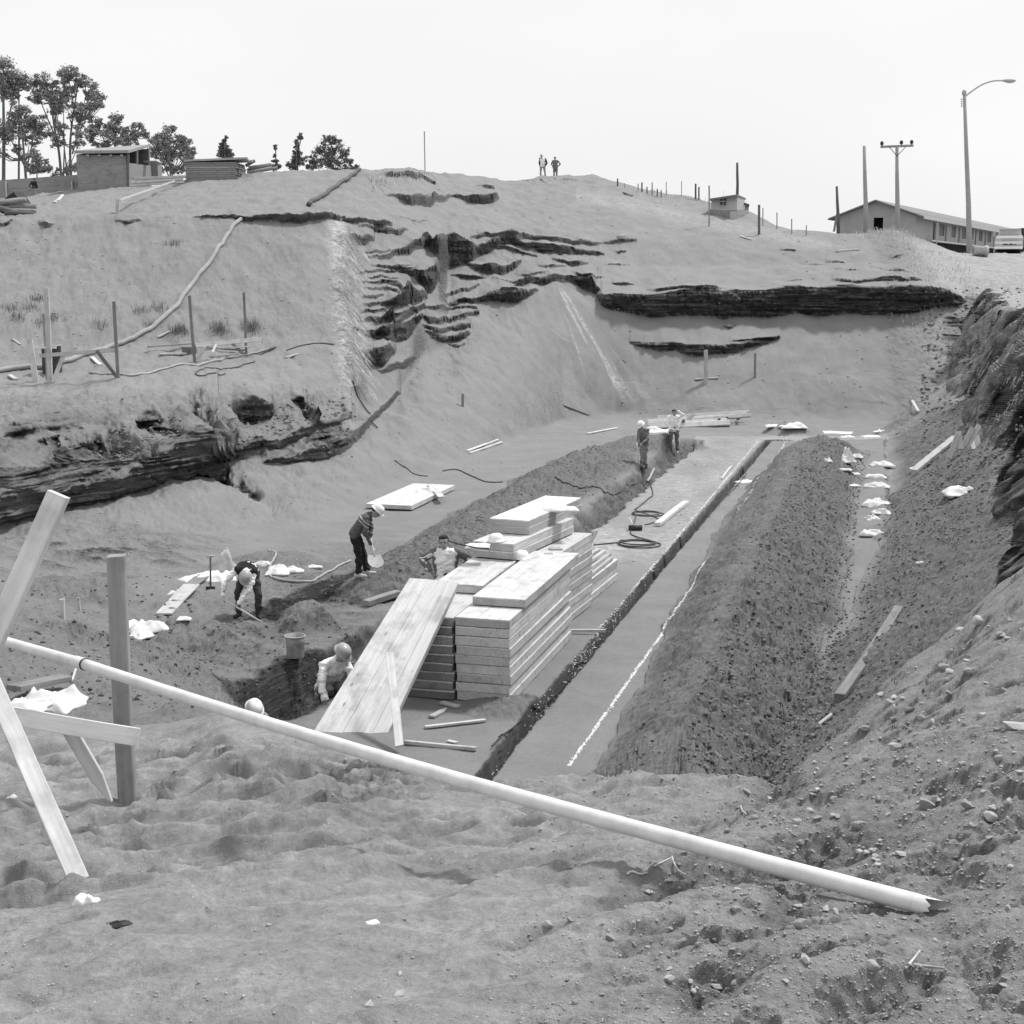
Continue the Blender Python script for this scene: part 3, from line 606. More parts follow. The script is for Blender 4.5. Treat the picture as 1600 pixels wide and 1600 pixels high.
# ------------------------------------------------------------------ object helpers
rnd = random.Random(11)
MATS = {}
def wood(name, lo, hi, grain=1.0, dark=0.0):
    m, n, b = newmat(name); b.inputs['Roughness'].default_value = 0.75
    b.inputs['Specular IOR Level'].default_value = 0.25
    tc = n.nodes.new('ShaderNodeTexCoord'); mpn = n.nodes.new('ShaderNodeMapping'); mpn.inputs['Scale'].default_value = (1.2, 16, 16)
    oi = n.nodes.new('ShaderNodeObjectInfo')
    add = n.nodes.new('ShaderNodeVectorMath'); add.operation = 'ADD'
    sc = n.nodes.new('ShaderNodeVectorMath'); sc.operation = 'SCALE'; sc.inputs[0].default_value = (37, 17, 23); n.links.new(oi.outputs['Random'], sc.inputs['Scale'])
    n.links.new(tc.outputs['Object'], add.inputs[0]); n.links.new(sc.outputs[0], add.inputs[1]); n.links.new(add.outputs[0], mpn.inputs[0])
    g = noise(n, mpn.outputs[0], 1.6 * grain, 6, 0.65)
    c = ramp(n, g, [(0.3, lo), (0.55, (lo + hi) / 2), (0.7, hi)])
    st = ramp(n, noise(n, add.outputs[0], 3.5, 4, 0.6), [(0.3, 0.72), (0.5, 1.0)])
    x = n.nodes.new('ShaderNodeMix'); x.data_type = 'RGBA'; x.blend_type = 'MULTIPLY'; x.inputs[0].default_value = 1
    n.links.new(c, x.inputs[6]); n.links.new(st, x.inputs[7])
    tone = ramp(n, oi.outputs['Random'], [(0.0, 0.70), (1.0, 1.05)])
    y = n.nodes.new('ShaderNodeMix'); y.data_type = 'RGBA'; y.blend_type = 'MULTIPLY'; y.inputs[0].default_value = 1
    n.links.new(x.outputs[2], y.inputs[6]); n.links.new(tone, y.inputs[7])
    # knots
    vo = n.nodes.new('ShaderNodeTexVoronoi'); vo.inputs['Scale'].default_value = 1.0
    mk = n.nodes.new('ShaderNodeMapping'); mk.inputs['Scale'].default_value = (3.2, 7, 7); n.links.new(add.outputs[0], mk.inputs[0]); n.links.new(mk.outputs[0], vo.inputs['Vector'])
    kn = ramp(n, vo.outputs['Distance'], [(0.05, 0.45), (0.12, 1.0)])
    z = n.nodes.new('ShaderNodeMix'); z.data_type = 'RGBA'; z.blend_type = 'MULTIPLY'; z.inputs[0].default_value = 1
    n.links.new(y.outputs[2], z.inputs[6]); n.links.new(kn, z.inputs[7])
    n.links.new(z.outputs[2], b.inputs['Base Color']); bump(n, b, g, 0.4, 0.006)
    MATS[name] = m; return m
def plain(name, v, var=0.15, rough=0.8, scale=6, bumps=0.0, metal=0, bd=0.01):
    m, n, b = newmat(name); b.inputs['Roughness'].default_value = rough; b.inputs['Metallic'].default_value = metal
    b.inputs['Specular IOR Level'].default_value = 0.3
    tc = n.nodes.new('ShaderNodeTexCoord')
    nn = noise(n, tc.outputs['Object'], scale, 6, 0.65)
    n.links.new(ramp(n, nn, [(0.3, v * (1 - var)), (0.7, min(0.95, v * (1 + var)))]), b.inputs['Base Color'])
    if bumps: bump(n, b, noise(n, tc.outputs['Object'], scale * 4, 4, 0.6), bumps, bd)
    MATS[name] = m; return m
fresh = wood("fresh_pine", 0.62, 0.80, 0.8)
pale_w = wood("pale_sawn_wood", 0.46, 0.64)
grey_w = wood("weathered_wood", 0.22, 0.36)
dark_w = wood("dark_wood", 0.10, 0.19)
post_w = wood("post_wood", 0.26, 0.40)
pvc = plain("pipe_plastic", 0.66, 0.14, 0.6, 9, 0.25, 0, 0.003)
black = plain("black_rubber", 0.025, 0.3, 0.6, 10)
hosem = plain("hose_rubber", 0.07, 0.4, 0.55, 6)
palehose = plain("pale_hose", 0.34, 0.2, 0.5, 6)
iron = plain("dark_iron", 0.04, 0.4, 0.6, 12)
paper = plain("sack_paper", 0.72, 0.12, 0.8, 9, 0.5)
paperg = plain("grey_sack_paper", 0.42, 0.25, 0.8, 9, 0.5)
lime = plain("lime", 0.78, 0.15, 0.9, 30, 0.5)
conc = plain("pale_concrete", 0.40, 0.15, 0.85, 6, 0.3)
skin = plain("skin", 0.34, 0.08, 0.55, 20)
hairm = plain("dark_hair", 0.02, 0.4, 0.6, 60, 0.8)
helmw = plain("white_helmet", 0.80, 0.04, 0.35, 3)
helmg = plain("grey_helmet", 0.36, 0.06, 0.35, 3)
gritm = plain("grit", 0.36, 0.3, 0.95, 30)
rockm = plain("pale_rock", 0.62, 0.22, 0.9, 18, 0.7)
rockd = plain("grey_rock", 0.40, 0.28, 0.9, 18, 0.7)

class MB:
    def __init__(s): s.v = []; s.f = []
    def add(s, vs, fs):
        o = len(s.v); s.v += [tuple(x) for x in vs]; s.f += [tuple(i + o for i in f) for f in fs]
    def box(s, x0, x1, y0, y1, z0, z1):
        s.add([(x0, y0, z0), (x1, y0, z0), (x1, y1, z0), (x0, y1, z0), (x0, y0, z1), (x1, y0, z1), (x1, y1, z1), (x0, y1, z1)],
              [(0, 3, 2, 1), (4, 5, 6, 7), (0, 1, 5, 4), (1, 2, 6, 5), (2, 3, 7, 6), (3, 0, 4, 7)])
    def beam(s, p0, p1, w, h, up=Vector((0, 0, 1))):
        p0 = Vector(p0); p1 = Vector(p1); d = (p1 - p0).normalized(); sd = d.cross(up)
        if sd.length < 1e-4: sd = d.cross(Vector((1, 0, 0)))
        sd.normalize(); u = sd.cross(d).normalized()
        vs = []
        for p in (p0, p1):
            for a, b in ((-1, -1), (1, -1), (1, 1), (-1, 1)): vs.append(p + sd * a * w / 2 + u * b * h / 2)
        s.add(vs, [(0, 1, 2, 3)[::-1], (4, 5, 6, 7), (0, 1, 5, 4), (1, 2, 6, 5), (2, 3, 7, 6), (3, 0, 4, 7)])
    def tube(s, pts, r, seg=8, caps=True):
        pts = [Vector(p) for p in pts]; n = len(pts)
        rr = r if isinstance(r, (list, tuple)) else [r] * n
        ref = Vector((0.13, 0.21, 0.97)); rings = []
        prev = None
        for i, p in enumerate(pts):
            d = (pts[min(i + 1, n - 1)] - pts[max(i - 1, 0)]).normalized()
            if prev is None:
                a = d.cross(ref)
                if a.length < 1e-3: a = d.cross(Vector((1, 0, 0)))
            else: a = prev - d * prev.dot(d)
            a.normalize(); b = d.cross(a); prev = a
            rings.append([p + (a * math.cos(t) + b * math.sin(t)) * rr[i] for t in [2 * math.pi * k / seg for k in range(seg)]])
        vs = [x for rg in rings for x in rg]; fs = []
        for i in range(n - 1):
            for k in range(seg):
                fs.append((i * seg + k, i * seg + (k + 1) % seg, (i + 1) * seg + (k + 1) % seg, (i + 1) * seg + k))
        if caps: fs.append(tuple(range(seg))[::-1]); fs.append(tuple((n - 1) * seg + k for k in range(seg)))
        s.add(vs, fs)
    def ell(s, c, r, M=None, nu=10, nv=7, jit=0.0, rg=None):
        c = Vector(c); vs = []; fs = []
        for j in range(nv + 1):
            th = math.pi * j / nv
            for i in range(nu):
                ph = 2 * math.pi * i / nu
                p = Vector((r[0] * math.sin(th) * math.cos(ph), r[1] * math.sin(th) * math.sin(ph), r[2] * math.cos(th)))
                if jit and 0 < j < nv: p *= 1 + (rg or rnd).uniform(-jit, jit)
                if M: p = M @ p
                vs.append(c + p)
        for j in range(nv):
            for i in range(nu):
                fs.append((j * nu + i, (j + 1) * nu + i, (j + 1) * nu + (i + 1) % nu, j * nu + (i + 1) % nu))
        s.add(vs, fs)
    def mesh(s, name, smooth=False):
        m = bpy.data.meshes.new(name); m.from_pydata(s.v, [], s.f); m.update()
        if smooth: m.polygons.foreach_set("use_smooth", [True] * len(m.polygons))
        return m
    def build(s, name, mat, parent=None, smooth=False, bev=0):
        o = bpy.data.objects.new(name, s.mesh(name, smooth)); COL.objects.link(o)
        if mat: o.data.materials.append(mat)
        if parent: o.parent = parent
        if bev:
            b = o.modifiers.new("bevel", 'BEVEL'); b.width = bev; b.segments = 2; b.limit_method = 'ANGLE'
        return o
def tag(o, label=None, cat=None, group=None, kind=None):
    if label: o['label'] = label
    if cat: o['category'] = cat
    if group: o['group'] = group
    if kind: o['kind'] = kind
    return o
def empty(name, M=None):
    o = bpy.data.objects.new(name, None); COL.objects.link(o); o.empty_display_size = 0.1
    if M is not None: o.matrix_world = M
    return o
def frame(p0, p1, up=Vector((0, 0, 1))):
    """matrix whose X runs from p0 to p1"""
    x = (Vector(p1) - Vector(p0)).normalized(); y = Vector(up).cross(x)
    if y.length < 1e-4: y = Vector((0, 1, 0))
    y.normalize(); z = x.cross(y)
    M = Matrix((x, y, z)).transposed().to_4x4(); M.translation = p0
    return M
def wood_mesh(name, L, w, h, rg, point=False, rot=False):
    """a sawn board along +X: slightly bowed, worn edges, ends cut unevenly"""
    mb = MB(); n = max(3, int(L / 0.25)); vs = []; c = min(w, h) * 0.08
    bow = rg.uniform(-1, 1) * L * 0.004; bow2 = rg.uniform(-1, 1) * L * 0.003
    for i in range(n + 1):
        t = i / n; x = L * t; oy = bow * math.sin(math.pi * t); oz = bow2 * math.sin(math.pi * t)
        k = 1 + rg.uniform(-0.02, 0.02)
        ww, hh = w / 2 * k, h / 2 * k
        if point and t > 0.86: ww *= max(0.25, 1 - (t - 0.86) / 0.16)
        ex = rg.uniform(-0.01, 0.01) if i in (0, n) else 0
        for a, b in ((-1, -1), (1, -1), (1, 1), (-1, 1)):
            if a * b > 0: q = ((a * (ww - c), b * hh), (a * ww, b * (hh - c)))
            else: q = ((a * ww, b * (hh - c)), (a * (ww - c), b * hh))
            for yy, zz in q: vs.append((x + ex * (1 if yy > 0 else -1), yy + oy, zz + oz))
    fs = []
    order = list(range(8))
    # order the eight corners round the section
    ang = sorted(range(8), key=lambda k: math.atan2(vs[k][2], vs[k][1]))
    for i in range(n):
        for k in range(8):
            a, b = ang[k], ang[(k + 1) % 8]
            fs.append((i * 8 + a, i * 8 + b, (i + 1) * 8 + b, (i + 1) * 8 + a))
    fs.append(tuple(ang)[::-1]); fs.append(tuple(n * 8 + k for k in ang))
    mb.add(vs, fs); return mb
def board(name, p0, p1, w, h, mat, label, cat, group=None, up=(0, 0, 1), point=False, roll=0):
    p0 = Vector(p0); p1 = Vector(p1)
    mb = wood_mesh(name, (p1 - p0).length, w, h, rnd, point)
    o = mb.build(name, mat); o.matrix_world = frame(p0, p1, Vector(up)) @ Matrix.Rotation(roll, 4, 'X')
    return tag(o, label, cat, group)
def smooth_path(pts, n=6):
    pts = [Vector(p) for p in pts]; out = []
    for i in range(len(pts) - 1):
        a = pts[max(i - 1, 0)]; b = pts[i]; c = pts[i + 1]; d = pts[min(i + 2, len(pts) - 1)]
        for k in range(n):
            t = k / n
            out.append(0.5 * ((2 * b) + (c - a) * t + (2 * a - 5 * b + 4 * c - d) * t * t + (3 * b - a - 3 * c + d) * t ** 3))
    out.append(pts[-1]); return out
def hose(name, px, r, mat, label, cat, lift=None, ymin=0, ymax=1e9, group=None, z=None, n=6):
    pts = []
    for q in px:
        if z is not None:
            x, y = gp(q[0], q[1], z); pts.append(Vector((x, y, z)))
        else: pts.append(G(q[0], q[1], 0, ymin, ymax))
    pts = smooth_path(pts, n)
    for p in pts: p.z = max(p.z if z is not None else -99, gz(p.x, p.y) + (r if lift is None else lift))
    mb = MB(); mb.tube(pts, r, 8); o = mb.build(name, mat, smooth=True)
    return tag(o, label, cat, group)

# ------------------------------------------------------------------ near barrier
A = P(1472, 1422, 3.84)
Bp = P(0, 1000, 7.9); d = (Bp - A).normalized()
pR = 0.029
root = empty("pipe"); root.location = A
tag(root, "long white plastic pipe slanting across the foreground above the sand", "pipe")
mb = MB(); Lp = (Bp - A).length + 1.2
joint = None
# find the coupling on the sight line of (133, 1037)
best = min([i * 0.01 for i in range(100, int(Lp * 100))], key=lambda s: abs(proj(*(A + d * s))[0] - 133))
n = 60; pts = [A + d * ((best - 0.0) * i / n) + Vector((0, 0, -0.035 * math.sin(math.pi * i / n))) for i in range(n + 1)]
# splintered end: rings shrink and skew
mb.tube([p - A for p in pts[1:]], [pR * (1 + 0.01 * math.sin(i * 1.7)) for i in range(1, n + 1)], 20)
sec = mb.build("tube_section", pvc, root, True)
mb = MB(); m0 = pts[1] - A; seg = 20
x = d.cross(Vector((0, 0, 1))).normalized(); y = x.cross(d); vs = []; rg = random.Random(5)
for i in range(seg):
    t = 2 * math.pi * i / seg; o = (x * math.cos(t) + y * math.sin(t)) * pR; vs.append(m0 + o)
for i in range(seg):
    t = 2 * math.pi * i / seg; o = (x * math.cos(t) + y * math.sin(t)) * pR
    vs.append(m0 + o * 0.97 - d * (0.03 + 0.05 * max(0, math.sin(t * 1.5 + 0.6)) + rg.uniform(0, 0.03)))
mb.add(vs, [(i, (i + 1) % seg, seg + (i + 1) % seg, seg + i) for i in range(seg)])
vs2 = [v - (v - m0).normalized() * 0.002 for v in vs]; mb.add(vs2, [(i, seg + i, seg + (i + 1) % seg, (i + 1) % seg) for i in range(seg)])
mb.build("broken_end", pvc, root, True)
mb = MB(); q0 = A + d * best - A
mb.tube([q0 - d * 0.0, q0 + d * 0.004, q0 + d * 0.10, q0 + d * 0.11], [pR * 1.0, pR * 1.14, pR * 1.12, pR * 1.0], 20); mb.build("coupling", pvc, root, True)
mb = MB(); mb.tube([q0 - d * 0.006, q0 + d * 0.002], pR * 1.16, 20); mb.build("rubber_ring", black, root, True)
mb = MB(); mb.tube([q0 + d * 0.10, q0 + d * (Lp - best)], pR * 1.0, 20); mb.build("tube_section", pvc, root, True)

def V3(u, v, Y): return P(u, v, Y)
b0 = G(126, 1374); b0 = Vector(b0)
board("plank", P(-70, 935, 6.6), P(126, 1382, b0.y), 0.078, 0.045, pale_w, "long pale plank leaning down to the sand, nearest of the barrier planks", "plank", "barrier timbers", up=(0.45, -1, 0.25))
board("plank", P(-45, 1075, 7.0), P(92, 772, 7.0), 0.115, 0.04, fresh, "thick light plank with peeling bark edge sticking up at the left edge", "plank", "barrier timbers", up=(-0.25, -1, 0.2))
board("plank", P(18, 1118, 7.3), P(217, 1152, 7.35), 0.10, 0.05, fresh, "short light rail plank nailed across the leaning planks and the square post", "plank", "barrier timbers", up=(0.05, -1, 0.35))
board("plank", P(108, 1140, 7.5), P(172, 1250, 7.5), 0.075, 0.04, pale_w, "short pale plank with pointed end hanging under the cross rail", "plank", "barrier timbers", up=(0.1, -1, 0.2), point=True)
pb = P(200, 1240, 7.75)
board("post", pb - Vector((0, 0, 0.25)), P(182, 868, 7.75), 0.098, 0.09, post_w, "upright brown post with split top standing in the sand behind the white pipe", "post", up=(0.1, -1, 0))

# ------------------------------------------------------------------ formwork panels
def panel(M, L, W, T, label, group, name="formwork_panel", mat=fresh, mat2=pale_w, nb=5, inset=None):
    """framed formwork panel; local X along its length, Y across to the left, Z up"""
    root = empty(name, M); tag(root, label, "formwork panel", group)
    rg = random.Random(hash(label) % 10007 if False else len(label) * 31 + int(M.translation.x * 1000) % 997)
    # deck of boards laid lengthwise with hairline gaps
    mb = MB(); y = 0.0
    for k in range(nb):
        w = W / nb; h = rg.uniform(-0.0015, 0.0015); e0 = rg.uniform(0, 0.006)
        mb.box(e0, L - e0, y + 0.0015, y + w - 0.0015, T - 0.022 + h, T + h); y += w
    mb.build("deck", mat, root, bev=0.002)
    for yy in (0.004, W - 0.044):
        mb = MB(); mb.box(0.045, L - 0.045, yy, yy + 0.04, 0.004, T - 0.0225); mb.build("side_rail", mat2, root, bev=0.002)
    for xx in (0.003, L - 0.043):
        mb = MB(); mb.box(xx, xx + 0.04, 0.004, W - 0.004, 0.002 + rg.uniform(0, 0.012), T - 0.0225); mb.build("end_rail", mat2, root, bev=0.002)
    for k in range(1, 4):
        mb = MB(); mb.box(L * k / 4 - 0.02, L * k / 4 + 0.02, 0.05, W - 0.05, 0.004, T - 0.023); mb.build("batten", mat2, root)
    return root
def headM(x, y, z, hx, hy, jitter=0.0):
    a = math.atan2(hy, hx) + rnd.uniform(-jitter, jitter)
    M = Matrix.Rotation(a, 4, 'Z'); M.translation = (x, y, z); return M
ordn = ["lowest", "second lowest", "third lowest", "fourth lowest", "middle", "fourth from the top", "third from the top", "second from the top", "topmost full-length"]
PT = 0.133
hx, hy = 0.262, 0.965; px_, py_ = -hy, hx   # across, to the left
x0, y0 = gp(797, 1102)
zb = -5.99
for k in range(9):
    jx, jy = rnd.uniform(-0.012, 0.012), rnd.uniform(-0.015, 0.015)
    M = headM(x0 + jx, y0 + jy, zb + k * 0.136, hx, hy, 0.004)
    panel(M, 3.82, 0.80, PT, "%s panel in the front right column of the big pale stack" % ordn[k], "stacked formwork panels, right column")
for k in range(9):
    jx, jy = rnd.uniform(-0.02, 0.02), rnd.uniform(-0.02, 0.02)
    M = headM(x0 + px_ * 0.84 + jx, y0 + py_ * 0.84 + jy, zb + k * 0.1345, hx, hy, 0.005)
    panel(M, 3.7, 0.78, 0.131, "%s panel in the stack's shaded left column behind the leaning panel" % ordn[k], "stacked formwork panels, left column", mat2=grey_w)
zt = zb + 9 * 0.136
panel(headM(x0 + hx * 0.72 + 0.03, y0 + hy * 0.72, zt + 0.002, hx, hy), 3.6, 0.80, PT, "panel set back on top of the right column, its end showing as a step", "panels on top of the stack")
panel(headM(x0 + px_ * 0.84 + hx * 1.5, y0 + py_ * 0.84 + hy * 1.5, zb + 9 * 0.1345 + 0.004, hx, hy), 3.2, 0.78, PT, "panel lying on the left column beside the man in the open cardigan", "panels on top of the stack")
# rear column carries the upper panels
bx0, by0 = x0 + px_ * 0.84 + hx * 3.95, y0 + py_ * 0.84 + hy * 3.95
for k in range(10):
    panel(headM(bx0 + 0.55 + rnd.uniform(-0.01, 0.01), by0 - 0.0, zb + k * 0.1345, 0.33, 0.944), 2.2, 1.05, 0.131, "%s panel of the short rear column under the raised panels" % (ordn[:8] + ["ninth", "topmost"])[k], "rear column of panels under the raised stack", nb=6)
z11 = zb + 10 * 0.136 + 0.004
a1 = P(803, 877, 22.7); 
cx, cy = a1.x, a1.y
panel(headM(cx, cy, z11, 0.40, 0.92), 2.75, 0.74, PT, "lower panel of the raised pair behind the man's elbow", "raised panels at the back of the stack")
panel(headM(cx - 0.005, cy + 0.01, z11 + 0.136, 0.40, 0.92), 2.75, 0.74, PT, "upper panel of the raised pair behind the man's elbow, cables lying on it", "raised panels at the back of the stack")
a2 = P(827, 843, 23.5)
panel(headM(a2.x, a2.y, z11 + 0.272, 0.375, 0.927), 2.7, 0.72, PT, "second highest panel at the back of the stack", "raised panels at the back of the stack")
panel(headM(a2.x - 0.01, a2.y - 0.02, z11 + 0.408, 0.375, 0.927), 2.7, 0.72, 0.12, "highest panel of the whole stack, white cloth at its far end", "raised panels at the back of the stack")
# helmet-like sacks are built further down; batten lying from the stack to the slab edge
e0 = P(892, 986, 23.0); board("batten", Vector((gp(890, 990)[0], gp(890, 990)[1], -5.95)), Vector((gp(946, 990)[0], gp(946, 990)[1], -5.95)), 0.05, 0.05, pale_w, "short batten lying between the stack and the slab edge trench", "batten")

# side pile behind the stack, right
sx, sy = gp(893, 965)
for k in range(3):
    panel(headM(sx + rnd.uniform(-0.01, 0.01), sy, zb + k * 0.14, 0.315, 0.949, 0.004), 3.3, 0.75, 0.137, "%s panel of the low pile at the far right of the big stack" % ["bottom", "middle", "top"][k], "low pile of panels right of the stack", mat2=pale_w)
for k, (off, s0, ln, zz) in enumerate(((0.05, 0.1, 3.0, 0.0), (0.22, 0.3, 3.2, 0.0), (0.36, 0.0, 2.9, 0.0), (0.52, 0.5, 3.0, 0.0), (0.30, 0.8, 2.6, 0.075), (0.46, 1.1, 2.4, 0.075))):
    p = Vector((sx, sy, zb + 0.46 + zz)) + Vector((-0.949, 0.315, 0)) * off + Vector((0.315, 0.949, 0)) * s0
    board("beam", p, p + Vector((0.315 + rnd.uniform(-.01, .01), 0.949, 0)) * ln, 0.07, 0.07, pale_w, "square pale beam, %s from the right on the low pile beside the stack" % ["first", "second", "third", "fourth", "upper left-hand", "upper leftmost"][k], "beam", "loose beams on the low pile")
# tall thin stick lying steeply over the low pile
board("batten", P(902, 885, 25.8), P(932, 830, 27.2), 0.05, 0.03, grey_w, "thin stick slanting up over the loose beams behind the stack", "batten")

# the big leaning panel
c1 = P(640, 903, 20.1); c2 = P(716, 909, 19.75); g1 = P(484, 1152, 17.95); g2 = P(598, 1162, 17.85)
def quad_panel(c1, c2, g1, g2, T=0.05):
    root = empty("leaning_panel", None); root.location = g1
    tag(root, "wide panel of pale boards leaning from the floor up onto the stack, nearest the pipe", "formwork panel")
    nrm = (c2 - g1).cross(c1 - g2).normalized()
    if nrm.z < 0: nrm = -nrm
    mb = MB(); nb = 5; nl = 8; rg = random.Random(8)
    for k in range(nb):
        a = k / nb + 0.002; b = (k + 1) / nb - 0.002; z = rg.uniform(-0.003, 0.003)
        vs = []
        for i in range(nl + 1):
            t = i / nl
            L_ = g1.lerp(c1, t); R_ = g2.lerp(c2, t)
            for q in (L_.lerp(R_, a), L_.lerp(R_, b)):
                q = q - g1
                vs.append(q + nrm * (z + 0.01 * math.sin(3.1 * t))); vs.append(q + nrm * (z - 0.024 + 0.01 * math.sin(3.1 * t)))
        fs = []
        for i in range(nl):
            o = i * 4; p = o + 4
            fs += [(o, o + 2, p + 2, p), (o + 1, p + 1, p + 3, o + 3), (o, p, p + 1, o + 1), (o + 2, o + 3, p + 3, p + 2)]
        fs += [(0, 1, 3, 2), (nl * 4, nl * 4 + 2, nl * 4 + 3, nl * 4 + 1)]
        mb.add(vs, fs)
    deck = mb.build("deck", fresh_l, root)
    for t0, t1, in ((0.0, 1.0),):
        for a, b in ((g1.lerp(g2, 0.03), c1.lerp(c2, 0.03)), (g1.lerp(g2, 0.97), c1.lerp(c2, 0.97))):
            m = MB(); m.beam(a - g1 - nrm * 0.06, b - g1 - nrm * 0.06, 0.045, 0.07, nrm); m.build("side_rail", pale_w, root, bev=0.003)
    return root, nrm
# grain of the leaning panel follows its slope: own material in world space
def wood_dir(name, lo, hi, ax):
    m, n, b = newmat(name); b.inputs['Roughness'].default_value = 0.75; b.inputs['Specular IOR Level'].default_value = 0.25
    tc = n.nodes.new('ShaderNodeTexCoord')
    z = Vector(ax).normalized(); y = z.cross(Vector((0, 0, 1))).normalized(); x = y.cross(z)
    def dot(vv, s):
        q = n.nodes.new('ShaderNodeVectorMath'); q.operation = 'DOT_PRODUCT'; n.links.new(tc.outputs['Object'], q.inputs[0]); q.inputs[1].default_value = vv * s; return q.outputs['Value']
    cb = n.nodes.new('ShaderNodeCombineXYZ'); n.links.new(dot(z, 1.3), cb.inputs[0]); n.links.new(dot(y, 14), cb.inputs[1]); n.links.new(dot(x, 3), cb.inputs[2])
    g = noise(n, cb.outputs[0], 1.5, 6, 0.65); c = ramp(n, g, [(0.3, lo), (0.7, hi)])
    cb2 = n.nodes.new('ShaderNodeCombineXYZ'); n.links.new(dot(z, 3.0), cb2.inputs[0]); n.links.new(dot(y, 6.5), cb2.inputs[1])
    vo = n.nodes.new('ShaderNodeTexVoronoi'); n.links.new(cb2.outputs[0], vo.inputs['Vector']); vo.inputs['Scale'].default_value = 1
    kn = ramp(n, vo.outputs['Distance'], [(0.06, 0.5), (0.16, 1.0)])
    st = ramp(n, noise(n, tc.outputs['Object'], 2.5, 5, 0.6), [(0.33, 0.7), (0.5, 1.0)])
    o = c
    for k in (kn, st):
        q = n.nodes.new('ShaderNodeMix'); q.data_type = 'RGBA'; q.blend_type = 'MULTIPLY'; q.inputs[0].default_value = 1; n.links.new(o, q.inputs[6]); n.links.new(k, q.inputs[7]); o = q.outputs[2]
    n.links.new(o, b.inputs['Base Color']); bump(n, b, g, 0.4, 0.006); return m
fresh_l = wood_dir("leaning_pine", 0.55, 0.78, c1 - g1)
_, nlean = quad_panel(c1, c2, g1, g2)
board("prop", P(624, 1166, 17.2), P(608, 1020, 18.45), 0.11, 0.035, fresh, "narrow upright prop board standing against the front of the leaning panel", "prop board", up=(0.1, -1, 0.3))

# flat panel lying on the left floor with rags on it
fl = G(612, 782); 
q = Vector(gp(643, 799)); q2 = Vector(gp(711, 766)); q3 = Vector(gp(608, 781)); M = headM(0, 0, 0, q2.x - q.x, q2.y - q.y); M.translation = (q.x, q.y, gz(q.x, q.y) + 0.03)
panel(M, (q2 - q).length, 1.25, 0.12, "single white panel lying flat on the open floor with a rag on it", None, nb=6)
FLATP = M.copy()

# ------------------------------------------------------------------ loose timber on the floor
def gb(name, a, b, w, h, mat, label, cat="board", group=None, lift=None, ymin=8, e=0.0, up=(0, 0, 1), point=False):
    p0 = G(a[0], a[1], 0, ymin); p1 = G(b[0], b[1], 0, ymin)
    l = h / 2 + 0.012 if lift is None else lift
    p0.z += l; p1.z += l + e
    return board(name, p0, p1, w, h, mat, label, cat, group, up, point)
gb("board", (730, 706), (778, 688), 0.09, 0.04, fresh, "farther of two parallel boards on the sand left of the spoil ridge", "board")
gb("board", (733, 710), (784, 692), 0.09, 0.04, fresh, "nearer of two parallel boards on the sand left of the spoil ridge", "board")
gb("board", (880, 634), (920, 650), 0.12, 0.05, pale_w, "pale board lying at the foot of the sand fan", "board")
gb("board", (918, 679), (964, 670), 0.12, 0.04, fresh, "white board on the sand behind the far end of the spoil ridge", "board")
gb("beam", (1027, 824), (1072, 789), 0.16, 0.09, fresh, "thick white beam lying on the slab beside the hose coils", "beam")
gb("board", (1128, 750), (1143, 730), 0.07, 0.03, pale_w, "short batten on the far part of the slab near the trench", "batten")
gb("board", (1012, 756), (1022, 738), 0.07, 0.03, pale_w, "small batten at the slab edge by the digging man", "batten")
gb("board", (1017, 902), (1026, 894), 0.06, 0.03, pale_w, "tiny wood offcut on the slab beside the near hose coil", "offcut") if False else None
gb("board", (664, 1140), (758, 1129), 0.06, 0.03, pale_w, "long thin batten on the dark sand in front of the stack", "batten")
gb("board", (674, 1123), (698, 1111), 0.09, 0.03, pale_w, "short pointed offcut close to the corner of the stack", "offcut", point=True)
gb("board", (690, 1101), (716, 1108), 0.10, 0.03, pale_w, "chipped offcut touching the bottom of the stack", "offcut")
gb("board", (632, 1164), (744, 1175), 0.05, 0.05, pale_w, "slim batten lying behind the pipe right of the leaning panel", "batten")
gb("board", (700, 1160), (714, 1164), 0.05, 0.02, pale_w, "tiny wood chip in front of the thin batten", "offcut")
gb("log", (572, 950), (622, 932), 0.17, 0.10, grey_w, "worn heavy timber lying left of the leaning panel", "timber")
gb("board", (256, 962), (300, 924), 0.30, 0.03, pale_w, "wide grey plank sloping on the sand near the bent digger", "plank", e=0.10)
gb("board", (282, 928), (320, 905), 0.28, 0.03, grey_w, "second wide plank leading from the sacks to the first plank", "plank", e=0.05)
gb("board", (22, 1092), (104, 1076), 0.16, 0.05, grey_w, "grey board lying behind the crumpled sack at the left edge", "plank", lift=0.10)
gb("plank", (1311, 1097), (1404, 957), 0.135, 0.07, grey_w, "long weathered plank lying down the dark slope on the right", "plank", lift=0.07)
gb("board", (1280, 1136), (1300, 1120), 0.05, 0.03, pale_w, "small white stick below the long weathered plank", "stick")
gb("beam", (1427, 744), (1492, 690), 0.22, 0.10, pale_w, "long pale beam sliding down from the timber heap on the right slope", "beam", lift=0.12)
hb = G(1500, 712)
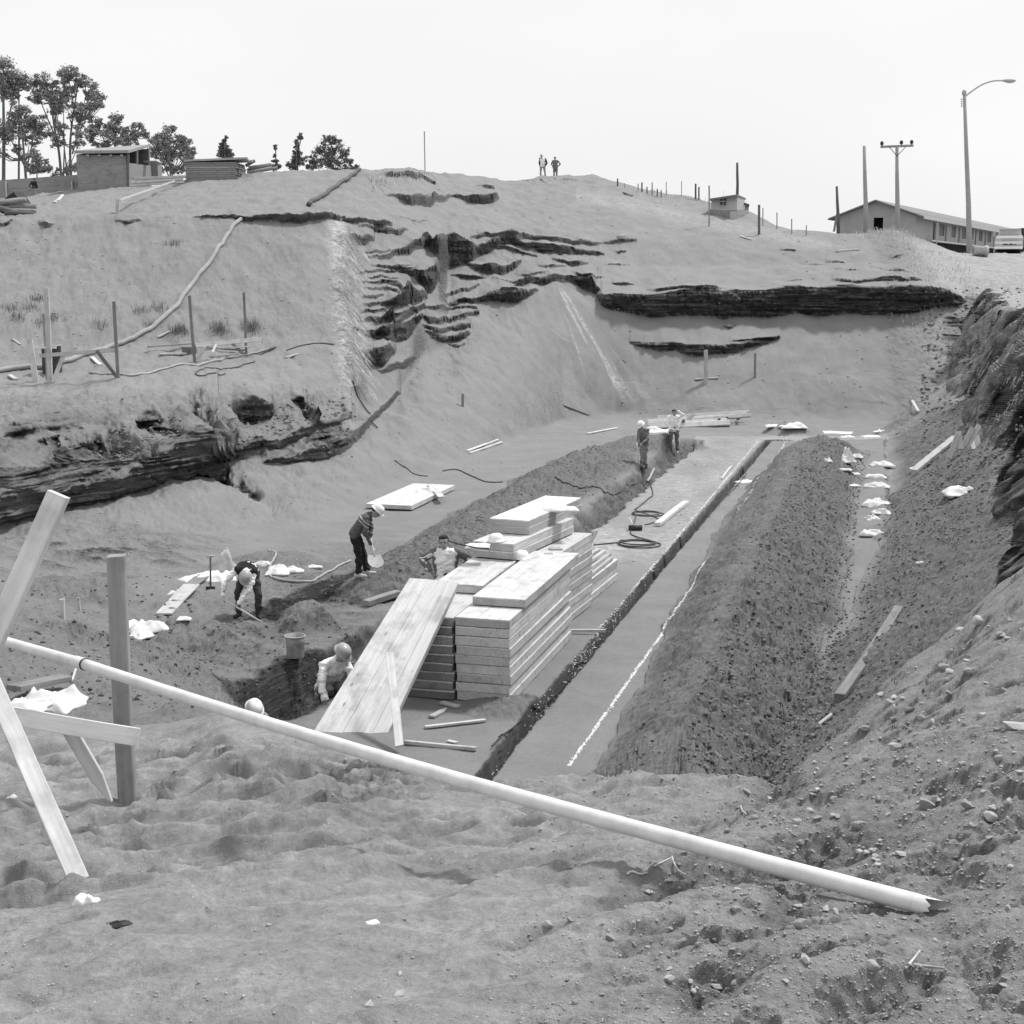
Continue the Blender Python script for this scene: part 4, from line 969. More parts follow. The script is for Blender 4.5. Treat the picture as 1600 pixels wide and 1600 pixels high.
for k, (a, b, lab) in enumerate((((1483, 712), (1497, 678), "leftmost"), ((1502, 702), (1497, 674), "nearly upright"), ((1504, 700), (1520, 668), "long right-leaning"), ((1510, 698), (1530, 664), "longest right-leaning"), ((1522, 704), (1518, 686), "short"), ((1530, 705), (1526, 680), "rightmost"))):
    y = hb.y + 0.1 * k
    p0 = P(a[0], a[1], y); p1 = P(b[0], b[1], y + 0.3); p0.z = min(p0.z, gz(p0.x, p0.y) + 0.15)
    board("board", p0, p1, 0.14, 0.04, pale_w, "%s board in the splayed timber heap on the right slope" % lab, "board", "splayed boards on the right slope", up=(0.2 * (-1) ** k, -1, 0.2))
# stakes on the back slope
def stake(u, vt, vb, w, mat, label, cat="stake", group=None, ymin=20, name="stake", sink=0.3, du=0):
    b = G(u, vb, 0, ymin); t = P(u + du, vt, b.y)
    return board(name, b - Vector((0, 0, sink)), t, w, w * 0.8, mat, label, cat, group, up=(0, -1, 0))
stake(1103, 547, 598, 0.16, pale_w, "pale wooden stake standing on the back slope under the dark lens")
gb("board", (1086, 594), (1122, 592), 0.16, 0.06, pale_w, "short board lying at the foot of the pale stake on the back slope", "board", ymin=20)
stake(1180, 552, 590, 0.09, grey_w, "thin grey stake on the back slope right of the pale one")
stake(723, 615, 636, 0.10, grey_w, "small stake standing alone in the left scree")
stake(1423, 620, 644, 0.12, pale_w, "short stake on the foot of the far right slope", du=-1)
board("stick", G(1435, 644, 0.02, 20), P(1425, 626, G(1423, 644, 0, 20).y), 0.10, 0.06, pale_w, "stick leaning against the short stake on the far right slope", "stick")
stake(97, 936, 967, 0.07, pale_w, "small pale peg on the left floor nearer the white plank")
stake(126, 934, 955, 0.05, pale_w, "thin leaning peg on the left floor right of the other peg", du=-4)
gb("stick", (113, 1072), (122, 1054), 0.02, 0.02, pale_w, "thin white stick poking out of the sand under the pipe coupling", "stick", e=0.1)

# reinforcing bar with ties beside the slab cut
pts = []
for i in range(60):
    t = i / 59; a = Vector((gp(768, 1172)[0], gp(768, 1172)[1], 0)); b = Vector((gp(1168, 742)[0], gp(1168, 742)[1], 0)); p = a.lerp(b, t)
    p.x += 0.02 * math.sin(t * 23); p.z = gz(p.x, p.y) + 0.05; pts.append(p)
rb = empty("reinforcing_bar"); rb.location = pts[0]; tag(rb, "thin black steel bar running along the slab beside the cut", "steel bar")
mb = MB(); mb.tube([p - pts[0] for p in pts], 0.010, 6); mb.build("bar", iron, rb)
for i in range(1, 58, 4):
    mb = MB(); p = pts[i] - pts[0]; mb.tube([p + Vector((-0.05, 0.01, -0.03)), p + Vector((0, 0, 0.02)), p + Vector((0.07, -0.015, -0.03))], 0.009, 5); mb.build("wire_tie", iron, rb)

def crumb_line(name, a, b, w, n, mat, label, seed, off=0.0, gap=0.25, big=0.03):
    rg = random.Random(seed); mb = MB(); A_ = Vector((*gp(*a), 0)); B_ = Vector((*gp(*b), 0)); dd = (B_ - A_).normalized(); sd = Vector((dd.y, -dd.x, 0))
    ph = rg.uniform(0, 9)
    for i in range(n):
        t = rg.random()
        if math.sin(t * 47 + ph) + math.sin(t * 113 + ph) * 0.7 + rg.gauss(0, 0.5) < -1.7 + 2 * gap: continue
        p = A_.lerp(B_, t) + sd * (rg.gauss(0, w) + off + 0.006 * math.sin(t * 60 + ph)); p.z = gz(p.x, p.y) + 0.004
        s = big * rg.uniform(0.3, 1.0); mb.ell(p, (s, s * rg.uniform(0.6, 1.5), s * 0.45), None, 6, 4, 0.25, rg)
    o = mb.build(name, mat); return tag(o, label, "lime line", None, "stuff")
crumb_line("chalk_line", (889, 1197), (1108, 885), 0.012, 2600, lime, "white line of lime crumbs along the foot of the long heap", 3, gap=0.25, big=0.014)
crumb_line("chalk_line", (1150, 820), (1228, 690), 0.02, 500, lime, "faint far end of the lime line beside the heap", 4, gap=0.6, big=0.022)
crumb_line("lime_edge", (778, 1188), (1188, 690), 0.016, 2600, lime, "broken rim of white lime on the left lip of the slab cut", 5, off=-0.095, gap=0.3, big=0.016)

# ------------------------------------------------------------------ hoses and tools
def coil(cx, cy, rx, turns, r, mat, label, tail, seed):
    rg = random.Random(seed); x, y = gp(cx, cy); R = rx * y / F; pts = []
    for q in tail[0]: X, Y = gp(*q); pts.append(Vector((X, Y, z6 + r)))
    n = int(turns * 16)
    for i in range(n + 1):
        t = 2 * math.pi * i / 16; k = 1 + 0.10 * math.sin(i * 0.37 + seed) - 0.06 * (i // 16)
        pts.append(Vector((x + 0.05 * math.sin(i * 0.2) + R * k * math.cos(t + 2.6), y + R * k * 0.95 * math.sin(t + 2.6) + 0.06 * (i // 16), z6 + r + 0.02 * (i // 16))))
    for q in tail[1]: X, Y = gp(*q); pts.append(Vector((X, Y, z6 + r)))
    sp = smooth_path(pts, 3)
    for p in sp: p.z = max(p.z, gz(p.x, p.y) + r)
    mb = MB(); mb.tube(sp, r, 8); return tag(mb.build("hose_coil", mat, smooth=True), label, "hose")
coil(997, 852, 32, 2.6, 0.016, hosem, "near coil of dark hose lying in loops on the slab", ([(928, 853), (945, 851)], [(990, 838), (985, 832)]), 3)
coil(1013, 804, 24, 2.0, 0.014, hosem, "far coil of dark hose looped on the slab behind the roller brush", ([(985, 832), (993, 810)], [(1030, 812), (1008, 821)]), 7)
hose("hose", [(867, 750), (880, 757), (900, 761), (925, 763), (945, 774), (965, 775), (990, 762), (1006, 761), (1020, 771), (1012, 782), (992, 798)], 0.018, hosem, "black hose crossing the trench and sagging onto the slab", "hose", ymin=20)
hose("cable", [(617, 722), (635, 733), (647, 742), (668, 746)], 0.015, hosem, "short dark cable beside the flat white panel", "cable", ymin=20)
hose("cable", [(692, 738), (712, 735), (735, 744), (760, 754), (786, 754)], 0.018, hosem, "dark cable curling over the sand right of the flat white panel", "cable", ymin=20)
hose("cable", [(551, 598), (560, 625), (578, 648), (590, 672)], 0.02, black, "black cable hanging down the cut wall from the terrace corner", "cable", ymin=25, lift=0.06)
hose("hose", [(420, 862), (431, 866), (428, 878), (420, 892), (428, 905), (456, 912), (490, 911), (522, 893), (548, 878)], 0.024, palehose, "thick hose curving over the sand between the two left diggers", "hose", ymin=18)
# rods over the trench behind the stack
board("rod", P(885, 841, 26), P(924, 842, 27.4), 0.03, 0.03, iron, "dark rod behind the stack's right corner", "rod")
# roller brush
rx_, ry_ = gp(992, 829); rb = empty("roller_brush"); rb.location = (rx_, ry_, z6 + 0.07); tag(rb, "dark roller brush with short white handle lying on the slab between the coils", "brush")
mb = MB(); mb.tube([(-0.15, 0, 0), (0.17, 0, 0.0)], 0.065, 14); mb.build("roller", iron, rb, True, )
mb = MB(); mb.tube([(-0.02, 0.03, 0.0), (-0.10, 0.45, 0.16)], 0.017, 8); mb.build("handle", fresh, rb, True)
# pick standing by the digger
tp = G(329, 921); rt = empty("spade"); rt.location = tp; tag(rt, "spade stuck upright in the sand beside the cement sacks", "spade")
h = (921 - 868) / F * tp.y
mb = MB(); mb.tube([(0, 0, -0.05), (0.02, 0, h)], 0.018, 8); mb.build("shaft", dark_w, rt, True)
mb = MB(); mb.tube([(-0.05, 0, h), (0.09, 0, h + 0.01)], 0.02, 8); mb.build("grip", pale_w, rt, True)
mb = MB(); mb.box(-0.09, 0.09, -0.012, 0.012, -0.15, 0.05); mb.build("blade", iron, rt, bev=0.01)
# wire drum / bucket
bk = G(462, 1029); rt = empty("bucket"); rt.location = bk; tag(rt, "battered grey bucket standing on the sand behind the squatting man", "bucket")
mb = MB(); n = 20; H_ = 0.34; vs = []
for j, (zz, r) in enumerate(((0.0, 0.135), (0.12, 0.142), (0.24, 0.148), (H_, 0.158), (H_, 0.148), (0.02, 0.128))):
    for i in range(n): vs.append((r * math.cos(2 * math.pi * i / n) * (1 + 0.03 * math.sin(i * 2 + j)), r * math.sin(2 * math.pi * i / n), zz))
fs = [(j * n + i, j * n + (i + 1) % n, (j + 1) * n + (i + 1) % n, (j + 1) * n + i) for j in range(5) for i in range(n)] + [tuple(range(5 * n, 6 * n))]
mb.add(vs, fs); mb.build("pail", plain("zinc", 0.24, 0.4, 0.6, 8, 0.3), rt, True)
mb = MB(); mb.tube([(0.16 * math.cos(t), 0.16 * math.sin(t), H_) for t in [2 * math.pi * i / 20 for i in range(21)]], 0.008, 6); mb.build("rim", conc, rt, True)

# ------------------------------------------------------------------ sacks, rags and paper
def crumple(name, loc, sx, sy, sz, seed, mat, label, cat, rotz=0, group=None, sharp=0.5, n=24):
    """a folded, creased sheet with a bulging upper side"""
    rs_ = np.random.RandomState(seed); x, y = np.meshgrid(np.linspace(-1, 1, n), np.linspace(-1, 1, n), indexing='ij')
    X = x * sx / 2 * (1 + 0.25 * fbm(x * 1.5 + seed, y * 1.5, 2, seed)); Y = y * sy / 2 * (1 + 0.25 * fbm(x * 1.5, y * 1.5 + seed, 2, seed + 9))
    e = np.clip(1 - np.maximum(np.abs(x), np.abs(y)) ** 3, 0, 1)
    rdg = 1 - 2.6 * np.abs(fbm(x * 1.1 + seed * 1.3, y * 1.1, 2, seed + 3, 0.45)); Z = sz * 0.9 * e * (0.18 + 0.5 * np.clip(rdg, 0, 1) + 0.55 * sharp * fbm(x * 2.2 + 5, y * 2.2 + seed, 2, seed + 5))
    if sz > 0.35: Z = Z + sz * 0.55 * e * np.exp(-((x - 0.1) ** 2 + (y - 0.1) ** 2) * 2.5) * (0.6 + 1.2 * fbm(x * 3 + seed, y * 3, 3, seed + 8))
    top = [(float(a), float(b), float(max(c, 0.0)) + 0.004) for a, b, c in zip(X.ravel(), Y.ravel(), Z.ravel())]
    bot = [(a, b, c * 0.35 - 0.02) for a, b, c in top]
    fs = [];
    for i in range(n - 1):
        for j in range(n - 1):
            q = (i * n + j, (i + 1) * n + j, (i + 1) * n + j + 1, i * n + j + 1); fs.append(q); fs.append(tuple(n * n + k for k in q[::-1]))
    bd = [(i, 0) for i in range(n)] + [(n - 1, j) for j in range(1, n)] + [(i, n - 1) for i in range(n - 2, -1, -1)] + [(0, j) for j in range(n - 2, 0, -1)]
    for (a, b), (c, d_) in zip(bd, bd[1:] + bd[:1]):
        p = a * n + b; q = c * n + d_; fs.append((p, q, n * n + q, n * n + p)[::-1])
    mb = MB(); mb.add(top + bot, fs); o = mb.build(name, mat, smooth=True); o.location = loc; o.rotation_euler = (0, 0, rotz)
    return tag(o, label, cat, group)
def sack(u, v, w, d_, h, seed, label, mat=paper, rot=0, ymin=8, name="cement_sack", cat="paper sack", group=None, sharp=0.5):
    p = G(u, v, -0.01, ymin); p.z = gz(p.x, p.y) ; return crumple(name, p, w, d_, h, seed, mat, label, cat, rot, group, sharp)
sack(205, 985, 0.75, 0.6, 0.30, 1, "large torn white sack lying left behind the upright post")
sack(232, 985, 0.6, 0.45, 0.26, 2, "torn sack flap right of the upright post", rot=0.4)
sack(222, 998, 0.35, 0.3, 0.12, 21, "small sack scrap in front of the torn sacks by the post", rot=0.9)
sack(72, 1103, 0.62, 0.5, 0.30, 3, "crumpled white sack in the hollow at the left edge above the rail")
sack(40, 1108, 0.35, 0.3, 0.16, 4, "smaller crumpled scrap left of the white sack at the left edge")
sack(318, 905, 0.9, 0.5, 0.22, 5, "heap of white sacks left of the bent digger's spade", rot=0.6)
sack(348, 905, 0.5, 0.6, 0.30, 6, "white sack right behind the spade beside the bent digger", rot=0.2)
sack(355, 895, 0.55, 0.4, 0.55, 7, "stiff sack standing up in a point behind the bent digger", mat=paperg, rot=0.5)
sack(274, 928, 0.25, 0.2, 0.12, 8, "small crumpled scrap left of the sack heap")
sack(288, 972, 0.22, 0.16, 0.06, 81, "flat scrap of paper below the wide plank")
sack(434, 897, 0.5, 0.4, 0.25, 9, "crumpled sack right of the bent digger under the hose")
sack(410, 884, 0.4, 0.2, 0.16, 10, "folded white rag just right of the bent digger's helmet")
sack(461, 893, 0.35, 0.25, 0.16, 11, "white paper scrap between the hose loop and the man in the sweater")
sack(490, 888, 0.35, 0.14, 0.08, 12, "narrow strip of white paper near the man in the sweater")
sack(1240, 668, 1.0, 0.8, 0.30, 13, "tall white heap of sacks at the far end of the long heap", ymin=30)
sack(1208, 668, 0.6, 0.5, 0.15, 14, "flat white scraps left of the tall sack heap at the far end", ymin=30)
for k, (u, v, w, h, lab) in enumerate(((1306, 676, 1.2, 0.12, "pale flat scrap stretched over the far tip of the heap"), (1325, 683, 0.5, 0.1, "white scrap just below the far tip of the heap"), (1376, 674, 0.5, 0.18, "boxy white scrap at the far right of the corridor"), (1362, 683, 0.7, 0.12, "flat white scrap left of the boxy one in the corridor"),
                                 (1322, 722, 0.55, 0.42, "white sack standing in a peak on the right flank of the heap"), (1338, 716, 0.4, 0.16, "scrap right beside the peaked sack"), (1293, 723, 0.3, 0.22, "small triangular scrap on the heap left of the peaked sack"), (1320, 734, 0.4, 0.1, "low scrap below the peaked sack"),
                                 (1378, 728, 0.7, 0.25, "wide crumpled sack, farthest of the row along the corridor"), (1334, 743, 0.35, 0.08, "small flat scrap on the corridor's left side"), (1368, 746, 0.6, 0.18, "second crumpled sack of the row along the corridor"), (1331, 760, 0.45, 0.05, "thin paper strip lying on the corridor's left edge"),
                                 (1370, 761, 0.75, 0.2, "long white sack in the middle of the corridor row"), (1370, 790, 0.7, 0.3, "crumpled sack nearer in the corridor row"), (1378, 802, 0.5, 0.22, "lumpy sack against the corridor's right step"), (1363, 812, 0.35, 0.2, "small sack below the lumpy one"), (1366, 836, 0.65, 0.22, "nearest crumpled sack of the corridor row"),
                                 (1430, 732, 0.3, 0.08, "tiny scrap left of the sliding beam"), (1165, 753, 0.5, 0.10, "white rag lying across the slab cut"))):
    sack(u, v, w, w * rnd.uniform(0.5, 0.8), h, 30 + k, lab, ymin=20, rot=rnd.uniform(-0.5, 0.5))
sack(1504, 772, 0.80, 0.6, 0.30, 60, "big crumpled white sack on the dark right slope", ymin=15)
sack(1438, 880, 0.15, 0.1, 0.06, 61, "small white scrap high on the right slope", ymin=12)
# rags on the panels
def on_plane(u, v, z): x, y = gp(u, v, z); return Vector((x, y, z))
crumple("rag", on_plane(664, 768, FLATP.translation.z + 0.12), 0.5, 0.35, 0.22, 70, paper, "rag bundled in the middle of the flat white panel", "rag")
pa = on_plane(672, 757, FLATP.translation.z + 0.16); pb_ = on_plane(690, 777, FLATP.translation.z + 0.15)
board("board", pa, pb_, 0.18, 0.03, pale_w, "short board lying across the flat white panel over the rag", "board")
crumple("rag", on_plane(876, 796, z11 + 0.408 + 0.125), 0.6, 0.35, 0.14, 71, paper, "white cloth thrown over the far end of the highest panel", "rag")
crumple("cloth", on_plane(747, 853, z11 + 0.136 + PT + 0.003), 0.4, 0.3, 0.06, 72, paper, "light cloth on the raised panel by the man's elbow", "rag")
mb = MB(); mb.tube([on_plane(700, 845, z11 + 0.25), on_plane(720, 851, z11 + 0.29), on_plane(745, 856, z11 + 0.285), on_plane(764, 857, z11 + 0.285)], 0.012, 6); tag(mb.build("cable", black), "black cable running from behind the man onto the raised panel", "cable")
crumple("scrap", on_plane(868, 857, zt + PT + 0.006), 0.22, 0.12, 0.05, 73, paperg, "small scrap on the far top of the stack", "scrap")
crumple("scrap", on_plane(857, 865, zt + PT + 0.006), 0.16, 0.08, 0.03, 74, paperg, "thin splinter on the far top of the stack", "scrap")
crumple("sack_roll", on_plane(900, 885, zb + 0.62), 0.36, 0.22, 0.16, 75, paper, "white rag on the loose beams beside the stack", "rag")
# a helmet put down on the panels (two of them)
def helmet_mesh(mb, M, s=1.0):
    n = 18; vs = []; fs = []
    prof = [(0.0, 0.125), (0.05, 0.121), (0.09, 0.103), (0.118, 0.072), (0.128, 0.035), (0.130, 0.0001)]
    prof2 = [(-0.004, 0.146), (0.0, 0.146)] + prof
    for z, r in prof2:
        for i in range(n):
            t = 2 * math.pi * i / n; k = 1.0
            if r > 0.14: k = 1.0 + 0.22 * max(0, math.cos(t)) ** 3
            ridge = 0.004 * max(0, math.cos(2 * t)) if 0.03 < z else 0
            vs.append(M @ Vector((r * 1.08 * k * math.cos(t), r * 0.92 * math.sin(t), z + ridge)) * 1)
    for j in range(len(prof2) - 1):
        for i in range(n): fs.append((j * n + i, j * n + (i + 1) % n, (j + 1) * n + (i + 1) % n, (j + 1) * n + i))
    fs.append(tuple((len(prof2) - 1) * n + i for i in range(n)))
    mb.add(vs, fs)
for u, v, z, lab in ((815, 872, zt + PT, "white helmet resting on the top panel right of the raised panels"), (775, 845, z11 + 0.272, "white helmet resting against the highest panels")):
    mb = MB(); helmet_mesh(mb, Matrix.Translation(on_plane(u, v, z + 0.012)) @ Matrix.Rotation(0.6, 4, 'Z')); tag(mb.build("helmet", helmw, smooth=True), lab, "helmet")
# ------------------------------------------------------------------ left terrace
def tpost(u0, v0, u1, v1, w, mat, label, cat="post", group="posts on the left terrace", name="post", h=None, Y=None):
    b = G(u1, v1, 0, 25) if Y is None else P(u1, v1, Y)
    t = P(u0, v0, b.y)
    return board(name, b - Vector((0, 0, 0.25)), t, w, (h or w * 0.8), mat, label, cat, group, up=(0, -1, 0))
tpost(46, 531, 57, 597, 0.17, fresh, "short wide white board standing at the left end of the terrace rail", "board", None, "board", 0.05)
tpost(72, 450, 78, 597, 0.14, pale_w, "thick tall post, leftmost of the tall terrace posts")
tpost(68, 490, 74, 594, 0.07, grey_w, "thin pole tied beside the thick tall terrace post")
tpost(178, 471, 185, 592, 0.09, grey_w, "tall weathered post with forked top, second of the terrace posts")
tpost(296, 462, 305, 567, 0.09, grey_w, "tall thin post, third of the terrace posts")
tpost(381, 457, 385, 557, 0.08, grey_w, "tall thin post, rightmost of the terrace posts")
def rail(a, b, Y0, Y1, w, h, mat, label, cat="rail", group="terrace rails and braces", name="rail"):
    return board(name, P(a[0], a[1], Y0), P(b[0], b[1], Y1), w, h, mat, label, cat, group, up=(0, -1, 0.2))
Yt = G(78, 597, 0, 25).y; Yu = G(185, 592, 0, 25).y; Yv = G(305, 567, 0, 25).y; Yw = G(385, 557, 0, 25).y
rail((62, 556), (180, 547), Yt, Yu, 0.11, 0.04, pale_w, "long rail between the thick post and the forked post")
rail((52, 543), (88, 543), Yt + 0.4, Yt + 0.4, 0.07, 0.04, fresh, "short white rail behind the thick tall post")
rail((305, 540), (405, 530), Yv, Yw, 0.14, 0.04, pale_w, "long rail between the two right terrace posts")
rail((322, 545), (405, 540), Yv + .3, Yw + .3, 0.05, 0.03, pale_w, "thin lower rail by the rightmost terrace posts")
rail((84, 594), (99, 556), Yt - .1, Yt, 0.12, 0.04, pale_w, "slanting brace right of the thick tall post", "brace")
rail((70, 596), (60, 587), Yt - .15, Yt, 0.06, 0.03, fresh, "tiny white peg board at the foot of the thick post", "brace")
rail((185, 592), (151, 548), Yu, Yu, 0.10, 0.05, dark_w, "dark brace leaning against the foot of the forked post", "brace")
rail((308, 562), (320, 542), Yv, Yv, 0.11, 0.04, pale_w, "short brace right of the third terrace post", "brace")
rail((385, 557), (360, 534), Yw, Yw - .1, 0.11, 0.05, grey_w, "grey brace at the foot of the rightmost terrace post", "brace")
rail((332, 550), (338, 538), Yv, Yv + .2, 0.07, 0.03, fresh, "short light stick between the two right terrace posts", "brace")
rail((402, 545), (408, 527), Yw, Yw + .2, 0.06, 0.03, fresh, "short light stick right of the rightmost terrace post", "brace")
# drum behind the post
dr = G(74, 590, 0, 25); rt = empty("oil_drum"); rt.location = dr + Vector((0, 0.5, 0)); tag(rt, "dark metal drum standing behind the thick tall post", "drum")
mb = MB(); mb.tube([(0, 0, 0), (0, 0, 0.28), (0, 0, 0.29), (0, 0, 0.31), (0, 0, 0.32), (0, 0, 0.62), (0, 0, 0.63), (0, 0, 0.65), (0, 0, 0.66), (0, 0, 0.92)], [0.29, 0.29, 0.30, 0.30, 0.29, 0.29, 0.30, 0.30, 0.29, 0.29], 24); mb.build("barrel", iron, rt)
mb = MB(); mb.tube([(0.29 * math.cos(t), 0.29 * math.sin(t), 0.92) for t in [2 * math.pi * i / 24 for i in range(25)]], 0.018, 6); mb.build("rim", conc, rt, True)
hose("hose", [(-60, 600), (0, 583), (45, 577), (80, 574), (112, 567), (150, 552), (187, 541), (212, 530), (232, 519), (250, 505), (268, 488), (285, 467), (302, 446), (320, 423), (337, 398), (352, 375), (365, 356), (377, 346)], 0.085, plain("layflat_hose", 0.30, 0.15, 0.7, 3), "thick grey hose running across the terrace and up the long slope", "hose", ymin=28)
hose("hose", [(482, 324), (500, 311), (522, 296), (545, 281), (562, 268)], 0.10, hosem, "thick dark hose climbing the upper slope to the skyline", "hose", ymin=50)
board("board", P(519, 255, 82), P(540, 268, 82), 0.16, 0.06, fresh, "white board tilted up on the skyline in front of the bushy trees", "board")
hose("thin_pipe", [(140, 584), (190, 587), (250, 580), (300, 572), (345, 565), (380, 558), (420, 548)], 0.035, palehose, "thin pale pipe lying along the terrace in front of the posts", "pipe", ymin=28)
hose("cable", [(352, 585), (320, 589), (306, 585), (312, 580), (345, 579), (375, 574), (398, 567)], 0.02, hosem, "cable folded in a long loop on the terrace", "cable", ymin=28)
hose("cable", [(448, 549), (470, 541), (490, 537), (510, 538), (522, 540)], 0.02, hosem, "thin cable arching over the right end of the terrace", "cable", ymin=28)
gb("board", (232, 549), (300, 545), 0.12, 0.05, grey_w, "long grey board behind the third terrace post", "board", ymin=28, lift=0.15)
gb("board", (250, 557), (292, 555), 0.2, 0.05, pale_w, "pale wide board on the terrace left of the third post", "board", ymin=28)
gb("board", (318, 548), (382, 553), 0.14, 0.05, dark_w, "dark board lying between the two right terrace posts", "board", ymin=28, lift=0.1)
gb("board", (330, 560), (372, 556), 0.12, 0.05, pale_w, "pale board in front of the dark board on the terrace", "board", ymin=28)
gb("box", (290, 553), (303, 553), 0.3, 0.22, dark_w, "dark wooden box behind the third terrace post", "box", ymin=28)
gb("board", (247, 529), (266, 519), 0.10, 0.04, pale_w, "short stick on the slope foot above the grey board", "stick", ymin=28)
gb("board", (144, 561), (157, 572), 0.12, 0.04, fresh, "short white board on the terrace left of the dark brace", "board", ymin=28)
gb("board", (15, 590), (25, 595), 0.13, 0.05, fresh, "white block of wood near the left end of the terrace", "board", ymin=28)
gb("board", (20, 532), (32, 540), 0.07, 0.03, pale_w, "small light stick on the slope above the white board", "stick", ymin=28)
gb("board", (400, 555), (430, 545), 0.10, 0.04, dark_w, "dark bent stick at the right end of the terrace pipes", "stick", ymin=28)
gb("board", (446, 560), (466, 554), 0.12, 0.03, pale_w, "pale board near the terrace corner", "board", ymin=28)

# ------------------------------------------------------------------ sheds and timber on the upper bench
plankw = wood("shed_planks", 0.25, 0.37, 0.7)
shedl = wood("shed_light", 0.33, 0.46, 0.7)
def plank_wall(mb, p0, p1, zb0, zb1, zt0, zt1, n, th=0.03, rg=rnd, horiz=True):
    """boards from floor to top between plan points p0 and p1"""
    p0 = Vector(p0); p1 = Vector(p1); d = (p1 - p0); nrm = Vector((d.y, -d.x, 0)).normalized()
    for k in range(n):
        a = k / n + 0.0004; b = (k + 1) / n - 0.0004; off = nrm * rg.uniform(-0.008, 0.008)
        vs = []
        for q, zb_, zt_ in ((p0, zb0, zt0), (p1, zb1, zt1)):
            for t in (a, b):
                z = zb_ + (zt_ - zb_) * t
                for s in (-th / 2, th / 2): vs.append(Vector((q.x, q.y, z)) + off + nrm * s)
        mb.add(vs, [(0, 1, 3, 2), (4, 6, 7, 5), (0, 4, 5, 1), (2, 3, 7, 6), (1, 5, 7, 3), (0, 2, 6, 4)])
Y = 79.0
o = Vector((P(122, 297, Y).x, Y, P(122, 297, Y).z)); rt = empty("plank_shed"); rt.location = o
tag(rt, "plank shed with slanting roof and dark open gable on the left skyline", "shed")
def lp(u, v, Y): return P(u, v, Y) - o
a = lp(122, 297, Y); b = lp(199, 297, Y); ta = lp(122, 241.5, Y); tb = lp(199, 241.5, Y)
mb = MB(); plank_wall(mb, (a.x, 0, 0), (b.x, 0, 0), -0.4, -0.4, ta.z, tb.z - 0.05, 9); mb.build("front_wall", plankw, rt)
c_ = lp(236, 277, 83.6)
mb = MB(); plank_wall(mb, (b.x, 0, 0), (c_.x, c_.y, 0), -0.4, -0.2, lp(200, 254, Y).z, lp(236, 259, 83.6).z, 7); mb.build("side_wall", plankw, rt)
mb = MB(); plank_wall(mb, (a.x, 0, 0), (a.x - 0.3, 4.6, 0), -0.4, -0.2, ta.z, lp(140, 237.5, 84).z, 7); plank_wall(mb, (a.x - 0.3, 4.6, 0), (c_.x - .1, c_.y, 0), -0.4, -0.2, lp(140, 237.5, 84).z, lp(236, 232.5, 83.6).z, 7); mb.build("rear_wall", dark_w, rt)
r0 = lp(116, 240, Y - 0.3); r1 = lp(201, 239, Y - 0.3); r2 = lp(233, 230, 83.9); r3 = lp(150, 236, 84.2)
mb = MB(); th = Vector((0, 0, 0.16)); mb.add([r0, r1, r2, r3, r0 + th, r1 + th, r2 + th, r3 + th], [(0, 3, 2, 1), (4, 5, 6, 7), (0, 1, 5, 4), (1, 2, 6, 5), (2, 3, 7, 6), (3, 0, 4, 7)]); mb.build("roof", plankw, rt)
mb = MB(); mb.beam(lp(200, 293, Y), lp(200, 240, Y), 0.12, 0.12); mb.build("corner_post", dark_w, rt)
mb = MB(); mb.beam(lp(214, 257, 81), lp(214, 236, 81), 0.10, 0.10); mb.build("gable_post", plankw, rt)
mb = MB(); mb.beam(lp(232, 276, 83.8), lp(232, 232, 83.8), 0.14, 0.14); mb.build("corner_post", plankw, rt)
for u in (137, 155, 173, 190):
    mb = MB(); mb.beam(lp(u, 243, Y - 0.35), lp(u, 243, Y + 0.5), 0.14, 0.1); mb.build("rafter_end", shedl, rt)
# lean-to table right of the shed
rt2 = board("shelf_board", P(226, 253, 82.5), P(246, 252, 82.5), 0.5, 0.06, plankw, "board shelf projecting right of the shed gable", "shelf")
bx = P(240, 275, 84); rt = empty("crate"); rt.location = bx; tag(rt, "weathered wooden crate tucked beside the shed's right corner", "crate")
mb = MB(); plank_wall(mb, (-0.35, 0, 0), (0.25, 0, 0), -0.3, -0.3, 0.75, 0.75, 5); mb.build("front_panel", plankw, rt)
mb = MB(); plank_wall(mb, (0.25, 0, 0), (0.35, 0.6, 0), -0.3, -0.3, 0.75, 0.75, 5); mb.build("side_panel", plankw, rt)
mb = MB(); mb.box(-0.37, 0.37, -0.02, 0.62, 0.75, 0.79); mb.build("lid", shedl, rt)
# hoarding
o = P(0, 306, 82); rt = empty("board_fence"); rt.location = o; tag(rt, "smooth pale board fence left of the shed on the skyline", "fence")
mb = MB(); q0 = P(-90, 300, 82) - o; q1 = P(122, 297, 82) - o; plank_wall(mb, (q0.x, 0, 0), (q1.x, 0, 0), -1, -0.6, (P(-90, 288, 82) - o).z, (P(122, 273, 82) - o).z, 10); mb.build("boarding", shedl, rt)
for u in (10, 113):
    mb = MB(); p = P(u, 300, 81.9) - o; mb.beam(p - Vector((0, 0, 0.6)), Vector((p.x, p.y, (P(u, 283, 81.9) - o).z)), 0.09, 0.07); mb.build("fence_post", pale_w, rt)
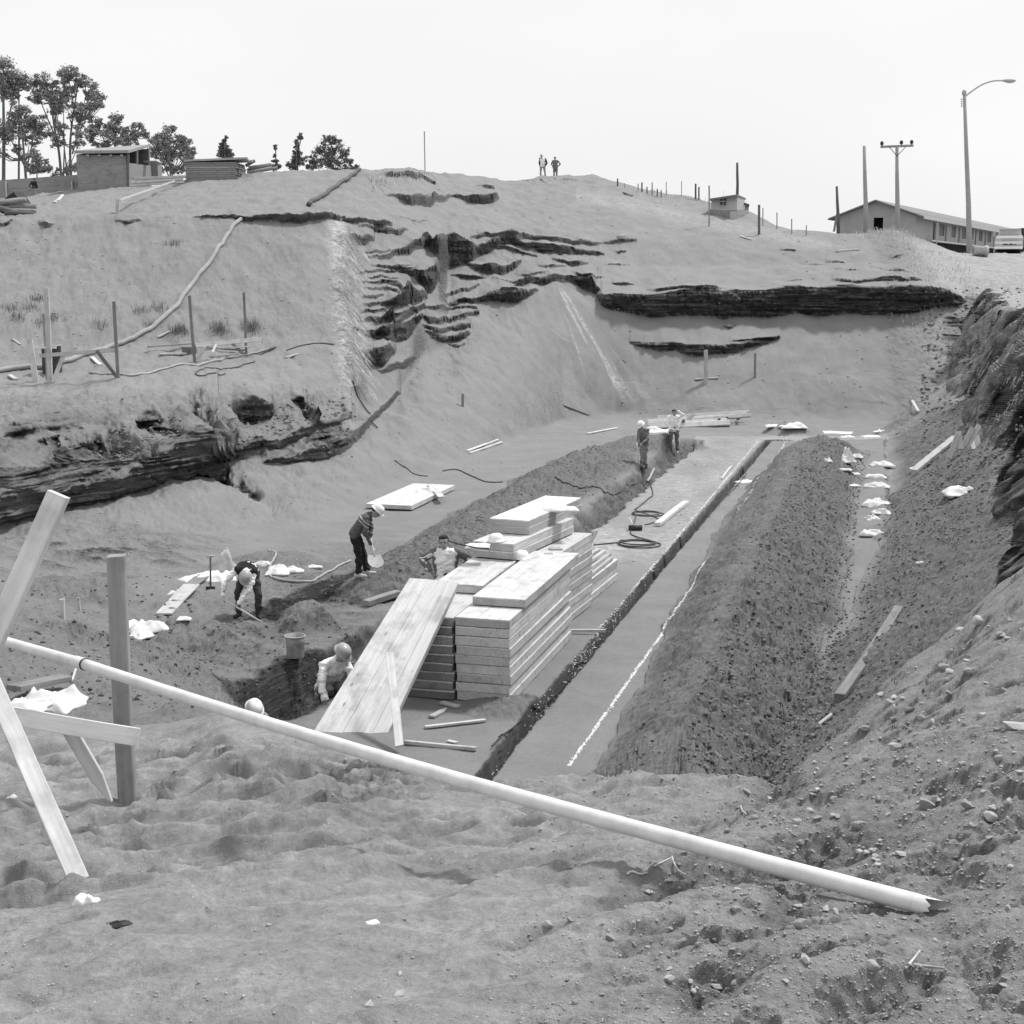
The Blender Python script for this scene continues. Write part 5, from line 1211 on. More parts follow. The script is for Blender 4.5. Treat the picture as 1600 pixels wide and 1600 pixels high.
# stack of sawn boards
o = P(290, 284, 77); rt = empty("lumber_stack"); rt.location = o; tag(rt, "long neat stack of sawn boards on the skyline right of the shed", "lumber stack")
def lq(u, v, Y): return P(u, v, Y) - o
zb_ = lq(290, 284, 77).z
rgs = random.Random(4); nl = 9
xl = lq(291, 284, 77).x; xr = lq(371, 284, 77).x; H1 = lq(291, 254, 77).z - zb_
for k in range(nl):
    mb = MB(); z0 = zb_ + H1 * k / nl; jx = rgs.uniform(-0.04, 0.04)
    ang = 0.14
    for m in range(5):
        y0 = m * 0.46
        mb.beam(Vector((xl + jx + y0 * 0.05, y0, z0 + H1 / nl / 2)), Vector((xr + jx + rgs.uniform(-.05, .05) + y0 * 0.05, y0, z0 + H1 / nl / 2 + 0.02)), 0.43, H1 / nl * 0.86)
    mb.build("board_layer", plankw, rt)
mb = MB(); p0 = lq(288, 253, 76.9); p1 = lq(384, 249, 77.2)
for m in range(5): mb.beam(p0 + Vector((0, m * 0.46, 0.05)), p1 + Vector((rgs.uniform(-.1, .1), m * 0.46, 0.05)), 0.44, 0.10)
mb.build("top_layer", shedl, rt)
for x in (xl + 0.5, xr - 0.3):
    mb = MB(); mb.beam(Vector((x, -0.1, zb_ - 0.1)), Vector((x, 2.3, zb_ - 0.1)), 0.15, 0.16); mb.build("bearer", dark_w, rt)
gbY = 76.8
for k, (a, b, w, lab) in enumerate((((186, 313), (272, 283), 0.13, "long slanting plank from the bench to the skyline below the shed"), ((183, 338), (184, 312), 0.14, "short pale post holding the lower end of the slanting plank"),
        ((205, 289), (288, 284), 0.16, "lowest of the long boards lying between shed and lumber stack"), ((205, 285), (286, 279), 0.16, "middle of the long boards between shed and lumber stack"), ((210, 279), (290, 276), 0.14, "highest of the long boards between shed and lumber stack"),
        ((292, 287), (386, 284), 0.12, "board lying along the foot of the lumber stack"))):
    Yk = 74 if k < 2 else 76.5
    p0 = P(a[0], a[1], Yk); p1 = P(b[0], b[1], Yk + (0.6 if k == 0 else 0))
    if k == 1: p0 = P(a[0], a[1], 58.5); p1 = P(b[0], b[1], 58.5)
    if k == 0: p0 = P(a[0], a[1], 58.6); p1 = P(b[0], b[1], 75.5)
    board("plank", p0, p1, w, 0.07, pale_w, lab, "plank", up=(0, -1, 0.4))
for k, (a, b, lab) in enumerate((((386, 270), (425, 262), "lowest pole"), ((386, 266), (428, 258), "middle pole"), ((388, 262), (424, 257), "upper pole"), ((384, 259), (398, 251), "short upright-leaning pole"), ((400, 268), (434, 262), "rear pole"))):
    mb = MB(); mb.tube([P(a[0], a[1], 80 + 0.1 * k), P(b[0], b[1], 80.2 + 0.1 * k)], 0.09, 8)
    tag(mb.build("pole", dark_w if k % 2 else grey_w, smooth=True), "%s of the loose pile right of the lumber stack" % lab, "pole", "pole pile on the skyline")
for k, (a, b, r, dy, lab) in enumerate((((-30, 322), (40, 312), 0.11, 0, "long upper log"), ((-20, 318), (32, 314), 0.10, .5, "dark second log"), ((0, 325), (56, 323), 0.13, 0.1, "straight middle log with cut end"), ((0, 330), (56, 330), 0.10, -.3, "thin log under the middle one"), ((-10, 323), (42, 339), 0.13, -.5, "log slanting to the right"), ((-20, 326), (14, 346), 0.12, -.8, "log slanting steeply left"), ((8, 333), (52, 334), 0.08, -.9, "lower thin pole"), ((0, 344), (48, 343), 0.06, -1.2, "lowest thin pole"), ((7, 313), (40, 310), 0.05, .8, "topmost stick"))):
    Yb = 60; p0 = P(a[0], a[1], Yb + dy); p1 = P(b[0], b[1], Yb + dy)
    mb = MB(); mb.tube([p0, p0.lerp(p1, .5) + Vector((0, 0, 0.02)), p1], r, 10); tag(mb.build("log", dark_w if k in (1, 4, 6) else grey_w, smooth=True), "%s in the timber heap at the left edge" % lab, "log", "logs heaped at the left edge")
# dark tarp hump over the logs
mb = MB(); q = P(18, 313, 61.5); mb.add([q + Vector(v) for v in ((-0.6, 0, -0.15), (0.45, 0, -0.15), (0.1, 0, 0.35), (-0.6, 1.2, -0.1), (0.45, 1.2, -0.1), (0.1, 1.2, 0.4))], [(0, 1, 2), (3, 5, 4), (0, 2, 5, 3), (1, 4, 5, 2), (0, 3, 4, 1)]); tag(mb.build("tarpaulin", black), "black pitched tarpaulin over the log heap at the left edge", "tarpaulin")
gb("board", (62, 308), (98, 302), 0.12, 0.05, fresh, "white board on the ground left of the shed", "board", ymin=55, lift=0.05)
gb("board", (86, 318), (98, 306), 0.14, 0.05, fresh, "light board sliding down the bank left of the shed", "board", ymin=55, lift=0.05)
# dead post on the skyline
b = G(665, 266, 0, 60); board("post", b - Vector((0, 0, 0.3)), P(663, 205, b.y), 0.17, 0.14, grey_w, "lone tall grey post standing on the skyline left of centre", "post", up=(0, -1, 0))

# ------------------------------------------------------------------ right skyline
fx = [(965, 279, 290, .12, 1), (976, 286, 292, .05, 0), (997, 287, 297, .08, 1), (1003, 285, 299, .12, 1), (1011, 292, 301, .10, 1), (1019, 285, 305, .08, 1), (1027, 295, 306, .10, 1), (1033, 297, 307, .09, 1), (1041, 284, 304, .06, 0), (1065, 283, 305, .06, 0), (1087, 287, 311, .14, 1), (1092, 292, 313, .12, 1), (1108, 290, 352, .10, 0), (1130, 297, 306, .05, 0), (1186, 320, 364, .16, 1), (1192, 325, 352, .07, 0), (1214, 332, 356, .07, 0), (1237, 342, 364, .07, 0), (1260, 352, 366, .07, 0)]
labs = ["thick fence post, first right of the hill crest", "hair-thin stake right of the first ridge post", "slim ridge post of the close pair, left one", "thick ridge post of the close pair, right one", "short ridge post right of the close pair", "tall slim ridge post near the middle of the row", "very short ridge stump left of the grassy hump", "second very short ridge stump on the grassy hump", "pale thin stake over the grassy hump", "pale thin stake halfway to the hut",
        "thick ridge post left of the hut", "thick shorter ridge post nearest the hut", "tall faint pole at the hut's left corner", "faint thin stake behind the hut roof", "thick dark post right of the hut", "thin stake just right of the thick dark post", "faint stake, first on the low saddle", "faint stake, second on the low saddle", "faint stake, last before the long building"]
fpm = dark_w
for (u, vt, vb, w, dk), lab in zip(fx, labs):
    b = G(u, vb + 2, 0, 60); t = P(u, vt, b.y)
    board("fence_post", b - Vector((0, 0, 0.2)), t, w * 0.75, w * 0.75, dark_w if dk else grey_w, lab, "fence post", "posts along the right ridge", up=(0, -1, 0))
def pole(name, u0, v0, u1, v1, r0, r1, mat, Y=None):
    b = G(u1, v1, 0, 60) if Y is None else P(u1, v1, Y)
    root = empty(name); root.location = b
    t = P(u0, v0, b.y) - b; mb = MB(); mb.tube([Vector((0, 0, -0.4)), t * 0.33 + Vector((0.02, 0, 0)), t * 0.66, t], [r0, r0 * .67 + r1 * .33, r0 * .33 + r1 * .67, r1], 12)
    mb.build("shaft", mat, root, True); return root, b, t
cpole = plain("concrete_pole", 0.33, 0.12, 0.85, 4, 0.2)
r_, b, t = pole("utility_pole", 1152, 254, 1152, 304, 0.10, 0.08, dark_w, 99); tag(r_, "bare pole rising behind the hut roof", "pole")
r_, b, t = pole("utility_pole", 1350.5, 228, 1353, 364, 0.15, 0.09, cpole, 85); tag(r_, "bare tall pole standing in front of the long building's gable", "utility pole")
r_, b, t = pole("utility_pole", 1307.5, 291, 1310, 364, 0.11, 0.07, dark_w, 85); tag(r_, "thin crooked pole at the left eave of the long building", "pole")
bb = P(1303, 362, b.y); board("brace", bb, P(1309, 330, b.y), 0.12, 0.1, grey_w, "short brace leaning on the crooked pole by the left eave", "brace", up=(0, -1, 0))
r_, b, t = pole("utility_pole", 1401.5, 229, 1402, 366, 0.16, 0.09, cpole, 86); tag(r_, "tall pole with a crossarm and three insulators beside the bare one", "utility pole")
mb = MB(); c0 = P(1376, 229.5, b.y) - b; c1_ = P(1427, 227.5, b.y) - b; mb.beam(c0, c1_, 0.12, 0.13); mb.build("crossarm", grey_w, r_)
for u, v in ((1378, 224), (1408.5, 222.5), (1424.5, 222)):
    p = P(u, v, b.y) - b; mb = MB(); mb.tube([p - Vector((0, 0, 0.28)), p - Vector((0, 0, 0.1))], 0.03, 6); mb.ell(p, (0.11, 0.11, 0.13)); mb.build("insulator", iron, r_, True)
for s in (-1, 1):
    mb = MB(); mb.tube([t + Vector((0, -0.1, -0.55)), t + Vector((s * 0.5, -0.1, -0.02))], 0.02, 6); mb.build("strut", iron, r_)
# street lamp
r_, b, t = pole("street_lamp", 1507, 148, 1515.5, 400, 0.17, 0.09, cpole, 84); tag(r_, "tall leaning street lamp with a long curved arm above the truck", "street lamp")
yl = b.y
arm = smooth_path([P(1509, 150, yl) - b, P(1520, 141.5, yl) - b, P(1535, 132, yl) - b, P(1552, 126.5, yl) - b, P(1568, 126, yl) - b, P(1573, 126, yl) - b], 5)
mb = MB(); mb.tube(arm, 0.045, 8); mb.build("arm", conc, r_, True)
mb = MB(); c0 = P(1576.5, 126, yl) - b
mb.ell(c0, (0.42, 0.17, 0.10), None, 14, 8); mb.build("lamp_head", conc, r_, True)
mb = MB(); mb.ell(c0 + Vector((0.06, 0, -0.05)), (0.28, 0.12, 0.09), None, 12, 8); mb.build("lamp_glass", paperg, r_, True)
mb = MB(); mb.ell(P(1506.5, 145, yl) - b, (0.14, 0.14, 0.18)); mb.build("pole_cap", conc, r_, True)
for i in range(4):
    mb = MB(); mb.ell(P(1504, 155 + i * 3.6, yl) - b + Vector((-0.05, 0, 0)), (0.05, 0.05, 0.05), None, 8, 5); mb.build("bracket", conc, r_, True)

# long building
wallm = plain("building_wall", 0.34, 0.08, 0.9, 1.5, 0.1); roofm = plain("roof_sheet", 0.17, 0.2, 0.7, 3); fasc = plain("eave_board", 0.42, 0.12, 0.8, 3); darkw = plain("window_dark", 0.03, 0.2, 0.3, 3); blackm = plain("void_dark", 0.006, 0.2, 1.0, 3)
B0 = P(1431, 336, 120.0); zg = 1.4
ux, uy = 0.45, 0.893; gx, gy_ = -0.893, 0.45
rt = empty("long_building"); rt.location = (B0.x, B0.y, zg); tag(rt, "long single-storey building with gabled end and a row of windows at the right", "building")
def bl(s, g, z): return Vector((ux * s + gx * g, uy * s + gy_ * g, z - zg))
W_ = 6.55; LB = 95.0; ze = P(1431, 337, 120).z; zr = P(1377, 316, 121.5).z + 0.05; zf = 3.0
winm = None
def hexwall(name, pts, mat): # extruded polygon thickness along inward dir
    return None
# gable wall as two pieces around the opening
g_o0, g_o1 = None, None
def gs(u):  # distance along gable for pixel u
    c, _ = conv(u, 355); return (c * B0.y - B0.x) / (gx - c * gy_)
def gzv(u, v): c, t_ = conv(u, v); g = gs(u); return t_ * (B0.y + gy_ * g)
go0, go1 = gs(1379.5), gs(1364.5); zo0, zo1 = gzv(1372, 359.5), gzv(1372, 340)
def rz(g): return ze + (zr - ze) * (1 - abs(g - W_ / 2) / (W_ / 2))
mb = MB()
def slab(poly):
    n = len(poly); vs = [bl(0.0, g, z) for g, z in poly] + [bl(0.2, g, z) for g, z in poly]
    mb.add(vs, [tuple(range(n)), tuple(range(2 * n - 1, n - 1, -1))] + [(i, (i + 1) % n, n + (i + 1) % n, n + i)[::-1] for i in range(n)])
slab([(0, zg - 1), (go0, zg - 1), (go0, rz(go0)), (0, ze)])
slab([(go1, zg - 1), (W_, zg - 1), (W_, ze), (go1, rz(go1))])
slab([(go0, zg - 1), (go1, zg - 1), (go1, zo0), (go0, zo0)])
slab([(go0, zo1), (go1, zo1), (go1, rz(go1)), (W_ / 2, zr), (go0, rz(go0))] if go1 > W_ / 2 else [(go0, zo1), (go1, zo1), (go1, rz(go1)), (go0, rz(go0))])
mb.build("gable_wall", wallm, rt)
mb = MB(); mb.add([bl(0.6, go0 - .3, zo0 - .3), bl(0.6, go1 + .3, zo0 - .3), bl(0.6, go1 + .3, zo1 + .3), bl(0.6, go0 - .3, zo1 + .3), bl(0.65, go0 - .3, zo0 - .3), bl(0.65, go1 + .3, zo0 - .3), bl(0.65, go1 + .3, zo1 + .3), bl(0.65, go0 - .3, zo1 + .3)], [(0, 1, 2, 3), (7, 6, 5, 4), (0, 4, 5, 1), (1, 5, 6, 2), (2, 6, 7, 3), (3, 7, 4, 0)]); mb.build("dark_opening", blackm, rt)
# roof: two slopes with a thickness, overhanging
def roofslab(g0, z0, g1, z1, name, mat, s0=-0.6, s1=LB, th=0.12):
    m = MB(); vs = [bl(s, g, z + k) for k in (0, th) for (s, g, z) in ((s0, g0, z0), (s1, g0, z0), (s1, g1, z1), (s0, g1, z1))]
    m.add(vs, [(0, 1, 2, 3), (7, 6, 5, 4), (0, 4, 5, 1), (1, 5, 6, 2), (2, 6, 7, 3), (3, 7, 4, 0)]); m.build(name, mat, rt)
sl = (zr - ze) / (W_ / 2)
roofslab(-0.75, ze - 0.75 * sl + 0.10, W_ / 2 + 0.003, zr + 0.02, "roof_slope", roofm); roofslab(W_ / 2, zr + 0.025, W_ + 0.7, ze - 0.7 * sl + 0.02, "roof_slope", roofm)
m = MB(); zq = ze - 0.75 * sl + 0.10
m.add([bl(s_, g_, z_) for z_ in (zq - 0.10, zq + 0.13) for (s_, g_) in ((-0.6, -0.80), (LB, -0.80), (LB, -0.757), (-0.6, -0.757))], [(0, 1, 5, 4), (1, 2, 6, 5), (2, 3, 7, 6), (3, 0, 4, 7), (4, 5, 6, 7), (0, 3, 2, 1)]); m.build("fascia", fasc, rt)
# side wall with openings
def ss(u):
    c, _ = conv(u, 360); return (c * B0.y - B0.x) / (ux - c * uy)
zt_w, zs_w, zd = 4.62, 3.55, zf
ops = [(1457.5, 1461.6, 1), (1468, 1476, 0), (1477, 1479.3, 1), (1487, 1494, 0), (1497.8, 1500, 1), (1503.4, 1510, 0), (1517, 1521.4, 0), (1524, 1526, 1), (1529.8, 1536, 0), (1539, 1541, 1), (1543.4, 1549.4, 0), (1553, 1555, 1), (1560, 1566, 0), (1571, 1573, 1), (1577, 1582, 0), (1590, 1594, 0)]
def wallpiece(m, s0, s1, z0, z1, g0=0.0, g1=0.18):
    m.add([bl(s, g, z) for z in (z0, z1) for (s, g) in ((s0, g0), (s1, g0), (s1, g1), (s0, g1))], [(0, 1, 5, 4), (1, 2, 6, 5), (2, 3, 7, 6), (3, 0, 4, 7), (4, 5, 6, 7), (0, 3, 2, 1)])
m = MB(); s = 0.21
for (ua, ub, door) in ops:
    a, b_ = ss(ua), ss(ub); wallpiece(m, s, a, zf, ze + 0.25)
    wallpiece(m, a, b_, zt_w, ze + 0.25)
    if not door: wallpiece(m, a, b_, zf, zs_w)
    s = b_
wallpiece(m, s, LB, zf, ze + 0.25); m.build("side_wall", wallm, rt)
for (ua, ub, door) in ops:
    a, b_ = ss(ua), ss(ub); z0 = zf + 0.02 if door else zs_w
    m = MB(); wallpiece(m, a, b_, z0, zt_w, 0.12, 0.16); w_ = m.build("door" if door else "window", darkw, rt)
    if not door:
        m = MB(); n = 4
        for k in range(n + 1):
            q = a + (b_ - a) * k / n; wallpiece(m, q - 0.05, q + 0.05, z0, zt_w, 0.04, 0.10)
        m.build("window_bar", wallm, w_)
m = MB(); wallpiece(m, 4, LB, zf - 0.12, zf - 0.003, -0.7, 0.3); m.build("veranda_floor", fasc, rt)
m = MB(); wallpiece(m, 4.0, LB, zg - 1, zf - 0.125, -0.2, 0.2); m.build("underfloor_shade", blackm, rt)  # black skirt put in for the shaded void under the floor
for k in range(4):
    m = MB(); s = 6 + k * 17; m.beam(bl(s, -0.68, zg - 0.5), bl(s, -0.68, ze - 0.7 * sl), 0.14, 0.14); m.build("veranda_post", fasc, rt)

# hut on the slope
o = P(1112, 346, 84); rt = empty("hut"); rt.location = o; tag(rt, "small pale hut with a low gabled roof on the right hillside", "hut")
def hp(u, v, Y): return P(u, v, Y) - o
for nm, va, vb, mt in (("lower_wall", 350, 328, shedl), ("upper_wall", 327.6, 311, fasc)):
    mb = MB(); a = hp(1111, va, 84.00); b = hp(1151, va, 83.00); c = hp(1163 if nm == "upper_wall" else 1169, va, 86.00); plank_wall(mb, (a.x, a.y, 0), (b.x, b.y, 0), hp(1111, va, 84.00).z, hp(1151, va, 83.00).z - (0.0), hp(1111, vb, 84.00).z, hp(1151, vb if nm == "lower_wall" else 306, 83.00).z, 5)
    plank_wall(mb, (b.x, b.y, 0), (c.x, c.y, 0), hp(1151, va, 83.00).z, hp(1163, va, 86.00).z, hp(1151, vb if nm == "lower_wall" else 306, 83.00).z, hp(1163, vb, 86.00).z, 5); mb.build(nm, mt, rt)
mb = MB(); a = [hp(1107, 310.5, 83.60), hp(1152, 303.5, 82.60), hp(1165.5, 309.5, 86.30), hp(1120, 313, 88.00)]
mb.add(a + [p + Vector((0, 0, -0.10)) for p in a], [(0, 1, 2, 3), (7, 6, 5, 4), (0, 4, 5, 1), (1, 5, 6, 2), (2, 6, 7, 3), (3, 7, 4, 0)]); mb.build("roof", roofm, rt)
a = hp(1125, 320, 83.45); mb = MB(); mb.box(a.x, a.x + 0.32, a.y - 0.1, a.y - 0.05, a.z, a.z + 0.40); w_ = mb.build("window", darkw, rt)
mb = MB(); mb.box(a.x + 0.145, a.x + 0.175, a.y - 0.13, a.y - 0.103, a.z, a.z + 0.40); mb.box(a.x, a.x + 0.142, a.y - 0.13, a.y - 0.103, a.z + .18, a.z + 0.21); mb.box(a.x + .178, a.x + 0.32, a.y - 0.13, a.y - 0.103, a.z + .18, a.z + 0.21); mb.build("window_frame", fasc, w_)
a = hp(1140, 343, 83.10); mb = MB(); mb.box(a.x, a.x + 0.4, a.y - 0.12, a.y - 0.06, a.z, a.z + 0.45); mb.build("hatch", fasc, rt)
mb = MB(); a = [hp(1163, 317, 85.60), hp(1170.5, 319.5, 86.00), hp(1171, 319, 88.50), hp(1164, 316.5, 88.50)]; mb.add(a + [p + Vector((0, 0, -0.12)) for p in a], [(0, 1, 2, 3), (7, 6, 5, 4), (0, 4, 5, 1), (1, 5, 6, 2), (2, 6, 7, 3), (3, 7, 4, 0)]); mb.build("lean_to_roof", iron, rt)
mb = MB(); b = hp(1163.5, 346, 86.00); c = hp(1169, 346, 86.50); plank_wall(mb, (b.x, b.y, 0), (c.x, c.y, 0), b.z - 0.4, c.z - 0.4, hp(1163.5, 319, 86.00).z, hp(1169, 320, 86.50).z, 5); mb.build("lean_to_wall", plankw, rt)
gb("board", (1157, 370), (1174, 376), 0.14, 0.06, fresh, "white board on the slope below the hut", "board", ymin=60)
gb("board", (1307, 394), (1342, 391), 0.16, 0.08, fresh, "long white board lying on the ridge below the building", "board", ymin=60)
gb("board", (974, 302), (988, 307), 0.12, 0.05, dark_w, "dark board on the slope below the first ridge posts", "board", ymin=60)
gb("board", (968, 375), (974, 373), 0.4, 0.18, conc, "pale block of stone perched on the ledges under the crest", "stone", ymin=60)
# concrete pipe by the lamp
pc = G(1520, 400, 0, 60); rt = empty("concrete_pipe"); rt.location = pc; tag(rt, "big concrete pipe lying beside the foot of the street lamp", "concrete pipe")
mb = MB(); n = 20; vs = []
for x, r in ((0.0, 0.25), (0.66, 0.25), (0.68, 0.30), (0.86, 0.30), (0.86, 0.24), (0.0, 0.20)):
    for i in range(n): t = 2 * math.pi * i / n; vs.append((x, r * math.cos(t) + x * 0.25, r * math.sin(t) + 0.26))
mb.add(vs, [(j * n + i, j * n + (i + 1) % n, ((j + 1) % 6) * n + (i + 1) % n, ((j + 1) % 6) * n + i) for j in range(6) for i in range(n)]); mb.build("pipe_shell", conc, rt, True)
mb = MB(); mb.box(0.2, 0.4, -0.25, 0.4, -0.22, 0.02); mb.build("chock", dark_w, rt)

# pickup truck seen from behind
tz = P(1576, 397, 90); rt = empty("truck"); rt.location = tz; rt.rotation_euler = (0, 0, -math.atan2(tz.x, tz.y)); tag(rt, "pale old estate truck parked at the right edge below the long building", "truck")
body = plain("truck_paint", 0.48, 0.06, 0.4, 2); chrome = plain("pale_bumper", 0.80, 0.05, 0.35, 2); glass = plain("truck_glass", 0.40, 0.15, 0.15, 1); lampm = plain("tail_lamp", 0.75, 0.1, 0.3, 3)
px = 90.0 / F
def tX(u): return (u - 1576) * px
def tZ(v): return (397 - v) * px
def loft(name, secs, mat, bev=0.05):
    """secs: (y, half width bottom, half width top, z0, z1)"""
    m = MB(); vs = []
    for y, wb, wt, z0, z1 in secs: vs += [(-wb, y, z0), (wb, y, z0), (wt, y, z1), (-wt, y, z1)]
    fs = [(0, 1, 2, 3)]
    for i in range(len(secs) - 1):
        o_ = i * 4
        for k in range(4): fs.append((o_ + k, o_ + 4 + k, o_ + 4 + (k + 1) % 4, o_ + (k + 1) % 4))
    o_ = (len(secs) - 1) * 4; fs.append((o_ + 3, o_ + 2, o_ + 1, o_)); m.add(vs, fs); return m.build(name, mat, rt, bev=bev)
hw_ = 20.5 * px
loft("body", [(0.0, hw_, hw_ * 0.985, tZ(388), tZ(373.5)), (0.25, hw_, hw_ * 0.97, tZ(389), tZ(371)), (4.3, hw_, hw_ * 0.97, tZ(389), tZ(371)), (4.6, hw_ * .95, hw_ * .9, tZ(388), tZ(374))], body)
loft("waist_band", [(-0.02, hw_ * 0.985, hw_ * 0.90, tZ(373.6), tZ(369)), (3.8, hw_ * 0.985, hw_ * 0.90, tZ(370.9), tZ(369))], chrome, 0.03)
loft("cab", [(0.25, hw_ * 0.80, hw_ * 0.76, tZ(368.8), tZ(359.5)), (0.9, hw_ * 0.84, hw_ * 0.76, tZ(368.8), tZ(358.8)), (2.6, hw_ * 0.84, hw_ * 0.76, tZ(368.8), tZ(358.8)), (3.3, hw_ * 0.8, hw_ * 0.74, tZ(368.8), tZ(362))], body)
loft("rear_window", [(0.21, hw_ * 0.70, hw_ * 0.66, tZ(367.8), tZ(361.6)), (0.245, hw_ * 0.70, hw_ * 0.66, tZ(367.8), tZ(361.6))], glass, 0.01)
loft("roof_rim", [(0.18, hw_ * 0.78, hw_ * 0.76, tZ(360.4), tZ(358.2)), (0.24, hw_ * 0.78, hw_ * 0.76, tZ(360.4), tZ(358.2))], fasc, 0.02)
m = MB(); m.box(tX(1555), tX(1595.5), -0.18, -0.02, tZ(389.6), tZ(385.6)); m.build("bumper", chrome, rt, bev=0.04)
m = MB(); m.box(tX(1560), tX(1591), -0.04, -0.003, tZ(382), tZ(378)); gr = m.build("grille_panel", lampm, rt, bev=0.01)
for a, b_ in ((1567, 1574), (1575.5, 1582), (1584, 1586)):
    m = MB(); m.box(tX(a), tX(b_), -0.055, -0.0405, tZ(383), tZ(381.3)); m.build("slot", iron, gr)
m = MB(); m.box(tX(1565), tX(1587), -0.04, -0.003, tZ(376), tZ(374)); m.build("nameplate_shadow", glass, rt)
for u in (1557.5, 1592.5):
    m = MB(); m.tube([(tX(u), -0.05, tZ(380)), (tX(u), 0.0, tZ(380))], 0.10, 14); m.build("lamp", lampm, rt, True)
for u in (1560, 1590.5):
    for y in (0.9, 3.6):
        m = MB(); m.tube([(tX(u) - 0.10, y, 0.34), (tX(u) + 0.10, y, 0.34)], 0.35, 18); wh = m.build("wheel", black, rt, True)
        m = MB(); m.tube([(tX(u) - 0.115, y, 0.34), (tX(u) + 0.115, y, 0.34)], 0.17, 14); m.build("hub", glass, wh)
for s, u in ((-1, 1553), (1, 1598)):
    m = MB(); m.box(tX(u) - 0.09, tX(u) + 0.09, 1.9, 1.95, tZ(369), tZ(361)); m.build("mirror", iron if s > 0 else glass, rt, bev=0.01)
m = MB(); m.box(tX(1559), tX(1591), 0.3, 4.0, 0.18, tZ(389) - 0.01); m.build("underbody", blackm, rt)
for k, (u, s) in enumerate(((1602, 1.0),)):
    q = P(u, 397, 93); rt = empty("truck"); rt.location = q; tag(rt, "dark vehicle cut off by the right edge behind the pale truck", "truck")
    m = MB(); m.box(-0.1, 1.8, 0, 4.5, 0.4, 1.25); m.build("body", iron, rt, bev=0.08)
    m = MB(); m.box(0.0, 1.7, 0.8, 3.0, 1.25, 1.7); m.build("cab", iron, rt, bev=0.1)
    for y in (0.9, 3.6):
        m = MB(); m.tube([(-0.12, y, 0.36), (0.1, y, 0.36)], 0.36, 16); m.build("wheel", black, rt, True)

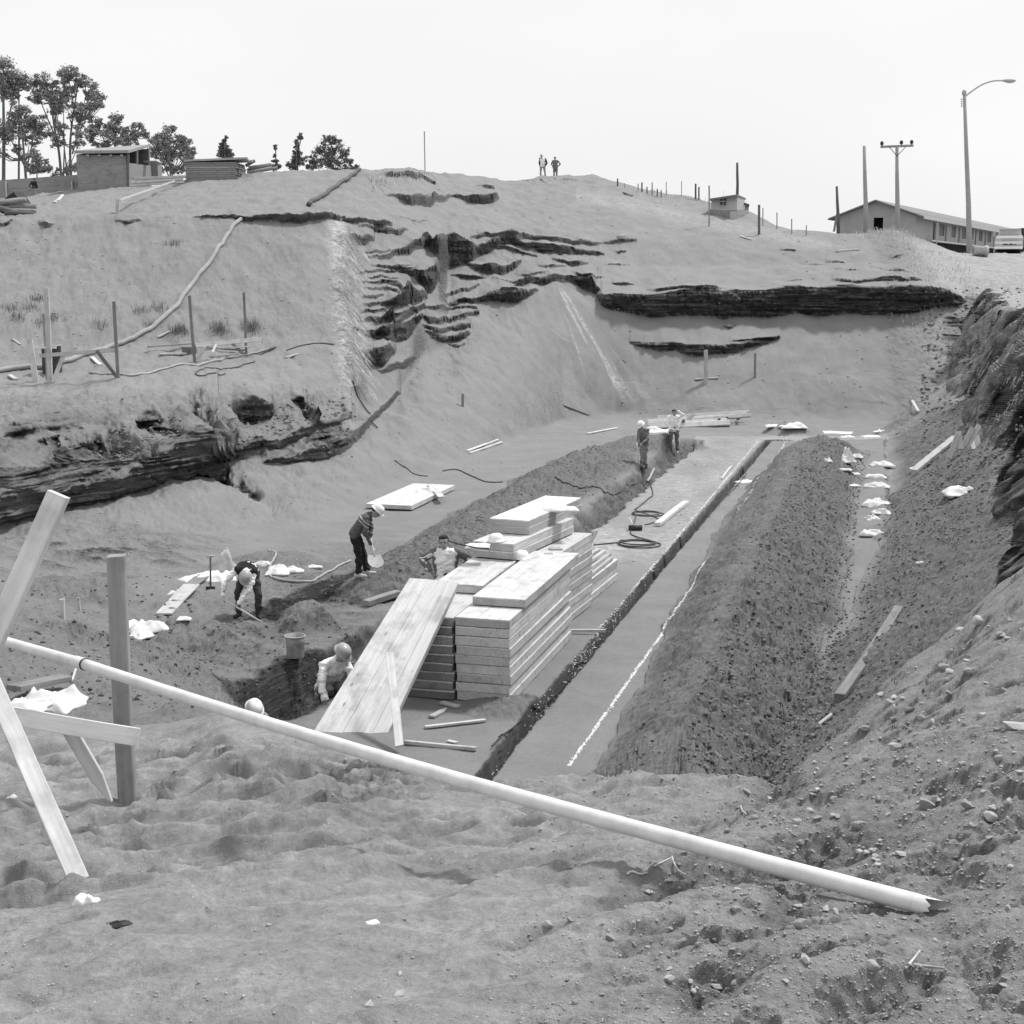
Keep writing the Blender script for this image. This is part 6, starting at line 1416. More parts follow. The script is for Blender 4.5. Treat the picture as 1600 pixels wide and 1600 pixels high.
# ------------------------------------------------------------------ trees
def leafmat(name, lo, hi):
    m, n, b = newmat(name); b.inputs['Roughness'].default_value = 0.7; b.inputs['Specular IOR Level'].default_value = 0.2
    tc = n.nodes.new('ShaderNodeTexCoord'); n.links.new(ramp(n, noise(n, tc.outputs['Object'], 0.9, 5, 0.7), [(0.3, lo), (0.7, hi)]), b.inputs['Base Color'])
    b.inputs['Transmission Weight'].default_value = 0.0; return m
leafd = leafmat("eucalyptus_leaves", 0.16, 0.40); leafc = leafmat("conifer_needles", 0.09, 0.24); bark = plain("bark", 0.17, 0.4, 0.9, 3, 0.5)
def tree(label, Y, blobs, trunks, mat, dens=1.0, leaf=0.17, seed=1, name="eucalyptus_tree", r0=0.2, group="trees on the left skyline", thin=1.0):
    rg = np.random.RandomState(seed); s = Y / F
    rt = empty(name); b = P(trunks[0][0][0], trunks[0][0][1], Y); rt.location = b; tag(rt, label, "tree", group)
    C = [];
    bl2 = []
    for (u, v, r) in blobs:
        bl2.append((u, v, r))
        for q in range(4):
            a = rg.uniform(0, 6.28); bl2.append((u + math.cos(a) * r * 0.95, v + math.sin(a) * r * 0.85, r * rg.uniform(0.4, 0.65)))
    nmain = len(blobs); blobs = bl2
    for (u, v, r) in blobs:
        c = P(u, v, Y) - b; c.y = rg.uniform(-1.2, 1.2) * r * s * 0.9; C.append((np.array(c), r * s))
    vs = []; cnt = 0
    P_ = []
    for c, r in C:
        # sub-clumps give the crown its light and dark masses
        k = max(6, int(17 * dens * (r / 0.9) ** 1.3))
        for j in range(k):
            d = rg.normal(size=3); d /= np.linalg.norm(d); q = c + d * r * rg.uniform(0.2, 0.95) * np.array([1, 0.9, 0.85]); rr = r * rg.uniform(0.3, 0.6)
            m = int(30 * dens * (rr / 0.3) ** 1.5) + 6
            e = rg.normal(size=(m, 3)) * rr * 0.62 * np.array([1, 1, 0.62]); P_.append(q + e)
    P_ = np.concatenate(P_); m = len(P_)
    A_ = rg.normal(size=(m, 3)); A_ /= np.linalg.norm(A_, axis=1)[:, None]; Bv = rg.normal(size=(m, 3)); Bv -= A_ * (A_ * Bv).sum(1)[:, None]; Bv /= np.linalg.norm(Bv, axis=1)[:, None]
    sz = leaf * 0.62 * rg.uniform(0.5, 1.3, m)[:, None]
    V = np.stack([P_ - A_ * sz, P_ + Bv * sz * 0.45, P_ + A_ * sz, P_ - Bv * sz * 0.45], axis=1).reshape(-1, 3)
    me_ = bpy.data.meshes.new("crown"); me_.vertices.add(len(V)); me_.vertices.foreach_set("co", V.astype(np.float32).ravel()); me_.loops.add(m * 4); me_.polygons.add(m)
    me_.loops.foreach_set("vertex_index", np.arange(m * 4, dtype=np.int32)); me_.polygons.foreach_set("loop_start", np.arange(0, m * 4, 4, dtype=np.int32)); me_.update(); me_.validate()
    cr = bpy.data.objects.new("crown", me_); COL.objects.link(cr); cr.parent = rt; cr.data.materials.append(mat)
    for ti, tr in enumerate(trunks):
        pts = [P(u, v, Y) - b for u, v in tr]; pts[0].z -= 1.0
        for q in pts[1:]: q.y = rg.uniform(-0.3, 0.3)
        sp = smooth_path(pts, 4); n = len(sp); mb = MB(); R0 = r0 * (1 if ti == 0 else 0.6)
        R0 *= 0.6; mb.tube(sp, [R0 * (1 - 0.75 * i / n) for i in range(n)], 7)
        mb.build("trunk" if ti == 0 else "limb", bark, rt, True)
    mb = MB()
    for c, r in C:
        # nearest trunk point below carries a branch into every clump
        best = None
        for tr in trunks:
            for u, v in tr[1:]:
                q = P(u, v, Y) - b
                dd = (Vector(c) - q).length + max(0, q.z - c[2]) * 3
                if best is None or dd < best[0]: best = (dd, q)
        q = best[1]; mid = q.lerp(Vector(c), 0.5) + Vector((0, 0, -0.12 * best[0])); mb.tube([q, mid, Vector(c) + Vector((0, 0, r * 0.3))], [r0 * 0.30 * thin, r0 * 0.2 * thin, r0 * 0.08], 5)
    if mb.v: mb.build("branches", bark, rt, True)
    return rt
YT = 112.0
tree("tall eucalyptus cut off by the left edge of the photo", YT, [(5, 103, 15), (28, 122, 15), (12, 135, 12), (36, 133, 9), (-15, 130, 25), (20, 148, 8)], [[(4, 300), (5, 220), (4, 150), (6, 115)], [(5, 200), (24, 140)], [(28, 300), (29, 190), (30, 135)]], leafd, 1.0, seed=1, r0=0.27)
tree("slender eucalyptus with a rounded left crown, left of the tallest", YT + 1, [(70, 124, 13), (58, 135, 11), (80, 138, 12), (54, 152, 9), (86, 155, 12), (68, 150, 9), (95, 168, 11), (80, 170, 9)], [[(97, 290), (92, 240), (86, 200), (80, 160), (72, 130)], [(88, 200), (60, 150)]], leafd, 1.0, seed=2, r0=0.2)
tree("tallest spreading eucalyptus in the middle of the left group", YT + 0.5, [(108, 112, 10), (98, 122, 9), (120, 118, 10), (130, 128, 9), (140, 138, 10), (150, 148, 8), (158, 160, 8), (150, 166, 7), (104, 138, 12), (97, 152, 10), (138, 160, 7), (128, 172, 9), (120, 186, 12), (112, 165, 6), (158, 150, 6)], [[(112, 292), (110, 240), (112, 195), (118, 150), (122, 125)], [(96, 292), (100, 240), (99, 205), (100, 140)], [(112, 220), (124, 190), (134, 150)], [(117, 160), (108, 118)]], leafd, 1.05, seed=3, r0=0.19)
tree("broad low eucalyptus under the tall ones at the far left", YT - 1, [(25, 172, 14), (14, 190, 13), (40, 185, 13), (52, 198, 13), (30, 205, 12), (68, 190, 10), (8, 215, 12), (60, 215, 10), (45, 222, 9), (72, 205, 9), (0, 240, 11), (-15, 200, 20), (28, 232, 8)], [[(42, 292), (40, 250), (36, 210), (30, 180)], [(40, 245), (56, 205)], [(38, 240), (10, 205)]], leafd, 1.0, seed=4, r0=0.2)
tree("small dark bush under the eucalyptus trunks", YT - 2, [(55, 243, 11), (62, 258, 12), (50, 262, 9), (72, 262, 7)], [[(58, 292), (58, 270), (57, 250)]], leafd, 1.1, seed=5, r0=0.12, name="bush")
tree("low eucalyptus clump between the tall group and the shed", YT - 1, [(92, 215, 9), (100, 200, 10), (84, 225, 8), (120, 205, 8), (130, 215, 9), (118, 228, 6), (90, 272, 8), (104, 268, 5), (115, 262, 8)], [[(104, 292), (103, 260), (100, 225), (98, 205)], [(103, 250), (126, 215)]], leafd, 0.9, seed=6, r0=0.13)
tree("eucalyptus rising behind the shed roof", YT + 1, [(182, 182, 8), (180, 195, 11), (166, 198, 9), (150, 190, 8), (152, 205, 11), (190, 200, 10), (205, 208, 11), (214, 196, 7), (220, 210, 8), (172, 215, 12), (190, 220, 12), (140, 205, 8), (142, 222, 7), (205, 224, 9), (228, 212, 5), (160, 228, 9)], [[(180, 292), (180, 250), (180, 215), (181, 190)], [(180, 235), (155, 205)], [(180, 230), (208, 210)]], leafd, 1.05, seed=7, r0=0.18)
tree("rounded eucalyptus standing right of the shed", YT - 3, [(264, 207, 10), (255, 216, 10), (275, 214, 10), (246, 228, 10), (286, 224, 10), (240, 220, 6), (265, 228, 13), (292, 236, 9), (280, 240, 11), (255, 240, 11), (300, 244, 7), (262, 252, 9), (240, 240, 8), (290, 252, 7), (270, 262, 8), (250, 262, 7), (282, 266, 6)], [[(268, 292), (267, 265), (266, 240), (264, 215)], [(266, 260), (284, 232)], [(266, 262), (248, 235)]], leafd, 1.1, seed=8, r0=0.16)
def conifer(label, u, vt, vb, w, Y, seed, gaps=0.0, lean=0):
    rg = random.Random(seed); bl_ = []; h = vb - vt
    for k in range(9):
        t = k / 8; r = w * (0.25 + 0.75 * t)
        for s in range(1 + int(t * 3)):
            if rg.random() < gaps and 0.2 < t < 0.8: continue
            bl_.append((u + rg.uniform(-r, r) * 0.75 + lean * (1 - t), vt + h * (0.05 + 0.83 * t) + rg.uniform(-2, 2), max(2.2, w * 0.32 * (0.5 + 0.6 * t))))
    tree(label, Y, bl_, [[(u, vb + 4), (u, vb - h * 0.5), (u + lean, vt)]], leafc, 1.3, 0.12, seed, "pine_tree", 0.09, thin=1.0)
conifer("small lone pine on the skyline above the lumber stack", 352, 212, 250, 14, 105, 21)
conifer("scrawny pine with a tuft on top, left of the bushy pines", 431, 227, 268, 8, 100, 22, 0.7)
conifer("pointed pine left of the broad bushy one", 464, 207, 268, 17, 100, 23, 0.15, 4)
tree("small shrub between the pointed pine and the broad one", 101, [(484, 254, 7), (492, 246, 8), (498, 258, 8), (486, 262, 6)], [[(490, 272), (490, 262), (491, 250)]], leafc, 1.3, 0.12, 24, "bush", 0.07)
tree("broad bushy pine on the skyline", 102, [(510, 220, 8), (520, 216, 7), (503, 232, 8), (515, 235, 11), (528, 225, 8), (536, 238, 9), (542, 248, 8), (522, 250, 12), (508, 252, 10), (536, 258, 9), (548, 262, 5), (516, 262, 8)], [[(520, 272), (520, 250), (518, 225)], [(520, 255), (538, 240)]], leafc, 1.4, 0.12, 25, "pine_tree", 0.12)
tree("low shrub at the right foot of the bushy pine", 103, [(556, 262, 4), (561, 265, 3)], [[(558, 272), (558, 266), (558, 263)]], leafc, 1.2, 0.12, 26, "bush", 0.05)

# ------------------------------------------------------------------ dry grass
def tuftmat(name, v): return plain(name, v, 0.25, 0.8, 2)
drym = tuftmat("dry_grass", 0.55); darkg = tuftmat("dark_grass", 0.17)
def blades(name, spots, L0, mat, label, cat, seed, w=0.012, kind=None, drop=None, group=None, n=1):
    rg = random.Random(seed); mb = MB()
    for p, m, rad, down in spots:
        for k in range(m):
            q = Vector((p.x + rg.gauss(0, rad), p.y + rg.gauss(0, rad), 0)); q.z = gz(q.x, q.y)
            a = rg.uniform(0, 2 * math.pi); l = L0 * rg.uniform(0.5, 1.2); out = Vector((math.cos(a), math.sin(a), 0)) * l * rg.uniform(0.1, 0.6) + (down or Vector((0, 0, 0))) * l
            s = Vector((-math.sin(a), math.cos(a), 0)) * w
            m1 = q + out * 0.45 + Vector((0, 0, l * 0.5)); m2 = q + out + Vector((0, 0, l * (0.72 if not down else 0.2)))
            mb.add([q - s, q + s, m1 + s * 0.7, m1 - s * 0.7, m2], [(0, 1, 2, 3), (3, 2, 4)])
    o = mb.build(name, mat); return tag(o, label, cat, group, kind)
dn = Vector((0.9, -0.2, -0.9))
sp = []
for i in range(420):
    v = rnd.uniform(352, 590); uc = np.interp(v, [350, 400, 450, 500, 560, 590], [541, 543, 541, 543, 550, 553])
    sp.append((G(uc + rnd.gauss(-2, 7), v, 0, 38, 58), 5, 0.18, dn))
blades("dry_grass", sp, 0.55, drym, "pale dry grass hanging over the edge between slope and pit", "dry grass", 5, 0.012, "stuff")
sp = [(G(rnd.uniform(595, 680), rnd.uniform(268, 274), 0, 60), 5, 0.2, Vector((0, -0.6, -0.8))) for i in range(60)]
sp += [(G(rnd.gauss(592, 5), rnd.uniform(275, 300), 0, 60), 5, 0.3, Vector((0.3, -0.6, -0.8))) for i in range(35)]
blades("dry_grass", sp, 0.5, drym, "fringe of pale grass on the upper ledge left of the crest", "dry grass", 6, 0.014, "stuff")
sp = [(G(rnd.uniform(1395, 1510), rnd.uniform(366, 450), 0, 50), 4, 0.3, Vector((-0.1, -0.4, -0.2))) for i in range(150)]
sp += [(G(rnd.uniform(1505, 1600), rnd.uniform(445, 640), 0, 35), 3, 0.3, Vector((-0.6, -0.1, -0.9))) for i in range(160)]
sp += [(G(rnd.uniform(1340, 1440), rnd.uniform(359, 372), 0, 60), 5, 0.3, None) for i in range(70)]
sp += [(G(rnd.uniform(1000, 1110), 294 + rnd.uniform(2, 26), 0, 60), 3, 0.3, None) for i in range(60)]
blades("dry_grass", sp, 0.42, drym, "pale dry grass over the right rim and the road bank", "dry grass", 7, 0.013, "stuff")
tl = [(57, 463, "darkest small"), (46, 476, "left-leaning"), (28, 492, "faint flat"), (15, 478, "pale far left"), (66, 500, "low"), (158, 503, "lone round"), (222, 481, "faint"), (249, 478, "small upper"), (235, 508, "half hidden"), (279, 512, "big round"), (343, 512, "big windswept"), (392, 508, "rightmost big"), (270, 376, "sparse high"), (85, 492, "flat broad")]
for k, (u, v, lab) in enumerate(tl):
    blades("grass_tuft", [(G(u, v + 6, 0, 25), 150 if k in (9, 10, 11) else 70, 0.16, None)], 0.42 if k in (9, 10, 11) else 0.25, darkg, "%s dark grass tuft on the long left slope, near %s" % (lab, "the hose" if k in (7, 8, 9, 6) else "the right posts" if k in (10, 11) else "the upper edge" if k == 12 else "the left edge"), "grass tuft", 100 + k, 0.008, None, None, "grass tufts on the left slope")
# ------------------------------------------------------------------ far timber pile
ppl = []
for k, (a, b, Yk, w, lab) in enumerate((((1027, 653), (1167, 644.5), 58.2, 0.16, "rearmost long board"), ((1012, 659), (1150, 651), 57.6, 0.16, "second long board from the rear"), ((1018, 662.5), (1173, 649), 57.0, 0.14, "longest slanting board"),
        ((1012, 664), (1050, 661), 56.6, 0.14, "short left board"), ((1040, 661), (1136, 657), 56.6, 0.16, "upper front board"), ((1052, 666.5), (1140, 661.5), 56.2, 0.22, "thick front beam"), ((1016, 668), (1048, 666), 55.6, 0.13, "lowest short board"), ((1074, 655), (1084, 647), 56.8, 0.14, "short cross board"), ((1162, 648), (1171, 641), 58, 0.10, "small upright stick at the right end"))):
    ppl.append(k)
    board("board", P(a[0], a[1], Yk), P(b[0], b[1], Yk), w, 0.13 if k != 5 else 0.24, fresh, "%s of the far timber pile behind the trench men" % lab, "board", "far timber pile", up=(0, -1, 0.6))
for k, u in enumerate((1066, 1121, 1133, 1154)):
    p = P(u, 664 - k * 2.2, 56.4 + k * .4); board("bearer", p + Vector((0, -0.5, 0.22)), p + Vector((0.1, 0.9, -0.02)), 0.10, 0.10, dark_w, "%s dark crosspiece of the far timber pile" % ["leftmost", "second", "third", "rightmost"][k], "bearer", "far timber pile crosspieces")
sack(1026, 676, 1.3, 0.7, 0.35, 90, "long pale heap of rags and chips left of the far timber pile", ymin=40)

# ------------------------------------------------------------------ people
def V(*a): return Vector(a)
def cap_prim(mb, a, b, ra, rb, seg=12):
    a = Vector(a); b = Vector(b); d = b - a; L_ = d.length
    if L_ < 1e-5: mb.ell(a, (ra, ra, ra), None, 12, 8); return
    d /= L_; pts = []; rr = []
    for t in (-1.0, -0.8, -0.45, 0.0): pts.append(a + d * ra * t); rr.append(ra * math.sqrt(max(1 - t * t, 0.0004)))
    for t in (0.0, 0.45, 0.8, 1.0): pts.append(b + d * rb * t); rr.append(rb * math.sqrt(max(1 - t * t, 0.0004)))
    mb.tube(pts, rr, seg)
def remesh(mb, name, vox, mat, parent, smooth=3, wrinkle=0.0, seed=1):
    m = mb.mesh(name); o = bpy.data.objects.new(name, m); COL.objects.link(o)
    r = o.modifiers.new("r", 'REMESH'); r.mode = 'VOXEL'; r.voxel_size = vox; r.adaptivity = 0
    if smooth: q = o.modifiers.new("s", 'SMOOTH'); q.factor = 0.5; q.iterations = smooth
    dg = bpy.context.evaluated_depsgraph_get(); dg.update()
    nm = bpy.data.meshes.new_from_object(o.evaluated_get(dg)); o.modifiers.clear(); o.data = nm
    n = len(nm.vertices)
    if wrinkle and n:
        c = np.empty(n * 3, dtype=np.float32); nm.vertices.foreach_get("co", c); c = c.reshape(-1, 3).astype(float)
        nn = np.empty(n * 3, dtype=np.float32); nm.vertices.foreach_get("normal", nn); nn = nn.reshape(-1, 3)
        f = fbm(c[:, 0] * 7 + c[:, 1] * 5, c[:, 2] * 11 + c[:, 1] * 4, 3, seed, 0.55); f = f * 1.3 - 1.2 * np.abs(fbm(c[:, 2] * 9 + c[:, 0] * 3, c[:, 1] * 9, 2, seed + 4)) + 0.15
        c += nn * (f * wrinkle)[:, None]; nm.vertices.foreach_set("co", c.astype(np.float32).ravel()); nm.update()
    nm.polygons.foreach_set("use_smooth", [True] * len(nm.polygons))
    nm.materials.clear(); nm.materials.append(mat); o.parent = parent
    return o
def cloth(name, v, var=0.12): return MATS.get(name) or plain(name, v, var, 0.9, 25, 0.25, 0, 0.004)
def two(j, k): return V(*j[k])
def person(loc, rz, J, look, label, top, legs, shoes, hat=None, hair=True, sc=1.0, vox=0.009, group=None, vest=None, long=True, jacket=None, sweater=False, upv=None):
    rt = empty("person"); rt.location = loc; rt.rotation_euler = (0, 0, rz); rt.scale = (sc, sc, sc); tag(rt, label, "person", group)
    j = {k: Vector(v) for k, v in J.items()}
    pel, che, nec, hd = j['pel'], j['che'], j['nec'], j['head']
    f = Vector(look).normalized(); u = Vector(upv) if upv else (hd - nec); u = (u - f * u.dot(f)).normalized(); r = f.cross(u)
    R = Matrix((r, f, u)).transposed()
    sl, sr = j['sl'], j['sr']; shv = (sr - sl).normalized()
    spine = (che - pel).normalized(); front = shv.cross(spine)
    def torso(mb, e=0.0, arms=True):
        cap_prim(mb, j['hl'], j['hr'], 0.092 + e, 0.092 + e)
        for t, ra in ((0.0, 0.125), (0.35, 0.118), (0.7, 0.128), (1.0, 0.125)):
            c = pel.lerp(che, t); w = 0.055 + 0.02 * t
            cap_prim(mb, c - shv * w, c + shv * w, ra * 0.86 + e, ra * 0.86 + e)
        m = sl.lerp(sr, 0.5); cap_prim(mb, sl.lerp(sr, 0.08), sr.lerp(sl, 0.08), 0.066 + e, 0.066 + e)
        cap_prim(mb, che, m, 0.125 + e, 0.085 + e)
        for s_, h in (('sl', 'hl'), ('sr', 'hr')): cap_prim(mb, j[s_].lerp(m, 0.25), j[h].lerp(pel, 0.2), 0.07 + e, 0.085 + e)
    def arms(mb, e=0.0, t=1.0):
        for s_ in 'lr':
            a, b, c = j['s' + s_], j['e' + s_], j['w' + s_]
            cap_prim(mb, a, b, 0.052 + e * 1.1, 0.043 + e)
            cap_prim(mb, b, b.lerp(c, t), 0.043 + e, (0.043 * (1 - t) + 0.030 * t) + e * 0.9)
    def legs_(mb, e=0.0, t=1.0):
        for s_ in 'lr':
            a, b, c = j['h' + s_], j['k' + s_], j['a' + s_]
            cap_prim(mb, a, b, 0.088 + e, 0.058 + e * 1.2); cap_prim(mb, b, b.lerp(c, t), 0.058 + e * 1.2, 0.040 + e * 1.4)
            cap_prim(mb, b, b.lerp(c, 0.4), 0.052 + e, 0.054 + e)
    # the whole body, one continuous skin
    mb = MB(); torso(mb, -0.012); arms(mb, -0.003); legs_(mb, -0.006)
    cap_prim(mb, nec - (nec - che).normalized() * 0.04, hd - u * 0.05, 0.058, 0.052)
    mb.ell(hd + u * 0.018 - f * 0.01, (0.076, 0.096, 0.098), R, 16, 12)
    mb.ell(hd - u * 0.045 + f * 0.025, (0.056, 0.066, 0.062), R, 14, 10)
    mb.ell(hd - u * 0.088 + f * 0.055, (0.030, 0.026, 0.022), R, 10, 8)
    cap_prim(mb, hd + f * 0.083 + u * 0.012, hd + f * 0.104 - u * 0.028, 0.010, 0.015)
    cap_prim(mb, hd + f * 0.080 + u * 0.032 - r * 0.035, hd + f * 0.080 + u * 0.032 + r * 0.035, 0.012, 0.012)
    cap_prim(mb, hd + f * 0.086 - u * 0.056 - r * 0.018, hd + f * 0.086 - u * 0.056 + r * 0.018, 0.008, 0.008)
    for s_ in (-1, 1): mb.ell(hd + r * s_ * 0.078 - f * 0.005 - u * 0.01, (0.012, 0.022, 0.032), R, 10, 8)
    for s_ in 'lr':
        w_, e_ = j['w' + s_], j['e' + s_]; d_ = (w_ - e_).normalized(); hd_ = Vector(J.get('h_' + s_, tuple(d_))).normalized()
        side = hd_.cross(front).normalized() if hd_.cross(front).length > .2 else hd_.cross(spine).normalized(); pn = side.cross(hd_).normalized()
        pc = w_ + hd_ * 0.05
        for q in (-1, 0, 1): cap_prim(mb, w_ + hd_ * 0.01 + side * q * 0.012, w_ + hd_ * 0.085 + side * q * 0.026, 0.018, 0.015)
        for q, ln in ((-1.5, 0.060), (-0.5, 0.072), (0.5, 0.068), (1.5, 0.052)):
            b = w_ + hd_ * 0.09 + side * q * 0.021; m = b + hd_ * ln * 0.5 + pn * 0.008; cap_prim(mb, b, m, 0.0105, 0.0098, 8); cap_prim(mb, m, m + hd_ * ln * 0.35 + pn * ln * 0.5, 0.0098, 0.0085, 8)
        b = w_ + hd_ * 0.03 + side * (-0.03 if s_ == 'r' else 0.03); m = b + hd_ * 0.035 + side * (-0.03 if s_ == 'r' else 0.03); cap_prim(mb, b, m, 0.013, 0.011, 8); cap_prim(mb, m, m + hd_ * 0.03 + pn * 0.012, 0.011, 0.010, 8)
    for s_ in 'lr':
        a = j['a' + s_]; t = Vector(J.get('f' + s_, tuple(front))); t.z = 0; t.normalize(); cap_prim(mb, a - V(0, 0, 0.04) - t * 0.04, a - V(0, 0, 0.045) + t * 0.12, 0.036, 0.028)
    remesh(mb, "body", vox, skin, rt, 2)
    # clothes
    mb = MB(); legs_(mb, 0.016); cap_prim(mb, j['hl'], j['hr'], 0.108, 0.108); cap_prim(mb, pel, pel.lerp(che, 0.25), 0.118, 0.115)
    remesh(mb, "trousers", vox * 1.25, legs, rt, 3, 0.022, 3)
    mb = MB(); torso(mb, 0.012)
    arms(mb, 0.013, 0.93 if long else 0.0)
    cap_prim(mb, nec - (nec - che).normalized() * 0.05, nec + (hd - nec).normalized() * 0.02, 0.075, 0.066)
    tp = remesh(mb, "shirt" if not sweater else "sweater", vox * 1.2, top, rt, 3, 0.022, 5)
    if vest:
        mb = MB(); torso(mb, 0.026); remesh(mb, "vest", vox * 1.2, vest, rt, 3, 0.010, 7)
    if jacket:
        mb = MB(); arms(mb, 0.026, 0.9)
        for s_, sg in (('l', -1), ('r', 1)):
            a = j['s' + s_]; h = j['h' + s_]; m = sl.lerp(sr, 0.5)
            cap_prim(mb, a.lerp(m, 0.1), h + (h - pel) * 0.25 - front * 0.01, 0.075, 0.075)
            cap_prim(mb, a.lerp(m, 0.45) - front * 0.045, h - front * 0.04, 0.085, 0.10)
            cap_prim(mb, a.lerp(m, 0.55) + front * 0.02, a.lerp(m, 0.1) + spine * -0.1 + front * 0.035, 0.05, 0.045)
        cap_prim(mb, sl.lerp(sr, 0.3) - front * 0.03, sr.lerp(sl, 0.3) - front * 0.03, 0.08, 0.08)
        cap_prim(mb, che - front * 0.06, pel - front * 0.05, 0.11, 0.115)
        remesh(mb, "cardigan" if jacket is not None else "jacket", vox * 1.2, jacket, rt, 3, 0.02, 8)
        mb = MB()
        for sg in (-1, 1):
            b = nec + front * 0.055 + shv * sg * 0.012; c = nec + front * 0.085 + shv * sg * 0.06 - spine * 0.075; d2 = nec + shv * sg * 0.075 - spine * 0.01; e2 = nec + front * 0.02 + shv * sg * 0.05 + spine * 0.02
            for off in (0, 0.006): pass
            mb.add([b, c, d2, e2, b + front * .008, c + front * .008, d2 + front * .008, e2 + front * .008], [(0, 1, 2, 3), (7, 6, 5, 4), (0, 4, 5, 1), (1, 5, 6, 2), (2, 6, 7, 3), (3, 7, 4, 0)])
        mb.build("collar", top, rt)
    for s_ in 'lr':
        a = j['a' + s_]; t = Vector(J.get('f' + s_, tuple(front))); t.z = 0; t.normalize()
        mb = MB(); cap_prim(mb, a - V(0, 0, 0.035) - t * 0.045, a - V(0, 0, 0.042) + t * 0.15, 0.047, 0.038); cap_prim(mb, a + V(0, 0, 0.01), a - V(0, 0, 0.03), 0.050, 0.05)
        remesh(mb, "shoe", vox * 1.3, shoes, rt, 2)
    if hair:
        mb = MB(); mb.ell(hd + u * 0.040 - f * 0.042, (0.086, 0.088, 0.086), R, 16, 12)
        if not hat:
            mb.ell(hd + u * 0.090 + f * 0.012, (0.076, 0.072, 0.036), R, 14, 10, 0.10)
            for s_ in (-1, 1): mb.ell(hd + r * s_ * 0.074 + u * 0.01 - f * 0.03, (0.022, 0.045, 0.06), R, 10, 8)
        remesh(mb, "hair", max(vox, 0.009), hairm, rt, 1, 0.012, 11)
    for s_ in (-1, 1):
        mb = MB(); mb.ell(hd + f * 0.082 + u * 0.010 + r * s_ * 0.032, (0.014, 0.008, 0.008), R, 8, 6); mb.build("eye", black, rt, True)
    if hat:
        mb = MB(); M = Matrix.Translation(hd + u * 0.042 - f * 0.006) @ R.to_4x4() @ Matrix.Rotation(math.pi / 2, 4, 'Z'); helmet_mesh(mb, M)
        mb.build("helmet", hat, rt, True)
    return rt, j
white_c = cloth("white_cloth", 0.86); offw = cloth("pale_cloth", 0.50); darkc = cloth("dark_cloth", 0.022); navy = cloth("charcoal_cloth", 0.05); greyc = cloth("grey_cloth", 0.16); midc = cloth("faded_cloth", 0.26); shoew = cloth("pale_shoe", 0.5); boot = cloth("boot_leather", 0.05)
# knitted sweater with two pale bands
sw, n, b = newmat("banded_sweater"); b.inputs['Roughness'].default_value = 0.95
tc = n.nodes.new('ShaderNodeTexCoord'); q = n.nodes.new('ShaderNodeVectorMath'); q.operation = 'DOT_PRODUCT'; n.links.new(tc.outputs['Object'], q.inputs[0])
ax = Vector((0.27, 0, 0.36)).normalized(); q.inputs[1].default_value = ax
def band(c, w): return mth(n, 'LESS_THAN', mth(n, 'ABSOLUTE', mth(n, 'SUBTRACT', q.outputs['Value'], c)), w)
bands = mth(n, 'MAXIMUM', band(0.95, 0.011), band(1.015, 0.011))
n.links.new(mixf(n, bands, ramp(n, noise(n, tc.outputs['Object'], 30, 4, 0.6), [(0.3, 0.065), (0.7, 0.12)]), 0.42), b.inputs['Base Color'])
bump(n, b, noise(n, tc.outputs['Object'], 90, 3, 0.6), 0.4, 0.005)

def stand(x, y, z=None): return Vector((x, y, gz(x, y) if z is None else z))
# 1 bent digger
o = G(389, 963, 0, 20); o.z -= 0.03
s_ = (963 - 878) / F * o.y / 1.06
rt, j = person(o, 0, dict(al=(-.20, 0, .09), ar=(.20, -.06, .07), kl=(-.21, -.05, .50), kr=(.22, -.09, .48), hl=(-.10, .16, .88), hr=(.10, .15, .87), pel=(0, .16, .92), che=(.015, -.14, 1.04), nec=(.03, -.34, 1.0), head=(.045, -.47, .90),
    sl=(-.17, -.24, 1.02), sr=(.20, -.25, 1.0), el=(-.40, -.33, .78), wl=(-.42, -.40, .53), er=(.10, -.44, .66), wr=(-.10, -.50, .40), h_l=(.35, -.1, -.9), h_r=(-.6, -.1, -.7), fl=(-.4, -1, 0), fr=(.5, -1, 0)),
    (0.02, -.62, -.78), "digger bending double with a pale helmet, white sleeves and dark vest", white_c, navy, boot, hat=helmg, sc=s_, vest=darkc, upv=(0.05, -0.75, 0.65))
def tool(name, a, b, r, mat, label, cat, head=None, hm=None):
    rt = empty(name); rt.location = a; tag(rt, label, cat); mb = MB(); mb.tube([V(0, 0, 0), (Vector(b) - Vector(a)) * 0.5, Vector(b) - Vector(a)], r, 8); mb.build("shaft", mat, rt, True)
    if head: head(rt, Vector(b) - Vector(a))
    return rt
def shovel_head(w, l):
    def f(rt, e):
        d = e.normalized(); sd = d.cross(V(0, 0, 1)).normalized(); nn = sd.cross(d); mb = MB(); n_ = 9; vs = []
        for i in range(n_):
            t = i / (n_ - 1); ww = w / 2 * (1.0 if t < 0.5 else math.sqrt(max(0, 1 - ((t - 0.5) / 0.5) ** 2)) * 0.95 + 0.05) * (0.75 + 0.5 * min(t, .5))
            for k in (-1, -0.5, 0, 0.5, 1): vs.append(e + d * l * (t - 0.1) + sd * ww * k + nn * 0.03 * (k * k))
        top_ = vs; bot = [v - nn * 0.006 for v in vs]; fs = []
        for i in range(n_ - 1):
            for k in range(4): q = (i * 5 + k, i * 5 + k + 1, (i + 1) * 5 + k + 1, (i + 1) * 5 + k); fs += [q, tuple(x + n_ * 5 for x in q[::-1])]
        mb.add(top_ + bot, fs); mb.build("blade", conc, rt, True)
    return f
hl = rt.matrix_basis
def W(rt, p): return Vector(rt.location) + (Euler(rt.rotation_euler).to_matrix() @ (Vector(p) * rt.scale[0]))
